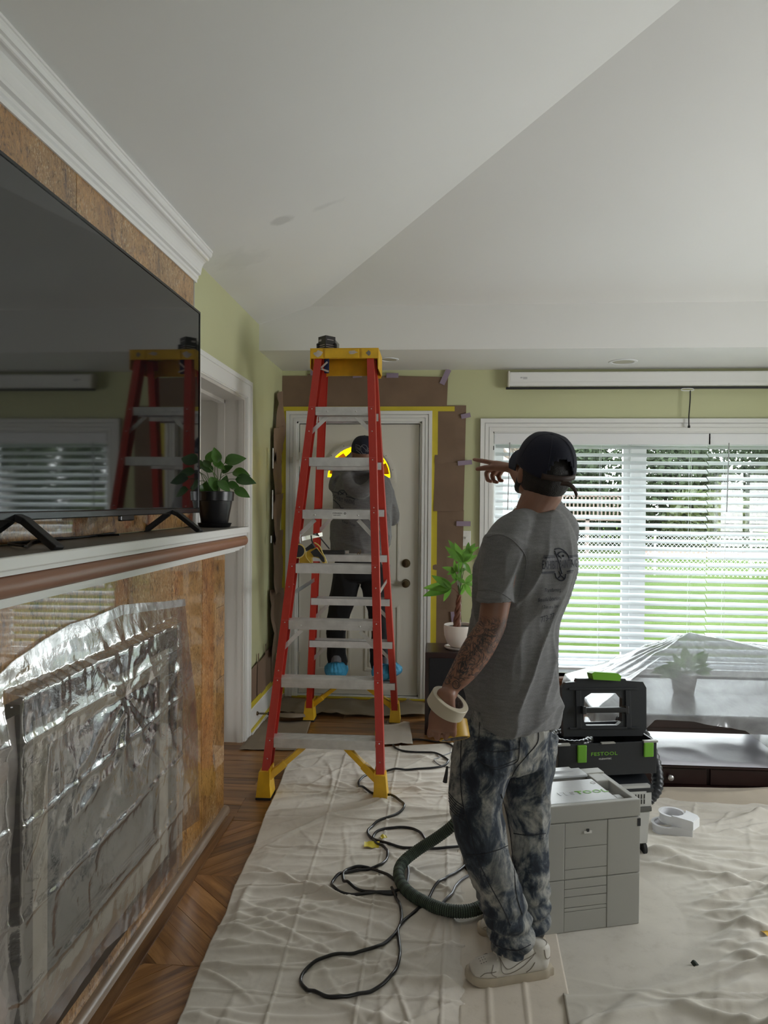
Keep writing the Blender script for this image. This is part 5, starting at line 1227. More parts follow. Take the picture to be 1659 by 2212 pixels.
# ================================================================ CASE STACK (light grey) with front doors
M['case'] = mat('light grey case plastic', (.40, .395, .365), .42, var=.02, vscale=6); M['casetop'] = mat('pale grey case top', (.62, .64, .66), .33, var=.05, vscale=9, bump=.1, bscale=40)
M['lime'] = mat('bright green plastic latch', (.16, .42, .03), .35); M['charcoal'] = mat('charcoal case plastic', (.016, .018, .022), .42)
ct = math.radians(16.2)
CA = Matrix.Translation((.725, 2.565, .012)) @ Matrix.Rotation(ct, 4, 'Z')     # origin: front right bottom corner; local -x along front, +y depth
CW, CDp, CH = .400, .300, .438
cs1 = thing('tool_case_stack', 'light grey stacked drawer tool case with panelled front, behind the pointing man', 'tool case', CA.translation)
def cbox(n, x0, x1, y0, y1, z0, z1, m, p, bev=.002): return MB().box(x0, x1, y0, y1, z0, z1, CA, bev=bev).build(n, m, p)
cbox('body', -CW+.004, -.004, .006, CDp, 0, CH-.058, M['case'], cs1, .004)
zz = [0, .182, CH-.060]
for i in range(2):
    a, b = zz[i]+.001, zz[i+1]-.001
    cbox('side_panel', -.125, -.0, -.0, .02, a, b, M['case'], cs1, .003)
    cbox('side_panel', -CW, -.285, -.0, .02, a, b, M['case'], cs1, .003)
for a, b in ((.002, .070), (.0715, .083), (.085, .120), (.122, .148), (.150, .180), (.184, .215), (.2165, .290), (.2915, .376)):
    cbox('drawer_front', -.284, -.126, .0015, .02, a, b, M['case'], cs1, .0015)
cbox('catch', -.215, -.185, -.0015, .004, .336, .346, M['alu'], cs1, .001)
cbox('catch_slot', -.205, -.195, -.002, .003, .342, .352, M['charcoal'], cs1, .001)
# upper tray: rim, sunken lid, handle bay
mb = MB()
def rb(x0, x1, y0, y1, z0, z1, b=.003): mb.box(x0, x1, y0, y1, z0, z1, CA, bev=b)
zt = CH
rb(-CW, 0, 0, .022, zt-.058, zt); rb(-CW, 0, CDp-.05, CDp, zt-.058, zt+.004); rb(-CW, -CW+.02, .02, CDp-.04, zt-.058, zt); rb(-.022, 0, .02, CDp-.04, zt-.058, zt)
rb(-CW+.01, -.01, .01, CDp-.01, zt-.058, zt-.035); rb(-.072, -.02, CDp-.12, CDp-.045, zt-.04, zt+.001)
rb(-CW+.03, -.085, CDp-.062, CDp-.05, zt-.04, zt-.001)
mb.build('upper_frame', M['case'], cs1)
MB().box(-CW+.022, -.078, .018, CDp-.095, zt-.035, zt+.0015, CA, bev=.003).build('lid', M['casetop'], cs1)
MB().box(-CW+.022, -.080, CDp-.07, CDp+.002, zt-.002, zt+.008, CA, bev=.003).box(-CW+.16, -.12, CDp-.035, CDp+.004, zt+.004, zt+.014, CA, bev=.003).build('carry_handle', M['casetop'], cs1)
MB().box(-.064, -.03, .05, .09, zt-.036, zt-.012, CA, bev=.008).build('bay_insert', M['casetop'], cs1)
def case_text(txt, x, y, size, m, name='lettering', sx=1.25):
    me = textmesh(txt, size, .0006, spacing=1.08, offset=.0006); me.transform(CA @ Matrix.Translation((x, y, zt+.0022)) @ Matrix.Diagonal((sx, 1, 1, 1))); me.materials.clear(); return link(name, me, m, cs1)
case_text('FES', -.268, .080, .034, M['casetop']); case_text('TOOL', -.200, .080, .034, M['lime'])
MB().lathe([(.008, 0), (.010, 0), (.010, .001), (.008, .001)], 20, CA @ Matrix.Translation((-.094, .165, zt+.0016)), close=True).build('emblem', M['case'], cs1)
MB().box(-.012, -.0, -.001, .004, .345, .372, CA).build('hinge_mark', M['charcoal'], cs1)
# ================================================================ DUST EXTRACTOR with hose box on top
M['exw'] = mat('off white machine plastic', (.56, .56, .54), .38)
EX = Matrix.Translation((.765, 3.18, .010)) @ Matrix.Rotation(math.radians(12), 4, 'Z')   # origin centre bottom; local x right, y away
ex = thing('dust_extractor', 'off white and black dust extractor on black castors, behind the grey case', 'vacuum', EX.translation)
def eprism(n, pts, x0, x1, m, bev=0): return MB().prism([(y, z) for y, z in pts], x0, x1, 'X', EX).build(n, m, ex)
eprism('lower_tub', [(-.155, .065), (.26, .065), (.27, .20), (-.17, .20)], -.12, .095, M['exw'])
eprism('side_cover', [(-.165, .20), (.27, .20), (.27, .31), (-.165, .31)], -.125, .10, M['exw'])
MB().box(-.127, .105, -.172, .272, .203, .222, EX, bev=.003).build('seal_band', mat('dark grey band', (.10, .10, .09), .5), ex)
eprism('motor_head', [(-.168, .225), (.27, .225), (.27, .332), (.10, .328), (-.09, .314), (-.168, .280)], -.128, .104, M['exw'])
eprism('top_cover', [(-.168, .282), (-.09, .316), (.10, .330), (.27, .334), (.27, .347), (.10, .345), (-.09, .334), (-.172, .296)], -.13, .112, M['charcoal'])
vg = MB().box(-.075, .08, -.1715, -.168, .235, .288, EX, bev=.001).build('vent_frame', M['exw'], ex)
for k in range(8):
    for zc in (.268, .246): MB().box(.072-k*.0125-.004, .072-k*.0125, -.1735, -.1712, zc-.009, zc+.009, EX).build('vent_slot', M['black'], vg)
for sx in (-.10, .045, .085):
    c = EX @ Vector((sx, -.13, .035)); MB().lathe([(0, -.010), (.030, -.010), (.034, -.006), (.034, .006), (.030, .010), (0, .010)], 24, basis(EX.to_3x3() @ Vector((1, 0, .0)), (0, 0, 1), c)).build('castor_wheel', M['rubber'], ex, auto=40)
MB().box(-.115, .09, -.15, -.08, .055, .075, EX, bev=.005).build('castor_bracket', M['charcoal'], ex)
for yy in (.2,):
    for sx in (-.11, .10):
        c = EX @ Vector((sx, yy, .065)); MB().lathe([(0, -.012), (.058, -.012), (.064, -.006), (.064, .006), (.058, .012), (0, .012)], 28, basis(EX.to_3x3() @ Vector((1, 0, 0)), (0, 0, 1), c)).build('rear_wheel', M['rubber'], ex, auto=40)
# hose box (open black case)
bz0 = .348
BX = EX @ Matrix.Translation((-.075, .0, bz0-.0))
hb = thing('hose_box', 'open black tool box with green latches, handled lid and hose inside, on the dust extractor', 'tool box', BX.translation)
def hbx(n, x0, x1, y0, y1, z0, z1, m, bev=.003, p=None): return MB().box(x0, x1, y0, y1, z0, z1, BX, bev=bev).build(n, m, p or hb)
hw, hh = .215, .135
mb = MB()
for q in ((-hw, hw, -.14, -.13, 0, hh), (-hw, hw, .14, .15, 0, hh), (-hw, -hw+.01, -.13, .14, 0, hh), (hw-.01, hw, -.13, .14, 0, hh), (-hw, hw, -.13, .14, 0, .012)): mb.box(*q, BX, bev=.003)
mb.build('box_body', M['charcoal'], hb)
for q in ((-hw-.002, -hw+.05, -.146, -.128, hh-.004, hh+.004), (hw-.06, hw+.002, -.146, -.128, hh-.004, hh+.004), (-.03, .03, -.146, -.13, hh-.002, hh+.003)): MB().box(*q, BX, bev=.001).build('rim_bracket', M['case'], hb)
hbx('latch', -.135, -.095, -.150, -.139, .060, .132, M['lime'], .004); hbx('latch', hw-.060, hw-.018, -.150, -.139, .072, .132, M['lime'], .004)
def box_text(txt, x, z, size, m):
    me = textmesh(txt, size, .0004, spacing=1.1, offset=.0003); me.transform(BX @ Matrix.Translation((x, -.1408, z)) @ Matrix.Rotation(PI/2, 4, 'X') @ Matrix.Diagonal((1.3, 1, 1, 1))); me.materials.clear(); link('lettering', me, m, hb)
box_text('FESTOOL', -.075, .085, .020, M['lime']); box_text('CLEANTEC', -.040, .068, .008, M['exw'])
# open lid: rounded slab with window and bar handle, tilted back
LM = BX @ Matrix.Translation((.02, -.06, hh+.004)) @ Matrix.Rotation(math.radians(1.5), 4, 'Y') @ Matrix.Rotation(math.radians(-8), 4, 'X')
out = [(-.185, 0), (.165, .0), (.185, .03), (.19, .20), (.175, .225), (.10, .23), (.095, .238), (-.12, .238), (-.125, .225), (-.17, .222), (-.19, .20)]
inn = [(-.085, .045), (.055, .045), (.075, .06), (.08, .155), (.06, .178), (-.06, .178), (-.09, .16), (-.098, .07)]
bm = bmesh.new()
def loopverts(pts, y): return [bm.verts.new(LM @ Vector((x, y, z))) for x, z in pts]
for yv, flip in ((-.014, False), (.014, True)):
    o_ = loopverts(out, yv); i_ = loopverts(inn, yv)
    eo = [bm.edges.new((o_[k], o_[(k+1) % len(o_)])) for k in range(len(o_))]; ei = [bm.edges.new((i_[k], i_[(k+1) % len(i_)])) for k in range(len(i_))]
    bmesh.ops.triangle_fill(bm, edges=eo+ei, use_beauty=True)
    if yv < 0: po, pi_ = o_, i_
    else:
        for A, B in ((po, o_), (pi_, i_)):
            for k in range(len(A)): bm.faces.new((A[k], A[(k+1) % len(A)], B[(k+1) % len(A)], B[k]))
bmesh.ops.recalc_face_normals(bm, faces=bm.faces); me = bpy.data.meshes.new('lid'); bm.to_mesh(me); bm.free()
lid = link('lid', me, M['charcoal'], hb)
mb = MB()
for z0 in (.03, .192): mb.box(-.16, .15, -.020, -.014, z0, z0+.008, LM, bev=.001)
mb.box(-.13, -.108, -.020, -.014, .03, .19, LM, bev=.001).box(.092, .114, -.020, -.014, .03, .19, LM, bev=.001); mb.build('lid_rib', M['charcoal'], lid)
MB().box(-.10, .085, -.045, -.020, .100, .122, LM, bev=.006).box(-.112, -.095, -.045, .0, .095, .127, LM, bev=.003).box(.078, .094, -.045, 0, .095, .127, LM, bev=.003).build('grab_handle', M['black'], lid)
MB().prism([(-.055, .236), (.065, .230), (.070, .250), (.055, .262), (-.050, .268), (-.062, .262)], -.030, .022, 'Y', LM).build('lid_latch', M['lime'], lid)
# coiled hose inside and at the side
hpts = []
for i in range(90):
    a = i/89*2.2*PI; hpts.append(BX @ Vector((-.10+.08*math.cos(a), .02+.085*math.sin(a), hh-.035+.012*i/89)))
t2 = MB().tube(hpts, .018, 14, rr=[.018+.0016*math.sin(i*1.9) for i in range(90)]).build('coiled_hose', M['cable'], auto=60); tag(t2, 'black ribbed hose coiled inside the open tool box', 'hose')
hpts = smoothpath([BX @ Vector(q) for q in ((.20, .18, .12), (.235, .12, .13), (.26, .04, .09), (.265, -.04, .0), (.245, -.09, -.08), (.20, -.10, -.13))], 16); nn = len(hpts)
t3 = MB().tube(hpts, .024, 14, rr=[.024+.002*math.sin(i*1.9) for i in range(nn)]).build('vacuum_hose', M['charcoal'], auto=60); tag(t3, 'black ribbed vacuum hose bulging beside the open tool box', 'hose')
# ================================================================ WHITE TAPE DISPENSERS
M['disp'] = mat('white dispenser plastic', (.72, .72, .74), .35)
def dispenser(c, rz, z, label):
    z = z - .0
    d = thing('tape_dispenser', label, 'tape dispenser', (c.x, c.y, z), 'white film tape dispensers on the drop cloth'); T = Matrix.Translation((c.x, c.y, z)) @ Matrix.Rotation(rz, 4, 'Z') @ Matrix.Scale(.86, 4)
    MB().lathe([(.053, .002), (.068, .002), (.068, .005), (.062, .006), (.062, .040), (.068, .041), (.068, .045), (.053, .045)], 40, T, close=True).build('roll', M['disp'], d, auto=40)
    MB().prism([(.02, -.058), (.125, -.050), (.125, .030), (.110, .046), (.045, .062), (.055, .030), (.06, 0), (.048, -.034)], .000, .050, 'Z', T).build('housing', M['disp'], d)
    MB().box(.125, .130, -.048, .028, .004, .047, T).build('cutter_edge', M['vinyl'], d)
dc = at(1436, 1795, Z=.02); dispenser(dc, math.radians(-14), .020, 'lower white tape dispenser on the right drop cloth, carrying another')
dc2 = at(1452, 1768, Z=.07); dispenser(dc2, math.radians(-42), .0610, 'upper white tape dispenser stacked askew on the other one')
# ================================================================ PEOPLE
V = Vector
def chain(mb, pts, rad, ax, seg=18, cap=.75):
    """closed loft; rad = (ra, rb) per point, ra along ax; rounded ends"""
    pts = [V(p) for p in pts]; rad = [(r, r) if isinstance(r, (int, float)) else r for r in rad]
    if len(pts) > 2:
        n = 5; P = smoothpath(pts, n); R = smoothpath([V((a, b, 0)) for a, b in rad], n)
        pts = P; rad = [(r.x, r.y) for r in R]
    t0 = (pts[0]-pts[1]).normalized(); t1 = (pts[-1]-pts[-2]).normalized()
    q, s = [], []
    for u in (1, .8, .45):
        k = math.sqrt(max(0, 1-u*u)); m = min(rad[0])*cap; q.append(pts[0]+t0*m*u); s.append((rad[0][0]*max(k, .03), rad[0][1]*max(k, .03)))
    q += pts; s += rad
    for u in (.45, .8, 1):
        k = math.sqrt(max(0, 1-u*u)); m = min(rad[-1])*cap; q.append(pts[-1]+t1*m*u); s.append((rad[-1][0]*max(k, .03), rad[-1][1]*max(k, .03)))
    vs = []; n = len(q); ax = V(ax)
    for i in range(n):
        t = (q[min(i+1, n-1)]-q[max(i-1, 0)]).normalized(); a = (ax-t*ax.dot(t)).normalized(); b = t.cross(a)
        for k in range(seg):
            c = 2*PI*k/seg; vs.append(q[i]+a*math.cos(c)*s[i][0]+b*math.sin(c)*s[i][1])
    fs = [(i*seg+k, i*seg+(k+1) % seg, (i+1)*seg+(k+1) % seg, (i+1)*seg+k) for i in range(n-1) for k in range(seg)]
    fs += [tuple(range(seg-1, -1, -1)), tuple(range((n-1)*seg, n*seg))]
    mb.add(vs, fs)
def remesh(mb, voxel, it=4, fac=.5):
    me = mb.mesh('tmp'); bm = bmesh.new(); bm.from_mesh(me); bmesh.ops.recalc_face_normals(bm, faces=bm.faces); bm.to_mesh(me); bm.free()
    o = bpy.data.objects.new('tmp', me); COL.objects.link(o)
    m = o.modifiers.new('r', 'REMESH'); m.mode = 'VOXEL'; m.voxel_size = voxel
    if it: s = o.modifiers.new('s', 'SMOOTH'); s.iterations = it; s.factor = fac
    dg = bpy.context.evaluated_depsgraph_get(); r = bpy.data.meshes.new_from_object(o.evaluated_get(dg)); bpy.data.objects.remove(o); bpy.data.meshes.remove(me); return r
def getco(me):
    a = np.empty(len(me.vertices)*3); me.vertices.foreach_get('co', a); n = np.empty(len(me.vertices)*3); me.vertex_normals.foreach_get('vector', n); return a.reshape(-1, 3), n.reshape(-1, 3)
def setco(me, c): me.vertices.foreach_set('co', c.reshape(-1)); me.update()
def bvh(me): return BVHTree.FromPolygons([v.co for v in me.vertices], [p.vertices[:] for p in me.polygons])
def onto(tree, px, py, off=.0012):
    d = ray(px, py).normalized(); h, n, i, t = tree.ray_cast(EYE, d)
    if h is None: return None
    if n.dot(d) > 0: n = -n
    return h+n*off, n
def px_tube(tree, name, pts, r, m, parent, off=.001, n=8):
    q = []
    for p in smoothpath([V((a, b, 0)) for a, b in pts], n):
        h = onto(tree, p.x, p.y, off)
        if h: q.append(h[0])
    if len(q) > 2: return MB().tube(q, r, 5).build(name, m, parent, auto=60)
def px_poly(tree, name, tris_mesh, fn, m, parent, off=.0015):
    """flat mesh whose (x, y) are mapped by fn to measured pixels, laid on the surface"""
    ok = {}; vs = []
    for v in tris_mesh.vertices:
        h = onto(tree, *fn(v.co.x, v.co.y), off=off); ok[v.index] = h is not None; vs.append(h[0] if h else V((0, 0, 0)))
    fs = [p.vertices[:] for p in tris_mesh.polygons if all(ok[i] for i in p.vertices)]
    fs = [f for f in fs if max((vs[a]-vs[b]).length for a in f for b in f) < .06]
    if not fs: return None
    used = sorted({i for f in fs for i in f}); mp = {a: b for b, a in enumerate(used)}
    me = bpy.data.meshes.new(name); me.from_pydata([vs[i] for i in used], [], [tuple(mp[i] for i in f) for f in fs]); return link(name, me, m, parent)
def subdiv(me, L):
    bm = bmesh.new(); bm.from_mesh(me); bmesh.ops.triangulate(bm, faces=bm.faces)
    for _ in range(4):
        e = [e for e in bm.edges if e.calc_length() > L]
        if not e: break
        bmesh.ops.subdivide_edges(bm, edges=e, cuts=1)
    bmesh.ops.triangulate(bm, faces=bm.faces); bm.to_mesh(me); bm.free(); return me
def px_text(tree, txt, a, b, h, m, parent, name='lettering', off=.0015, bold=0, shear=0):
    """text whose base line runs from pixel a to pixel b, letter height h px"""
    me = textmesh(txt, 1.0, 0, offset=bold, shear=shear); me = subdiv(me, .5); xs = [v.co.x for v in me.vertices]; x0, x1 = min(xs), max(xs)
    cap = max(v.co.y for v in me.vertices); dx, dy = b[0]-a[0], b[1]-a[1]
    return px_poly(tree, name, me, lambda x, y: (a[0]+dx*(x-x0)/(x1-x0), a[1]+dy*(x-x0)/(x1-x0)-h*y/cap), m, parent, off)
def hand(mb, Wp, f, n, s, curls, thumb, sc=1.0):
    """palm at wrist Wp, f = finger direction, n = palm normal, s = thumb side; curls per finger index..little (radians per joint)"""
    f = V(f).normalized(); n = V(n); n = (n-f*n.dot(f)).normalized(); s_ = f.cross(n); s_ = s_ if s_.dot(V(s)) > 0 else -s_
    Wp = V(Wp)
    chain(mb, [Wp-f*.02*sc, Wp+f*.015*sc, Wp+f*.05*sc+s_*.002, Wp+f*.083*sc], [(.026*sc, .020*sc), (.031*sc, .017*sc), (.040*sc, .0155*sc), (.040*sc, .012*sc)], s_)
    for i, (o, L) in enumerate(((.031, .93), (.0105, 1.03), (-.0105, .97), (-.031, .78))):
        p = Wp+f*(.078-.004*abs(i-1))*sc+s_*o*sc; a = 0; P = [p-f*.02*sc]; P.append(p); spread = s_*(.10*(1.5-i))
        for j, ln in enumerate((.043, .027, .021)):
            a += curls[i][j] if not isinstance(curls[i], (int, float)) else curls[i]
            d = (f*math.cos(a)+n*math.sin(a)+spread*.6*math.cos(a)).normalized(); p = p+d*ln*L*sc; P.append(p)
        pts = [P[0], P[1]]; rr = [.0088*sc, .0092*sc]
        for k in (2, 3, 4): pts.append(P[k]); rr.append((.0088, .0080, .0064)[k-2]*sc)
        for k in range(len(pts)-1): chain(mb, [pts[k], pts[k+1]], [rr[k], rr[k+1]], s_, 12, .9)
    td, tc = thumb
    td = V(td).normalized(); p0 = Wp+f*.012*sc+s_*.020*sc+n*.006*sc; p1 = p0+(td*.6+f*.5).normalized()*.042*sc; p2 = p1+td*.034*sc; p3 = p2+(td+n*tc).normalized()*.026*sc
    for a, b, ra, rb in ((p0, p1, .0155, .0125), (p1, p2, .0118, .0102), (p2, p3, .0102, .0078)): chain(mb, [a, b], [ra*sc, rb*sc], n, 12, .9)
def T3(x, y, Y): return at(x, y, Y=Y)
# ---- materials
t = NT('warm tan skin with forearm tattoos'); pos = t.co('Object'); sep = t.n.new('ShaderNodeSeparateXYZ'); t.L(pos, sep.inputs[0])
base = t.ramp(t.noise(pos, 14, 4), [(.3, (.23, .11, .070)), (.7, (.30, .150, .098))])
v = t.map(scale=(1, 1, 1)); n1 = t.noise(v, 24, 3, .5, 3.2); n2 = t.noise(v, 10, 2, .5, 2.5)
l1 = t.ramp(t.math('ABSOLUTE', t.math('SUBTRACT', n1, .5)), [(.0, 1.), (.035, .9), (.06, 0.)]); l2 = t.ramp(n2, [(.52, 0.), (.60, .75)]); ink = t.math('MAXIMUM', t.math('MULTIPLY', l1, 1.0), t.math('MULTIPLY', l2, .8))
def band(x, lo_, hi_, w):
    return t.math('MULTIPLY', t.ramp(t.math('DIVIDE', t.math('SUBTRACT', x, lo_), w), [(0, 0.), (1, 1.)]), t.ramp(t.math('DIVIDE', t.math('SUBTRACT', hi_, x), w), [(0, 0.), (1, 1.)]))
mk = t.math('MULTIPLY', band(sep.outputs['Z'], .955, 1.155, .02), t.math('LESS_THAN', sep.outputs['Y'], 2.24)); mk = t.math('MULTIPLY', mk, t.math('LESS_THAN', sep.outputs['X'], .26))
ink = t.math('MULTIPLY', t.math('MULTIPLY', ink, mk), .86)
t.set('Base Color', t.mix(ink, base, (.035, .032, .034))).set('Roughness', .48).set('Subsurface Weight', .06); M['skin'] = t.m
M['skin2'] = mat('tan skin', (.28, .145, .095), .5)
M['hair'] = mat('black cropped hair', (.010, .008, .007), .6, bump=.8, bscale=400)
def knit(name, a, b, rough=.95):
    t = NT(name); n = t.noise(t.map(scale=(1, 1, 6)), 26, 4, .7); w = t.noise(t.map(), 420, 2)
    c = t.mix(t.ramp(n, [(.35, 0.), (.65, 1.)]), a, b); c = t.mix(.35, c, t.ramp(w, [(.3, .6), (.7, 1.4)]), 'MULTIPLY')
    t.set('Base Color', c).set('Roughness', rough).set('Sheen Weight', .12); t.bump(w, .25, .002); return t.m
M['tee'] = knit('heather grey jersey', (.155, .157, .160), (.20, .20, .205)); M['hoodie'] = knit('dark heather grey fleece', (.105, .102, .10), (.145, .141, .137))
M['print'] = mat('navy screen print', (.018, .022, .035), .7); M['printgrey'] = mat('pale screen print', (.16, .16, .175), .7)
t = NT('acid washed denim'); n1 = t.noise(t.map(scale=(1, 1, .8)), 10, 6, .66, 1.0); n2 = t.noise(t.map(scale=(1, 1, .35)), 34, 4, .7, .5); n3 = t.noise(t.map(), 600, 2)
c = t.ramp(t.math('ADD', t.math('MULTIPLY', n1, .75), t.math('MULTIPLY', n2, .25)), [(.38, (.012, .017, .028)), (.46, (.035, .047, .066)), (.52, (.15, .16, .165)), (.60, (.34, .335, .31))])
c = t.mix(.3, c, t.ramp(n3, [(.3, .6), (.7, 1.4)]), 'MULTIPLY'); t.set('Base Color', c).set('Roughness', .85); t.bump(n3, .3, .002); M['denim'] = t.m
M['stitch'] = mat('dark denim seam', (.02, .022, .03), .8); M['navycap'] = mat('navy cotton twill', (.008, .010, .024), .85, bump=.3, bscale=300); M['leather'] = mat('dark brown strap', (.045, .025, .018), .6)
M['shoe'] = mat('scuffed white leather', (.60, .57, .52), .38, var=.12, vscale=22, bump=.12, bscale=50); M['sole'] = mat('yellowed rubber sole', (.46, .40, .31), .6, var=.12, vscale=18); M['seam'] = mat('grimy seam', (.22, .19, .155), .7)
M['blackcloth'] = mat('black work trousers', (.006, .006, .007), .85, bump=.2, bscale=200)

# ---------------------------------------------------------------- PERSON 1 (pointing)
ph = math.radians(42); Fd = V((-math.cos(ph), math.sin(ph), 0)); Ld = V((-math.sin(ph), -math.cos(ph), 0))
c0 = at(1100, 2080, Z=.02)
P1 = None
mb = MB()
hc = T3(1176, 1012, 2.34); tau = math.radians(26); pf = math.radians(70)
Fh = V((-math.cos(pf), math.sin(pf), 0)); Lh = V((-math.sin(pf), -math.cos(pf), 0)); Uh = (V((0, 0, 1))*math.cos(tau)-Fh*math.sin(tau)).normalized(); Fh = (Fh*math.cos(tau)+V((0, 0, 1))*math.sin(tau)).normalized()
HM = Matrix.Translation(hc) @ Matrix((-Lh, Fh, Uh)).transposed().to_4x4()     # local x = right, y = face, z = up
def hp3(x, y, z): return HM @ V((x, y, z))
H3 = HM.to_3x3()
mb.ell(hc, (.077, .095, .098), H3, 24, 16)
mb.ell(hp3(0, .035, -.055), (.060, .062, .062), H3, 20, 12); mb.ell(hp3(0, .066, -.096), (.030, .026, .022), H3, 14, 10)      # jaw, chin
chain(mb, [hp3(-.055, -.005, -.065), hp3(-.040, .045, -.092)], [.018, .018], (1, 0, 0)); chain(mb, [hp3(.055, -.005, -.065), hp3(.040, .045, -.092)], [.018, .018], (1, 0, 0))
chain(mb, [hp3(0, .096, .0), hp3(0, .112, -.034)], [.008, .014], (1, 0, 0)); mb.ell(hp3(0, .092, -.063), (.024, .012, .012), H3, 12, 8); mb.ell(hp3(0, .088, .018), (.050, .012, .012), H3, 14, 8)
for s in (-1, 1):
    mb.ell(hp3(s*.080, -.005, -.022), (.010, .018, .030), H3, 14, 10); mb.ell(hp3(s*.038, .080, -.035), (.020, .014, .018), H3, 12, 8)
nb = T3(1152, 1118, 2.33)
chain(mb, [nb-V((0, 0, .03)), nb+V((0, 0, .02)), hc-V((0, 0, .075))], [(.068, .062), (.058, .056), (.060, .062)], Ld)
TOR = [(1103, 1600, 2.33, .125, .088), (1103, 1540, 2.33, .125, .088), (1108, 1440, 2.32, .120, .084), (1116, 1330, 2.32, .125, .085), (1134, 1230, 2.32, .135, .085), (1148, 1170, 2.33, .145, .08), (1153, 1125, 2.33, .085, .066)]
chain(mb, [T3(x, y, Y) for x, y, Y, a, b in TOR], [(a, b) for *_, a, b in TOR], Ld)
lsh, lel, lwr = T3(1096, 1172, 2.20), T3(1062, 1352, 2.14), T3(976, 1482, 2.08)
chain(mb, [lsh, T3(1078, 1260, 2.165), lel], [(.046, .046), (.046, .046), (.042, .040)], Fd); chain(mb, [lel, T3(1032, 1402, 2.115), T3(1002, 1448, 2.09), lwr, T3(970, 1500, 2.075)], [(.042, .040), (.047, .043), (.040, .036), (.029, .023), (.027, .020)], Fd)
hand(mb, T3(962, 1512, 2.055), (-.10, .04, -1), (.10, 1, 0), (-1, 0, 0), [(.40, .85, .6), (.42, .88, .6), (.44, .90, .6), (.48, .95, .6)], ((.25, .95, -.5), .3), 1.02)
rsh, rel, rwr = T3(1208, 1150, 2.47), V((.375, 2.66, 1.500)), T3(1112, 1016, 2.83)
chain(mb, [rsh, rel], [(.054, .052), (.043, .042)], (0, 0, 1)); chain(mb, [rel, rel*.55+rwr*.45, rwr], [(.043, .042), (.041, .038), (.027, .023)], (0, 0, 1))
hand(mb, T3(1106, 1012, 2.86), (-.62, .76, .18), (-.15, -.25, -1), (-.8, -.5, 0), [(.02, .02, .02), (1.0, 1.2, .8), (1.1, 1.2, .8), (1.15, 1.2, .8)], ((-.95, .20, -.05), .1), 1.13)
LEG_L = [(1064, 1600, 2.28, .070), (1038, 1690, 2.25, .062), (1030, 1790, 2.235, .058), (1062, 1890, 2.25, .056), (1098, 2000, 2.27, .038), (1112, 2060, 2.285, .030)]
LEG_R = [(1133, 1600, 2.38, .070), (1138, 1700, 2.385, .060), (1143, 1800, 2.375, .056), (1150, 1890, 2.365, .050), (1152, 1980, 2.355, .034), (1152, 2020, 2.36, .030)]
for Lg in (LEG_L, LEG_R): chain(mb, [T3(x, y, Y) for x, y, Y, r in Lg], [(r, r) for *_, r in Lg], Fd)
toeL, heelL = at(1006, 2120, Z=.014), at(1190, 2098, Z=.014); toeR, heelR = at(1032, 2008, Z=.014), at(1176, 2046, Z=.014)
for an, toe, heel in ((T3(1112, 2060, 2.285), toeL, heelL), (T3(1152, 2020, 2.36), toeR, heelR)):
    ff = (toe-heel); ff.z = 0; ff.normalize(); chain(mb, [an, V((an.x, an.y, .075))+ff*.02, V((toe.x, toe.y, .040))-ff*.12], [.030, .028, .020], (0, 0, 1))
me = remesh(mb, .0042, 5, .5)
P1 = tag(link('person', me, M['skin'], None, True), 'man in grey T-shirt and acid washed jeans, navy cap, pointing with raised right arm', 'person')
# face details
MB().ell(hp3(-.030, .086, -.006), (.012, .008, .009), H3, 12, 8).ell(hp3(.030, .086, -.006), (.012, .008, .009), H3, 12, 8).build('eyes', mat('eye white', (.7, .68, .65), .2), P1, smooth=True)
MB().ell(hp3(-.030, .0935, -.006), (.005, .002, .005), H3, 10, 6).ell(hp3(.030, .0935, -.006), (.005, .002, .005), H3, 10, 6).build('irises', M['hair'], P1, smooth=True)
MB().ell(hp3(0, .1045, -.066), (.020, .004, .004), H3, 12, 6).build('mouth', mat('lips', (.30, .12, .10), .4), P1, smooth=True)
mb = MB(); mb.ell(hp3(0, .052, -.090), (.050, .045, .028), H3, 18, 12); mb.ell(hp3(0, .078, -.105), (.034, .024, .020), H3, 14, 10)
for s in (-1, 1): chain(mb, [hp3(s*.066, .012, -.035), hp3(s*.060, .025, -.075), hp3(s*.035, .060, -.098)], [.013, .014, .016], (1, 0, 0))
bme = remesh(mb, .004, 2); co, nn = getco(bme); co = co+nn*(.003*ridge(co[:, 0]*160, co[:, 1]*160, co[:, 2]*160, 3, 1))[:, None]; setco(bme, co); link('beard', bme, M['hair'], P1, True)
mb = MB(); mb.ell(hp3(0, -.012, -.008), (.0835, .094, .096), H3, 24, 16)
hme = remesh(mb, .004, 1); bm = bmesh.new(); bm.from_mesh(hme); inv = HM.inverted()
bmesh.ops.delete(bm, geom=[v for v in bm.verts if (lambda p: p.y > .035 or p.z < -.082+.25*max(0, p.y))(inv @ v.co)], context='VERTS'); bm.to_mesh(hme); bm.free()
link('hair', hme, M['hair'], P1, True)
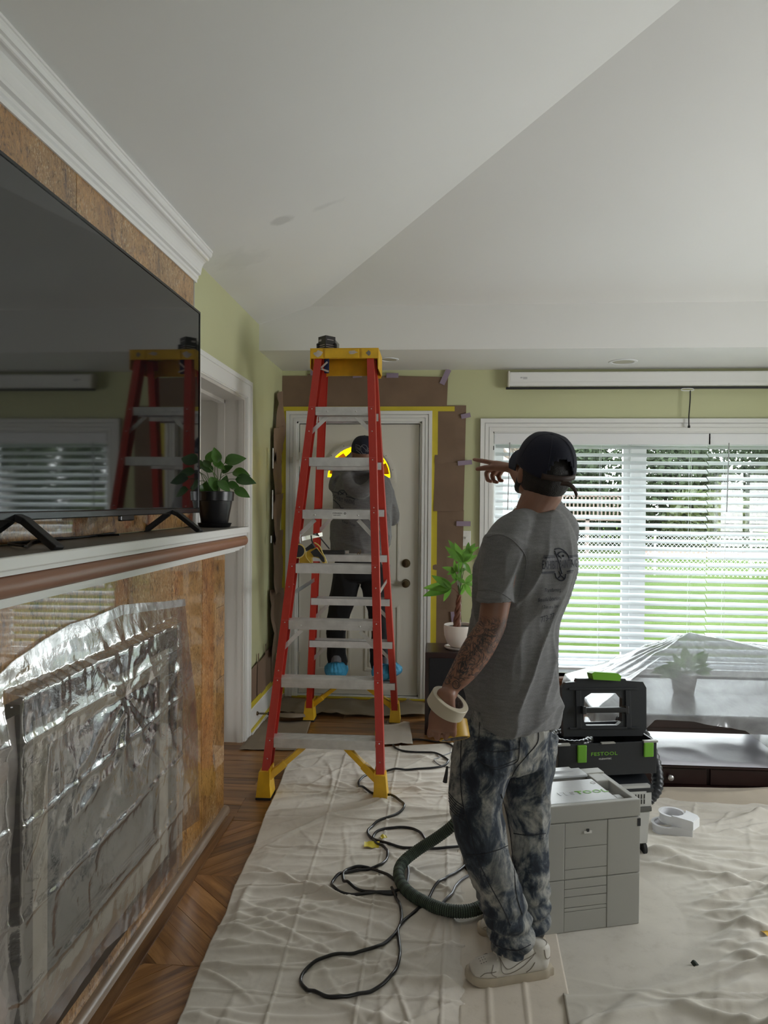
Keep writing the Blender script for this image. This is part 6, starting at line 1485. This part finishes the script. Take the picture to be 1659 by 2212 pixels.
# cap: dome with back opening, brim, strap
def capmesh(rx, ry, rz, tilt, hole, z0=0.0):
    na, ne = 72, 22; vs = []; fs = []; 
    for j in range(ne+1):
        el = PI/2*j/ne
        for i in range(na):
            az = 2*PI*i/na; c = math.cos(el)**.66
            x, y, z = rx*c*math.sin(az), ry*c*math.cos(az), rz*math.sin(el)**1.02+z0
            z += .006*max(0, 1-el)*0 - (.004 if i % 12 == 0 and 0 < j < ne else 0)*0
            vs.append(V((x, y, z + (-.012 if y < 0 else 0)*(1-j/ne)*abs(y)/ry)))
    for j in range(ne):
        for i in range(na):
            a = abs(((i+.5)/na*360-180)); e = (j+.5)/ne
            if hole and (a/30)**2+(e/.42)**2 < 1: continue
            k = (i+1) % na; fs.append((j*na+i, j*na+k, (j+1)*na+k, (j+1)*na+i))
    return vs, fs
def build_cap(HMx, parent, mm, hole=True, brim=True, sc=1.0, z0=-.004, strap=True):
    vs, fs = capmesh(.089*sc, .107*sc, .104*sc, 0, hole, z0); me = bpy.data.meshes.new('cap'); me.from_pydata([HMx @ v for v in vs], [], fs)
    bm = bmesh.new(); bm.from_mesh(me); bmesh.ops.remove_doubles(bm, verts=bm.verts, dist=1e-5); loose = [v for v in bm.verts if not v.link_faces]; bmesh.ops.delete(bm, geom=loose, context='VERTS'); bmesh.ops.recalc_face_normals(bm, faces=bm.faces); bm.to_mesh(me); bm.free()
    cap = link('cap', me, mm, parent, True); md = cap.modifiers.new('t', 'SOLIDIFY'); md.thickness = .003; md.offset = 1
    MB().ell(HMx @ V((0, 0, .105*sc+z0)), (.008, .008, .005), HMx.to_3x3(), 12, 8).build('cap_button', mm, cap, smooth=True)
    for a in range(6):
        az = PI/6+a*PI/3; pts = []
        for j in range(4, 23): el = PI/2*j/22*.995; c = math.cos(el)**.66; pts.append(HMx @ V((.0915*sc*c*math.sin(az), .1095*sc*c*math.cos(az), .1065*sc*math.sin(el)+z0)))
        if not (hole and abs(az-PI) < .3): MB().tube(pts, .0012, 5).build('cap_seam', mm, cap)
    if brim:
        bv = []; bf = []; n = 20; m_ = 8
        for i in range(n+1):
            a = math.radians(-62+124*i/n)
            for j in range(m_+1):
                r = j/m_; ex = .068*math.cos(a*.95)**.7; x = .088*sc*math.sin(a)*(1+.02*r); y = .104*sc*math.cos(a)+ex*r
                bv.append(HMx @ V((x, y, z0+.006-.35*x*x/.088*1.6-.10*r*.05)))
        for i in range(n):
            for j in range(m_): k = i*(m_+1)+j; bf.append((k, k+1, k+m_+2, k+m_+1))
        b = MB().add(bv, bf).build('cap_brim', mm, cap, smooth=True); md = b.modifiers.new('t', 'SOLIDIFY'); md.thickness = .004; md.offset = 0
    return cap
CAPM = HM @ Matrix.Translation((0, -.004, .012)) @ Matrix.Rotation(math.radians(-4), 4, 'X')
cap = build_cap(CAPM, P1, M['navycap'])
pts = [CAPM @ V((.0925*math.sin(a), .1105*math.cos(a), -.004)) for a in [math.radians(180-38+76*i/12) for i in range(13)]]
def band_mesh(pts, wdir, w, th=.002): 
    mb = MB(); vs = []
    for p in pts: vs += [p-wdir*w/2, p+wdir*w/2]
    mb.add(vs, [(2*i, 2*i+2, 2*i+3, 2*i+1) for i in range(len(pts)-1)]); return mb
b = band_mesh(pts, CAPM.to_3x3() @ V((0, 0, 1)), .017).build('cap_strap', M['leather'], cap, smooth=True); md = b.modifiers.new('t', 'SOLIDIFY'); md.thickness = .003
e0 = T3(1215, 1049, 2.245)
q = smoothpath([T3(1212, 1044, 2.24), T3(1228, 1046, 2.235), T3(1240, 1056, 2.24), T3(1246, 1072, 2.245)], 6)
b = band_mesh(q, V((.35, -.2, .9)).normalized(), .014).build('strap_end', M['leather'], cap, smooth=True); md = b.modifiers.new('t', 'SOLIDIFY'); md.thickness = .003
# ---- T-shirt
mb = MB()
TS = [(1103, 1560, 2.33, .166, .128), (1104, 1540, 2.33, .166, .128), (1106, 1470, 2.32, .163, .124), (1112, 1390, 2.32, .160, .120), (1117, 1320, 2.32, .166, .126), (1137, 1240, 2.32, .186, .138), (1152, 1185, 2.33, .190, .132), (1156, 1140, 2.33, .150, .100), (1153, 1110, 2.33, .088, .072)]
chain(mb, [T3(x, y, Y) for x, y, Y, a, b in TS], [(a, b) for *_, a, b in TS], Ld, 28, .10)
chain(mb, [T3(1140, 1128, 2.30), T3(1104, 1152, 2.225), T3(1080, 1195, 2.185)], [(.055, .05), (.062, .060), (.068, .064)], Fd, 20, .5)
chain(mb, [T3(1090, 1170, 2.20), T3(1074, 1235, 2.168), T3(1069, 1302, 2.15)], [(.070, .066), (.068, .062), (.063, .058)], Fd, 20, .12)
chain(mb, [T3(1069, 1284, 2.152), T3(1068, 1303, 2.15)], [(.067, .062), (.066, .061)], Fd, 20, .05)
chain(mb, [T3(1165, 1122, 2.35), T3(1190, 1122, 2.41), rsh+V((0, 0, .005)), rsh*.35+rel*.65], [(.055, .05), (.060, .056), (.072, .068), (.062, .060)], (0, 0, 1), 20, .15)
chain(mb, [T3(1150, 1180, 2.37), T3(1205, 1175, 2.455), T3(1212, 1215, 2.44)], [(.09, .085), (.078, .075), (.06, .055)], (0, 0, 1), 20, .4)
sme = remesh(mb, .0055, 5, .5); co, nn = getco(sme)
x, y, z = co.T; lat = (co-np.array(T3(1130, 1300, 2.32))) @ np.array(Ld); hx_ = x*Fd.x+y*Fd.y
w = .022*ridge(lat*6+z*1.6+.6*vn(lat*4, z*3, 0, 1), hx_*5+z*1.1, z*.9, 11, 3) + .014*ridge((lat+z*.55)*12, hx_*10, z*2.0, 12, 4) + .010*ridge(lat*6, hx_*7, z*9+lat*4, 14, 4)*np.clip((1.05-z)*4+.3, 0, 1) + .004*ridge(lat*22, hx_*20, z*6, 13, 2)
co = co + nn*((w-.020)*np.clip((1.40-z)*8, .15, 1))[:, None]; setco(sme, co)
tee = link('t_shirt', sme, M['tee'], P1, True); TT = bvh(sme)
# collar rib, necklace, seams
px_tube(TT, 'sleeve_seam', [(1052, 1162), (1075, 1155), (1100, 1162), (1120, 1180), (1136, 1205), (1134, 1240), (1122, 1290)], .0016, M['tee'], tee); px_tube(TT, 'cuff_stitch', [(1028, 1276), (1050, 1274), (1080, 1280), (1104, 1296)], .0012, M['tee'], tee)
nv = V((0, -.35, 1)).normalized(); nm = basis(nv, Ld, nb+V((0, -.002, .012)))
mb = MB(); ring_ = [nm @ V((.066*math.cos(a), .060*math.sin(a), 0)) for a in [2*PI*i/40 for i in range(41)]]; mb.tube(ring_, .0075, 8); mb.build('collar', M['tee'], tee, auto=60)
MB().tube([nm @ V((.0615*math.cos(a), .0585*math.sin(a), .016)) for a in [2*PI*i/50 for i in range(51)]], .0011, 5).build('necklace', mat('thin gold chain', (.5, .25, .12), .3, metal=1), P1)
# ---- back print (measured on the shirt)
def px_quad(tree, name, a, b, h, m, parent, n=14):
    vs = [(i/n, j) for i in range(n+1) for j in (0, 1)]; me = bpy.data.meshes.new('q'); me.from_pydata([(u, v, 0) for u, v in vs], [], [(2*i, 2*i+2, 2*i+3, 2*i+1) for i in range(n)])
    return px_poly(tree, name, me, lambda u, v: (a[0]+(b[0]-a[0])*u, a[1]+(b[1]-a[1])*u-h*v), m, parent)
px_quad(TT, 'print_bar', (1172, 1228), (1243, 1226), 23, M['printgrey'], tee)
for a, b, h in (((1173, 1207), (1198, 1205), 3.2), ((1174, 1202), (1198, 1200.5), 1.4), ((1227, 1206), (1247, 1203), 3), ((1228, 1202), (1248, 1199), 1.3), ((1169, 1238), (1198, 1237), 3.2), ((1169, 1240), (1198, 1239), 1.2), ((1224, 1236), (1238, 1234), 3), ((1224, 1239), (1236, 1237), 1.2)):
    px_quad(TT, 'print_line', a, b, h, M['print'], tee)
px_text(TT, 'EXHIBIT', (1171, 1229), (1206, 1229), 18, M['print'], tee, bold=.004, off=.0022); px_text(TT, 'PAINTING', (1208, 1228), (1246, 1225), 18, M['print'], tee, bold=.004, off=.0022)
for pp_ in ([(1198, 1187), (1208, 1185), (1218, 1190), (1226, 1199), (1229, 1207)], [(1198, 1196), (1206, 1200), (1212, 1206)], [(1203, 1203), (1207, 1195), (1215, 1192), (1223, 1196)], [(1198, 1190), (1206, 1212), (1214, 1240)], [(1199, 1238), (1202, 1248), (1212, 1254), (1220, 1250), (1222, 1240)], [(1204, 1250), (1211, 1243), (1207, 1234)], [(1211, 1243), (1219, 1250)]):
    px_tube(TT, 'print_emblem', pp_, .0022, M['print'], tee, .0006, 6)
h = onto(TT, 1216, 1201); 
if h: MB().ell(h[0], (.004, .004, .004), None, 8, 6).build('print_emblem', M['print'], tee)
px_text(TT, 'Transforming', (1176, 1279), (1212, 1277), 8, M['print'], tee, shear=.25); px_text(TT, 'Beautiful Exteriors', (1162, 1300), (1210, 1295), 8, M['print'], tee, shear=.25); px_text(TT, '1 Trim at a Time', (1170, 1315), (1206, 1312), 7, M['print'], tee, shear=.25)
px_text(TT, '773-77', (1168, 1345), (1197, 1336), 13, M['print'], tee)
# tattoo lettering along the forearm
BT = bvh(P1.data)
px_text(BT, 'Minerva', (992, 1462), (1056, 1372), 24, mat('tattoo ink', (.028, .026, .03), .5), P1, name='tattoo_lettering', off=.0006, shear=.45, bold=-.006)
for c_, r_ in (((966, 1470), 7), ((985, 1478), 9), ((1000, 1440), 12)):
    px_tube(BT, 'tattoo_line', [(c_[0]+r_*math.cos(a)*(1-.06*a), c_[1]+1.2*r_*math.sin(a)*(1-.06*a)) for a in [i*.6 for i in range(13)]], .0011, bpy.data.materials['tattoo ink'], P1, .0002, 3)
# ---- jeans
mb = MB()
chain(mb, [T3(1104, 1520, 2.33), T3(1102, 1580, 2.33), T3(1098, 1640, 2.33)], [(.155, .118), (.160, .122), (.140, .110)], Ld, 24, .3)
JL = [(1060, 1590, 2.27, .098), (1042, 1640, 2.25, .096), (1029, 1710, 2.24, .084), (1030, 1770, 2.235, .079), (1048, 1840, 2.24, .076), (1074, 1910, 2.25, .070), (1098, 1985, 2.27, .062), (1108, 2030, 2.28, .062), (1112, 2052, 2.285, .060)]
JR = [(1140, 1590, 2.39, .098), (1140, 1650, 2.385, .092), (1137, 1720, 2.380, .077), (1142, 1790, 2.372, .068), (1146, 1860, 2.362, .061), (1149, 1930, 2.352, .058), (1150, 1975, 2.352, .053), (1150, 1992, 2.355, .051)]
for J in (JL, JR): chain(mb, [T3(x, y, Y) for x, y, Y, r in J], [(r, r*.98) for *_, r in J], Fd, 24, .08)
chain(mb, [T3(1158, 1945, 2.35), T3(1176, 1952, 2.34)], [.03, .014], Fd)
jme = remesh(mb, .0052, 4, .5); co, nn = getco(jme); x, y, z = co.T
low_ = np.clip((.34-z)*6, 0, 1); w = (.009*ridge(x*9+z*2, y*9, z*5, 41, 4)+.006*ridge(x*16, y*16+z*6, z*11, 42, 3)+.0025*ridge(x*30, y*30, z*22, 43, 2))*.9 + low_*(.012*np.abs(np.sin(z*62+2.2*vn(x*9, y*9, z*3, 7)))**1.5)
co = co+nn*(w-.006)[:, None]; setco(jme, co)
jn = link('jeans', jme, M['denim'], P1, True); JT = bvh(jme)
for pp_ in ([(1036, 1560), (1034, 1610), (1033, 1640), (1052, 1652), (1074, 1662), (1095, 1655), (1118, 1643), (1122, 1610), (1128, 1562)], [(1034, 1618), (1075, 1624), (1121, 1617)], [(1036, 1645), (1072, 1657), (1116, 1640)]): px_tube(JT, 'pocket_seam', pp_, .0013, M['stitch'], jn)
px_tube(JT, 'side_seam', [(1000, 1560), (996, 1620), (996, 1700), (1003, 1750), (1018, 1800), (1030, 1850), (1055, 1905), (1085, 1960), (1103, 2000)], .0016, M['stitch'], jn)
px_tube(JT, 'knee_seam', [(1008, 1846), (1040, 1845), (1075, 1836), (1098, 1826)], .0015, M['stitch'], jn); px_tube(JT, 'knee_seam', [(1110, 1800), (1140, 1804), (1178, 1800)], .0015, M['stitch'], jn)
px_tube(JT, 'inner_seam', [(1082, 1715), (1098, 1770), (1108, 1850), (1115, 1930), (1128, 1975)], .0014, M['stitch'], jn); px_tube(JT, 'back_seam', [(1160, 1560), (1162, 1600), (1140, 1630), (1115, 1660), (1095, 1700)], .0014, M['stitch'], jn)
for k in range(6): px_tube(JT, 'ribbed_stitch', [(970, 1712+k*6), (985, 1730+k*6), (1003, 1742+k*6)], .0014, M['stitch'], jn, n=4)
px_tube(JT, 'hem_stitch', [(1070, 2040), (1095, 2050), (1120, 2052), (1146, 2040)], .0014, M['stitch'], jn)
MB().tube([T3(966, 1655, 2.2), T3(964, 1672, 2.2), T3(961, 1690, 2.2)], .006, 6, rr=[.003, .005, .007]).build('zip_cord', M['black'], jn)
# ---- sneakers
def sneaker(toe, heel, label, sc=1.0, swoosh=1):
    f = (toe-heel); L = f.length; f.z = 0; f.normalize(); s = V((-f.y, f.x, 0)); k = L/.285
    o = V((heel.x, heel.y, .0135)); Mx = Matrix.Translation(o) @ Matrix((f, s, V((0, 0, 1)))).transposed().to_4x4() @ Matrix.Scale(k, 4)
    half = lambda u: .034+.010*math.sin(min(1, u/.35)*PI/2)+.006*math.exp(-((u-.72)/.18)**2) if u < .86 else (.034+.010+.006*math.exp(-((.86-.72)/.18)**2))*math.sqrt(max(.02, 1-((u-.86)/.145)**2))
    sole = MB(); N_ = 26; out_ = []
    us = [i/N_ for i in range(N_+1)]
    prof = [(u*.285, half(u)*(1 if u > .04 else .75)) for u in us]; pts = prof + [(a, -b) for a, b in reversed(prof)]
    z0f = lambda a: .0 + .014*max(0, (a-.22)/.065)**2*.6
    n = len(pts); vs = []
    for sc_, zz in ((.95, 0), (1.0, .005), (1.0, .026), (.965, .030)):
        for a, b in pts: vs.append(Mx @ V((.1425+(a-.1425)*sc_, b*sc_*.94, zz + z0f(a)*(1 if zz < .02 else .7))))
    fs = [(j*n+i, j*n+(i+1) % n, (j+1)*n+(i+1) % n, (j+1)*n+i) for j in range(3) for i in range(n)] + [tuple(range(n-1, -1, -1)), tuple(range(3*n, 4*n))]
    mb = MB()
    def C(p, r, ax=(0, 1, 0)): chain(mb, [Mx @ V(q) for q in p], [(a*k, b*k) for a, b in r], Mx.to_3x3() @ V(ax))
    C([(.035, 0, .045), (.10, 0, .045), (.17, 0, .042), (.225, 0, .038), (.258, 0, .035)], [(.038, .03), (.042, .036), (.046, .032), (.045, .026), (.036, .018)])
    C([(.045, 0, .05), (.040, 0, .075), (.038, 0, .084)], [(.035, .038), (.031, .036), (.029, .034)]); C([(.09, 0, .06), (.085, 0, .082)], [(.034, .04), (.029, .034)])
    C([(.10, 0, .078), (.145, 0, .070), (.19, 0, .052)], [(.024, .016), (.026, .014), (.026, .014)])
    up = remesh(mb, .004, 4, .5)
    sh = tag(link('sneaker', up, M['shoe'], None, True), label, 'shoe', 'pair of white sneakers')
    sh_s = MB().add(vs, fs).build('sole', M['sole'], sh, auto=50)
    tr = bvh(up)
    def proj(p, sd):
        w_ = Mx @ V((p[0], sd*.2, p[1])); d = -(Mx.to_3x3() @ V((0, sd, 0))).normalized(); h, nn_, i, t_ = tr.ray_cast(w_, d); return h-d*.0008 if h else None
    def line(pts, sd, nm_, r=.0012, m=None):
        q_ = [proj((p.x, p.y), sd) for p in smoothpath([V((a, b, 0)) for a, b in pts], 6)]; q_ = [q for q in q_ if q]
        if len(q_) > 2: MB().tube(q_, r*k, 5).build(nm_, m or M['seam'], sh)
    for sd in (1, -1):
        line([(.178, .072), (.182, .050), (.168, .040), (.140, .044), (.100, .060), (.062, .082)], sd, 'emblem_line'); line([(.178, .072), (.170, .058), (.155, .053), (.120, .064), (.062, .082)], sd, 'emblem_line')
        line([(.20, .034), (.215, .045), (.205, .062)], sd, 'panel_seam'); line([(.10, .034), (.085, .045), (.070, .060)], sd, 'panel_seam'); line([(.25, .036), (.235, .046), (.212, .048), (.20, .050)], sd, 'panel_seam'); line([(.012, .06), (.03, .065), (.035, .09)], sd, 'panel_seam')
    for i in range(5):
        xx_ = .112+i*.018; q_ = []
        for sd in (-1, -.5, 0, .5, 1):
            h, *_ = tr.ray_cast(Mx @ V((xx_+.004*abs(sd), sd*.020, .2)), V((0, 0, -1)))
            if h: q_.append(h+V((0, 0, .002)))
        if len(q_) > 2: MB().tube(smoothpath(q_, 3), .0028*k, 6).build('lace', M['shoe'], sh, auto=60)
    for i in range(9):
        h, *_ = tr.ray_cast(Mx @ V((.222+.008*(i % 3), (i//3-1)*.012, .2)), V((0, 0, -1)))
        if h: MB().ell(h, (.0016, .0016, .001), None, 6, 4).build('toe_hole', M['stitch'], sh)
    h = Mx @ V((.040, 0, .1)); MB().lathe([(.022, 0), (.030, .004), (.026, .012), (.018, .004)], 20, Mx @ Matrix.Translation((.042, 0, .088)), close=True).build('collar', M['shoe'], sh, auto=50)
    return sh, Mx
sneaker(toeL, heelL, 'scuffed white sneaker on the man\'s near foot, beside the cloth seam'); sneaker(toeR, heelR, 'white sneaker on the man\'s far foot, partly behind the near one')
for an, toe, heel in ((T3(1112, 2060, 2.285), toeL, heelL), (T3(1152, 2020, 2.36), toeR, heelR)):
    ff = (toe-heel); ff.z = 0; ff.normalize(); mb = MB(); chain(mb, [V((an.x, an.y, .135)), V((an.x, an.y, .10))+ff*.0, V((an.x, an.y, .078))+ff*.035], [.039, .040, .034], (0, 1, 0)); mb.build('sock', M['black'], P1, smooth=True)
# ---- tape rolls carried
def roll(name, c, axis, ro, ri, w, m, core, label):
    Mx = basis(axis, (1, 0, 0), c); r = thing(name, label, 'tape roll', c)
    MB().lathe([(ri+.002, -w/2), (ro-.0015, -w/2), (ro, -w/2+.0015), (ro, w/2-.0015), (ro-.0015, w/2), (ri+.002, w/2)], 56, Mx, close=True).build('tape_winding', m, r, auto=40)
    MB().lathe([(ri, -w/2+.0005), (ri+.002, -w/2+.0005), (ri+.002, w/2-.0005), (ri, w/2-.0005)], 48, Mx, close=True).build('core', core, r, auto=40); return r
M['cream_tape'] = mat('cream masking tape roll', (.60, .54, .42), .5, var=.03); M['gold_tape'] = mat('golden yellow tape roll', (.60, .36, .035), .45, var=.03); M['core'] = mat('printed cardboard core', (.22, .20, .19), .6, var=.5, vscale=120)
roll('tape_roll', T3(967, 1521, 2.07), (.46, -.22, .86), .0575, .0395, .038, M['cream_tape'], M['core'], 'wide cream masking tape roll worn round the man\'s left wrist')
roll('tape_roll', T3(979, 1577, 2.118), (-.16, .42, .88), .0455, .0375, .052, M['gold_tape'], M['core'], 'golden yellow tape roll held in the man\'s left hand')

# ---------------------------------------------------------------- PERSON 2 (behind the ladder)
mb = MB(); Y2 = 4.90; X2 = at(783, 1100, Y=Y2).x; ex_ = (1, 0, 0)
h2 = T3(787, 974, 4.97); H2 = Matrix.Translation(h2) @ Matrix.Rotation(math.radians(8), 4, 'Z') @ Matrix.Rotation(math.radians(-6), 4, 'X')
def q3(x, y, z): return H2 @ V((x, y, z))
R2 = H2.to_3x3()
mb.ell(h2, (.077, .095, .10), R2, 22, 14); mb.ell(q3(0, .035, -.055), (.058, .06, .06), R2, 16, 10); mb.ell(q3(0, .064, -.095), (.028, .026, .022), R2, 12, 8); chain(mb, [q3(0, .096, .0), q3(0, .112, -.034)], [.008, .014], ex_)
for s in (-1, 1): mb.ell(q3(s*.080, -.002, -.022), (.010, .018, .030), R2, 12, 8)
chain(mb, [V((X2, Y2, 1.63)), V((h2.x, Y2+.03, 1.74)), h2-V((0, 0, .06))], [.06, .055, .058], ex_)
chain(mb, [V((X2-.02, Y2, 1.0)), V((X2-.01, Y2, 1.15)), V((X2, Y2, 1.40)), V((X2, Y2, 1.60)), V((X2, Y2, 1.67))], [(.15, .11), (.14, .105), (.165, .11), (.17, .10), (.08, .06)], ex_)
lf = [V((-.665, 4.93, 1.61)), V((-.665, 5.07, 1.68)), V((-.60, 5.27, 1.83))]; rt = [V((-.355, 4.93, 1.59)), V((-.295, 4.98, 1.37)), V((-.36, 5.24, 1.47))]
for A in (lf, rt): chain(mb, A, [.05, .042, .028], (0, 0, 1))
hand(mb, lf[2], (.35, .6, .6), (.2, .6, -.5), (1, 0, 0), [.2, .2, .25, .3], ((1, .2, .3), .2), 1.0); hand(mb, rt[2], (-.35, .75, .35), (.0, .4, -.9), (-1, 0, 0), [.3, .35, .4, .45], ((-1, .3, .1), .2), 1.0)
fz = .287+.0016
LG = ([(752, 1215, 4.90, .085), (735, 1310, 4.89, .075), (728, 1370, 4.88, .056), (729, 1415, 4.87, .05), (732, 1452, 4.86, .036)], [(808, 1215, 4.90, .085), (818, 1310, 4.89, .075), (820, 1370, 4.88, .056), (818, 1415, 4.87, .05), (820, 1452, 4.86, .036)])
for G in LG: chain(mb, [T3(x, y, Y) for x, y, Y, r in G], [(r, r) for *_, r in G], ex_)
ft = [((726, 1462), (-.12, 1)), ((825, 1462), (.42, 1))]
for (px, py), d in ft:
    c = V((at(px, py, Y=4.80).x, 4.80, fz+.030)); d = V((d[0], d[1], 0)).normalized(); chain(mb, [c, c+d*.09, c+d*.19], [(.034, .026), (.038, .026), (.034, .018)], (d.y, -d.x, 0))
P2 = tag(link('person', remesh(mb, .0046, 4, .5), M['skin2'], None, True), 'person in dark grey hoodie and black trousers standing on the ladder facing the door', 'person')
# hoodie
mb = MB()
chain(mb, [V((X2-.01, Y2, 1.115)), V((X2-.012, Y2, 1.15)), V((X2-.012, Y2, 1.25)), V((X2, Y2, 1.42)), V((X2+.002, Y2, 1.58)), V((X2+.002, Y2, 1.665)), V((X2, Y2, 1.70))], [(.185, .140), (.195, .150), (.205, .155), (.205, .150), (.198, .135), (.15, .11), (.09, .08)], ex_, 26, .2)
chain(mb, [V((-.66, 4.91, 1.60)), lf[0], lf[1], lf[2]+V((0, -.03, -.02))], [.066, .062, .054, .042], (0, 0, 1), 18, .2); chain(mb, [V((-.36, 4.91, 1.60)), rt[0], rt[1], rt[2]+V((-.0, -.03, 0))], [.066, .062, .054, .042], (0, 0, 1), 18, .2)
chain(mb, [V((X2-.10, Y2-.10, 1.66)), V((X2-.06, Y2-.16, 1.58)), V((X2+.01, Y2-.18, 1.545)), V((X2+.08, Y2-.15, 1.60)), V((X2+.10, Y2-.09, 1.67))], [.040, .045, .050, .045, .040], (0, 0, 1), 16, .6)
chain(mb, [V((X2-.085, Y2-.06, 1.70)), V((X2-.03, Y2-.12, 1.70)), V((X2+.05, Y2-.12, 1.70)), V((X2+.095, Y2-.05, 1.70))], [.032, .034, .034, .032], (0, 0, 1), 14, .6)
hme = remesh(mb, .007, 4, .5); co, nn = getco(hme); x, y, z = co.T
w = .012*ridge(x*5+z*1.6, y*5, z*2.2+x*1.5, 61, 3)+.008*ridge(x*11+z*4, y*10, z*6, 62, 3)+.010*ridge(x*2, y*3, z*14+x*4, 63, 3)*np.clip((1.35-z)*5, 0, 1)
co = co+nn*(w-.010)[:, None]; setco(hme, co); hd = link('hoodie', hme, M['hoodie'], P2, True); HT = bvh(hme)
def px_on(tree, pts, nm_, r, m, p): return px_tube(tree, nm_, pts, r, m, p, .001, 5)
px_text(HT, 'EXHIBIT', (718, 1074), (741, 1086), 9, M['print'], hd, bold=.006); px_text(HT, 'PAINTING', (744, 1086), (766, 1090), 9, M['print'], hd, bold=.006)
for L_p in ([(717, 1062), (727, 1064), (733, 1067)], [(717, 1077), (726, 1084), (732, 1090)], [(748, 1073), (758, 1075), (767, 1079)], [(731, 1070), (732, 1062), (739, 1059), (746, 1062), (749, 1070)], [(734, 1062), (742, 1068)], [(735, 1069), (745, 1063)], [(733, 1090), (736, 1097), (742, 1098)]): px_on(HT, L_p, 'print_line', .0030, M['print'], hd)
px_text(HT, 'Your Trim', (738, 1128), (768, 1138), 6, M['print'], hd)
mb = MB(); chain(mb, [V((X2-.01, Y2, 1.105)), V((X2-.01, Y2, 1.135))], [(.186, .142), (.186, .142)], ex_, 26, .05); mb.build('hem_band', M['hoodie'], hd, smooth=True)
# cap with printed badge on the back
C2 = H2 @ Matrix.Rotation(math.radians(14), 4, 'X') @ Matrix.Translation((0, -.004, .002)); cp2 = build_cap(C2, P2, M['navycap'], hole=False, brim=True, z0=-.004)
CT = bvh(cp2.data)
px_text(CT, 'EXHIBIT', (769, 969), (781, 976), 6, M['printgrey'], cp2, bold=.01, off=.0045); px_text(CT, 'PAINTING', (789, 977), (806, 976), 6, M['printgrey'], cp2, bold=.01, off=.0045)
for L_p in ([(769, 961), (776, 963), (780, 966)], [(770, 972), (776, 977), (780, 980)], [(779, 968), (783, 962), (789, 962), (793, 967), (792, 974)], [(780, 974), (784, 980), (790, 980)], [(793, 968), (800, 970), (806, 970)], [(782, 964), (790, 972)]): px_tube(CT, 'print_line', L_p, .0020, M['printgrey'], cp2, .0038, 5)
# trousers
mb = MB(); chain(mb, [V((X2-.01, Y2, 1.18)), V((X2-.01, Y2, 1.08)), V((X2-.005, Y2, .97))], [(.16, .12), (.172, .13), (.165, .125)], ex_, 24, .3)
TR2 = ([(753, 1225, 4.90, .098), (740, 1290, 4.89, .092), (727, 1345, 4.885, .068), (728, 1385, 4.88, .062), (729, 1425, 4.87, .062), (732, 1448, 4.865, .050)], [(806, 1225, 4.90, .098), (815, 1290, 4.89, .092), (822, 1345, 4.885, .068), (821, 1385, 4.88, .062), (820, 1425, 4.87, .062), (819, 1445, 4.865, .050)])
for G in TR2: chain(mb, [T3(x, y, Y) for x, y, Y, r in G], [(r, r) for *_, r in G], ex_, 20, .1)
tm = remesh(mb, .007, 4); co, nn = getco(tm); x, y, z = co.T; co = co+nn*(.010*ridge(x*9, y*9, z*8, 71, 3)+.006*ridge(x*16, y*16, z*16, 72, 2)-.006)[:, None]; setco(tm, co); trs = link('trousers', tm, M['blackcloth'], P2, True)
MB().tube([V((X2+.185, Y2-.05, 1.06)), V((X2+.19, Y2-.06, .98)), V((X2+.18, Y2-.05, .93))], .010, 8).build('belt_cord', M['black'], trs)
# blue shoe covers
M['bluecover'] = mat('blue non-woven shoe cover', (.045, .30, .50), .7, var=.12, vscale=40, bump=.5, bscale=90)
for k, ((px, py), d) in enumerate(ft):
    c = V((at(px, py, Y=4.80).x, 4.80, fz)); d = V((d[0], d[1], 0)).normalized(); s = V((d.y, -d.x, 0)); mb = MB()
    chain(mb, [c+V((0, 0, .048))-d*.015, c+V((0, 0, .050))+d*.06, c+V((0, 0, .045))+d*.15, c+V((0, 0, .042))+d*.19], [(.068, .046), (.076, .050), (.072, .042), (.055, .034)], s, 20, .8)
    chain(mb, [c+V((0, 0, .05)), c+V((0, 0, .098))+d*.01], [(.064, .066), (.050, .056)], s, 20, .2)
    m_ = remesh(mb, .0045, 3); co, nn = getco(m_); x, y, z = co.T; aa = np.arctan2(y-c.y-.02, x-c.x); co = co+nn*(.006*np.abs(np.sin(aa*11+vn(x*20, y*20, z*20, 3)*1.5))*np.clip((z-c.z-.02)*20, 0, 1)+.004*ridge(x*30, y*30, z*30, 81+k, 2))[:, None]; co[:, 2] = np.maximum(co[:, 2], fz+.0005); setco(m_, co)
    sc_ = tag(link('shoe_cover', m_, M['bluecover'], None, True), ('blue elasticated shoe cover on the left foot of the person on the ladder', 'blue elasticated shoe cover on the right foot of the person on the ladder')[k], 'shoe cover', 'blue shoe covers')
    MB().lathe([(.040, 0), (.047, .004), (.047, .012), (.040, .016)], 26, Matrix.Translation(c+V((0, .0, .094))+d*.01) , close=True).build('elastic_rim', M['bluecover'], sc_, auto=60)
    MB().tube([c+V((0, 0, .10))+d*.01, c+V((0, .01, .135))+d*.03], .036, 12).build('sock', M['printgrey'], P2, auto=60)
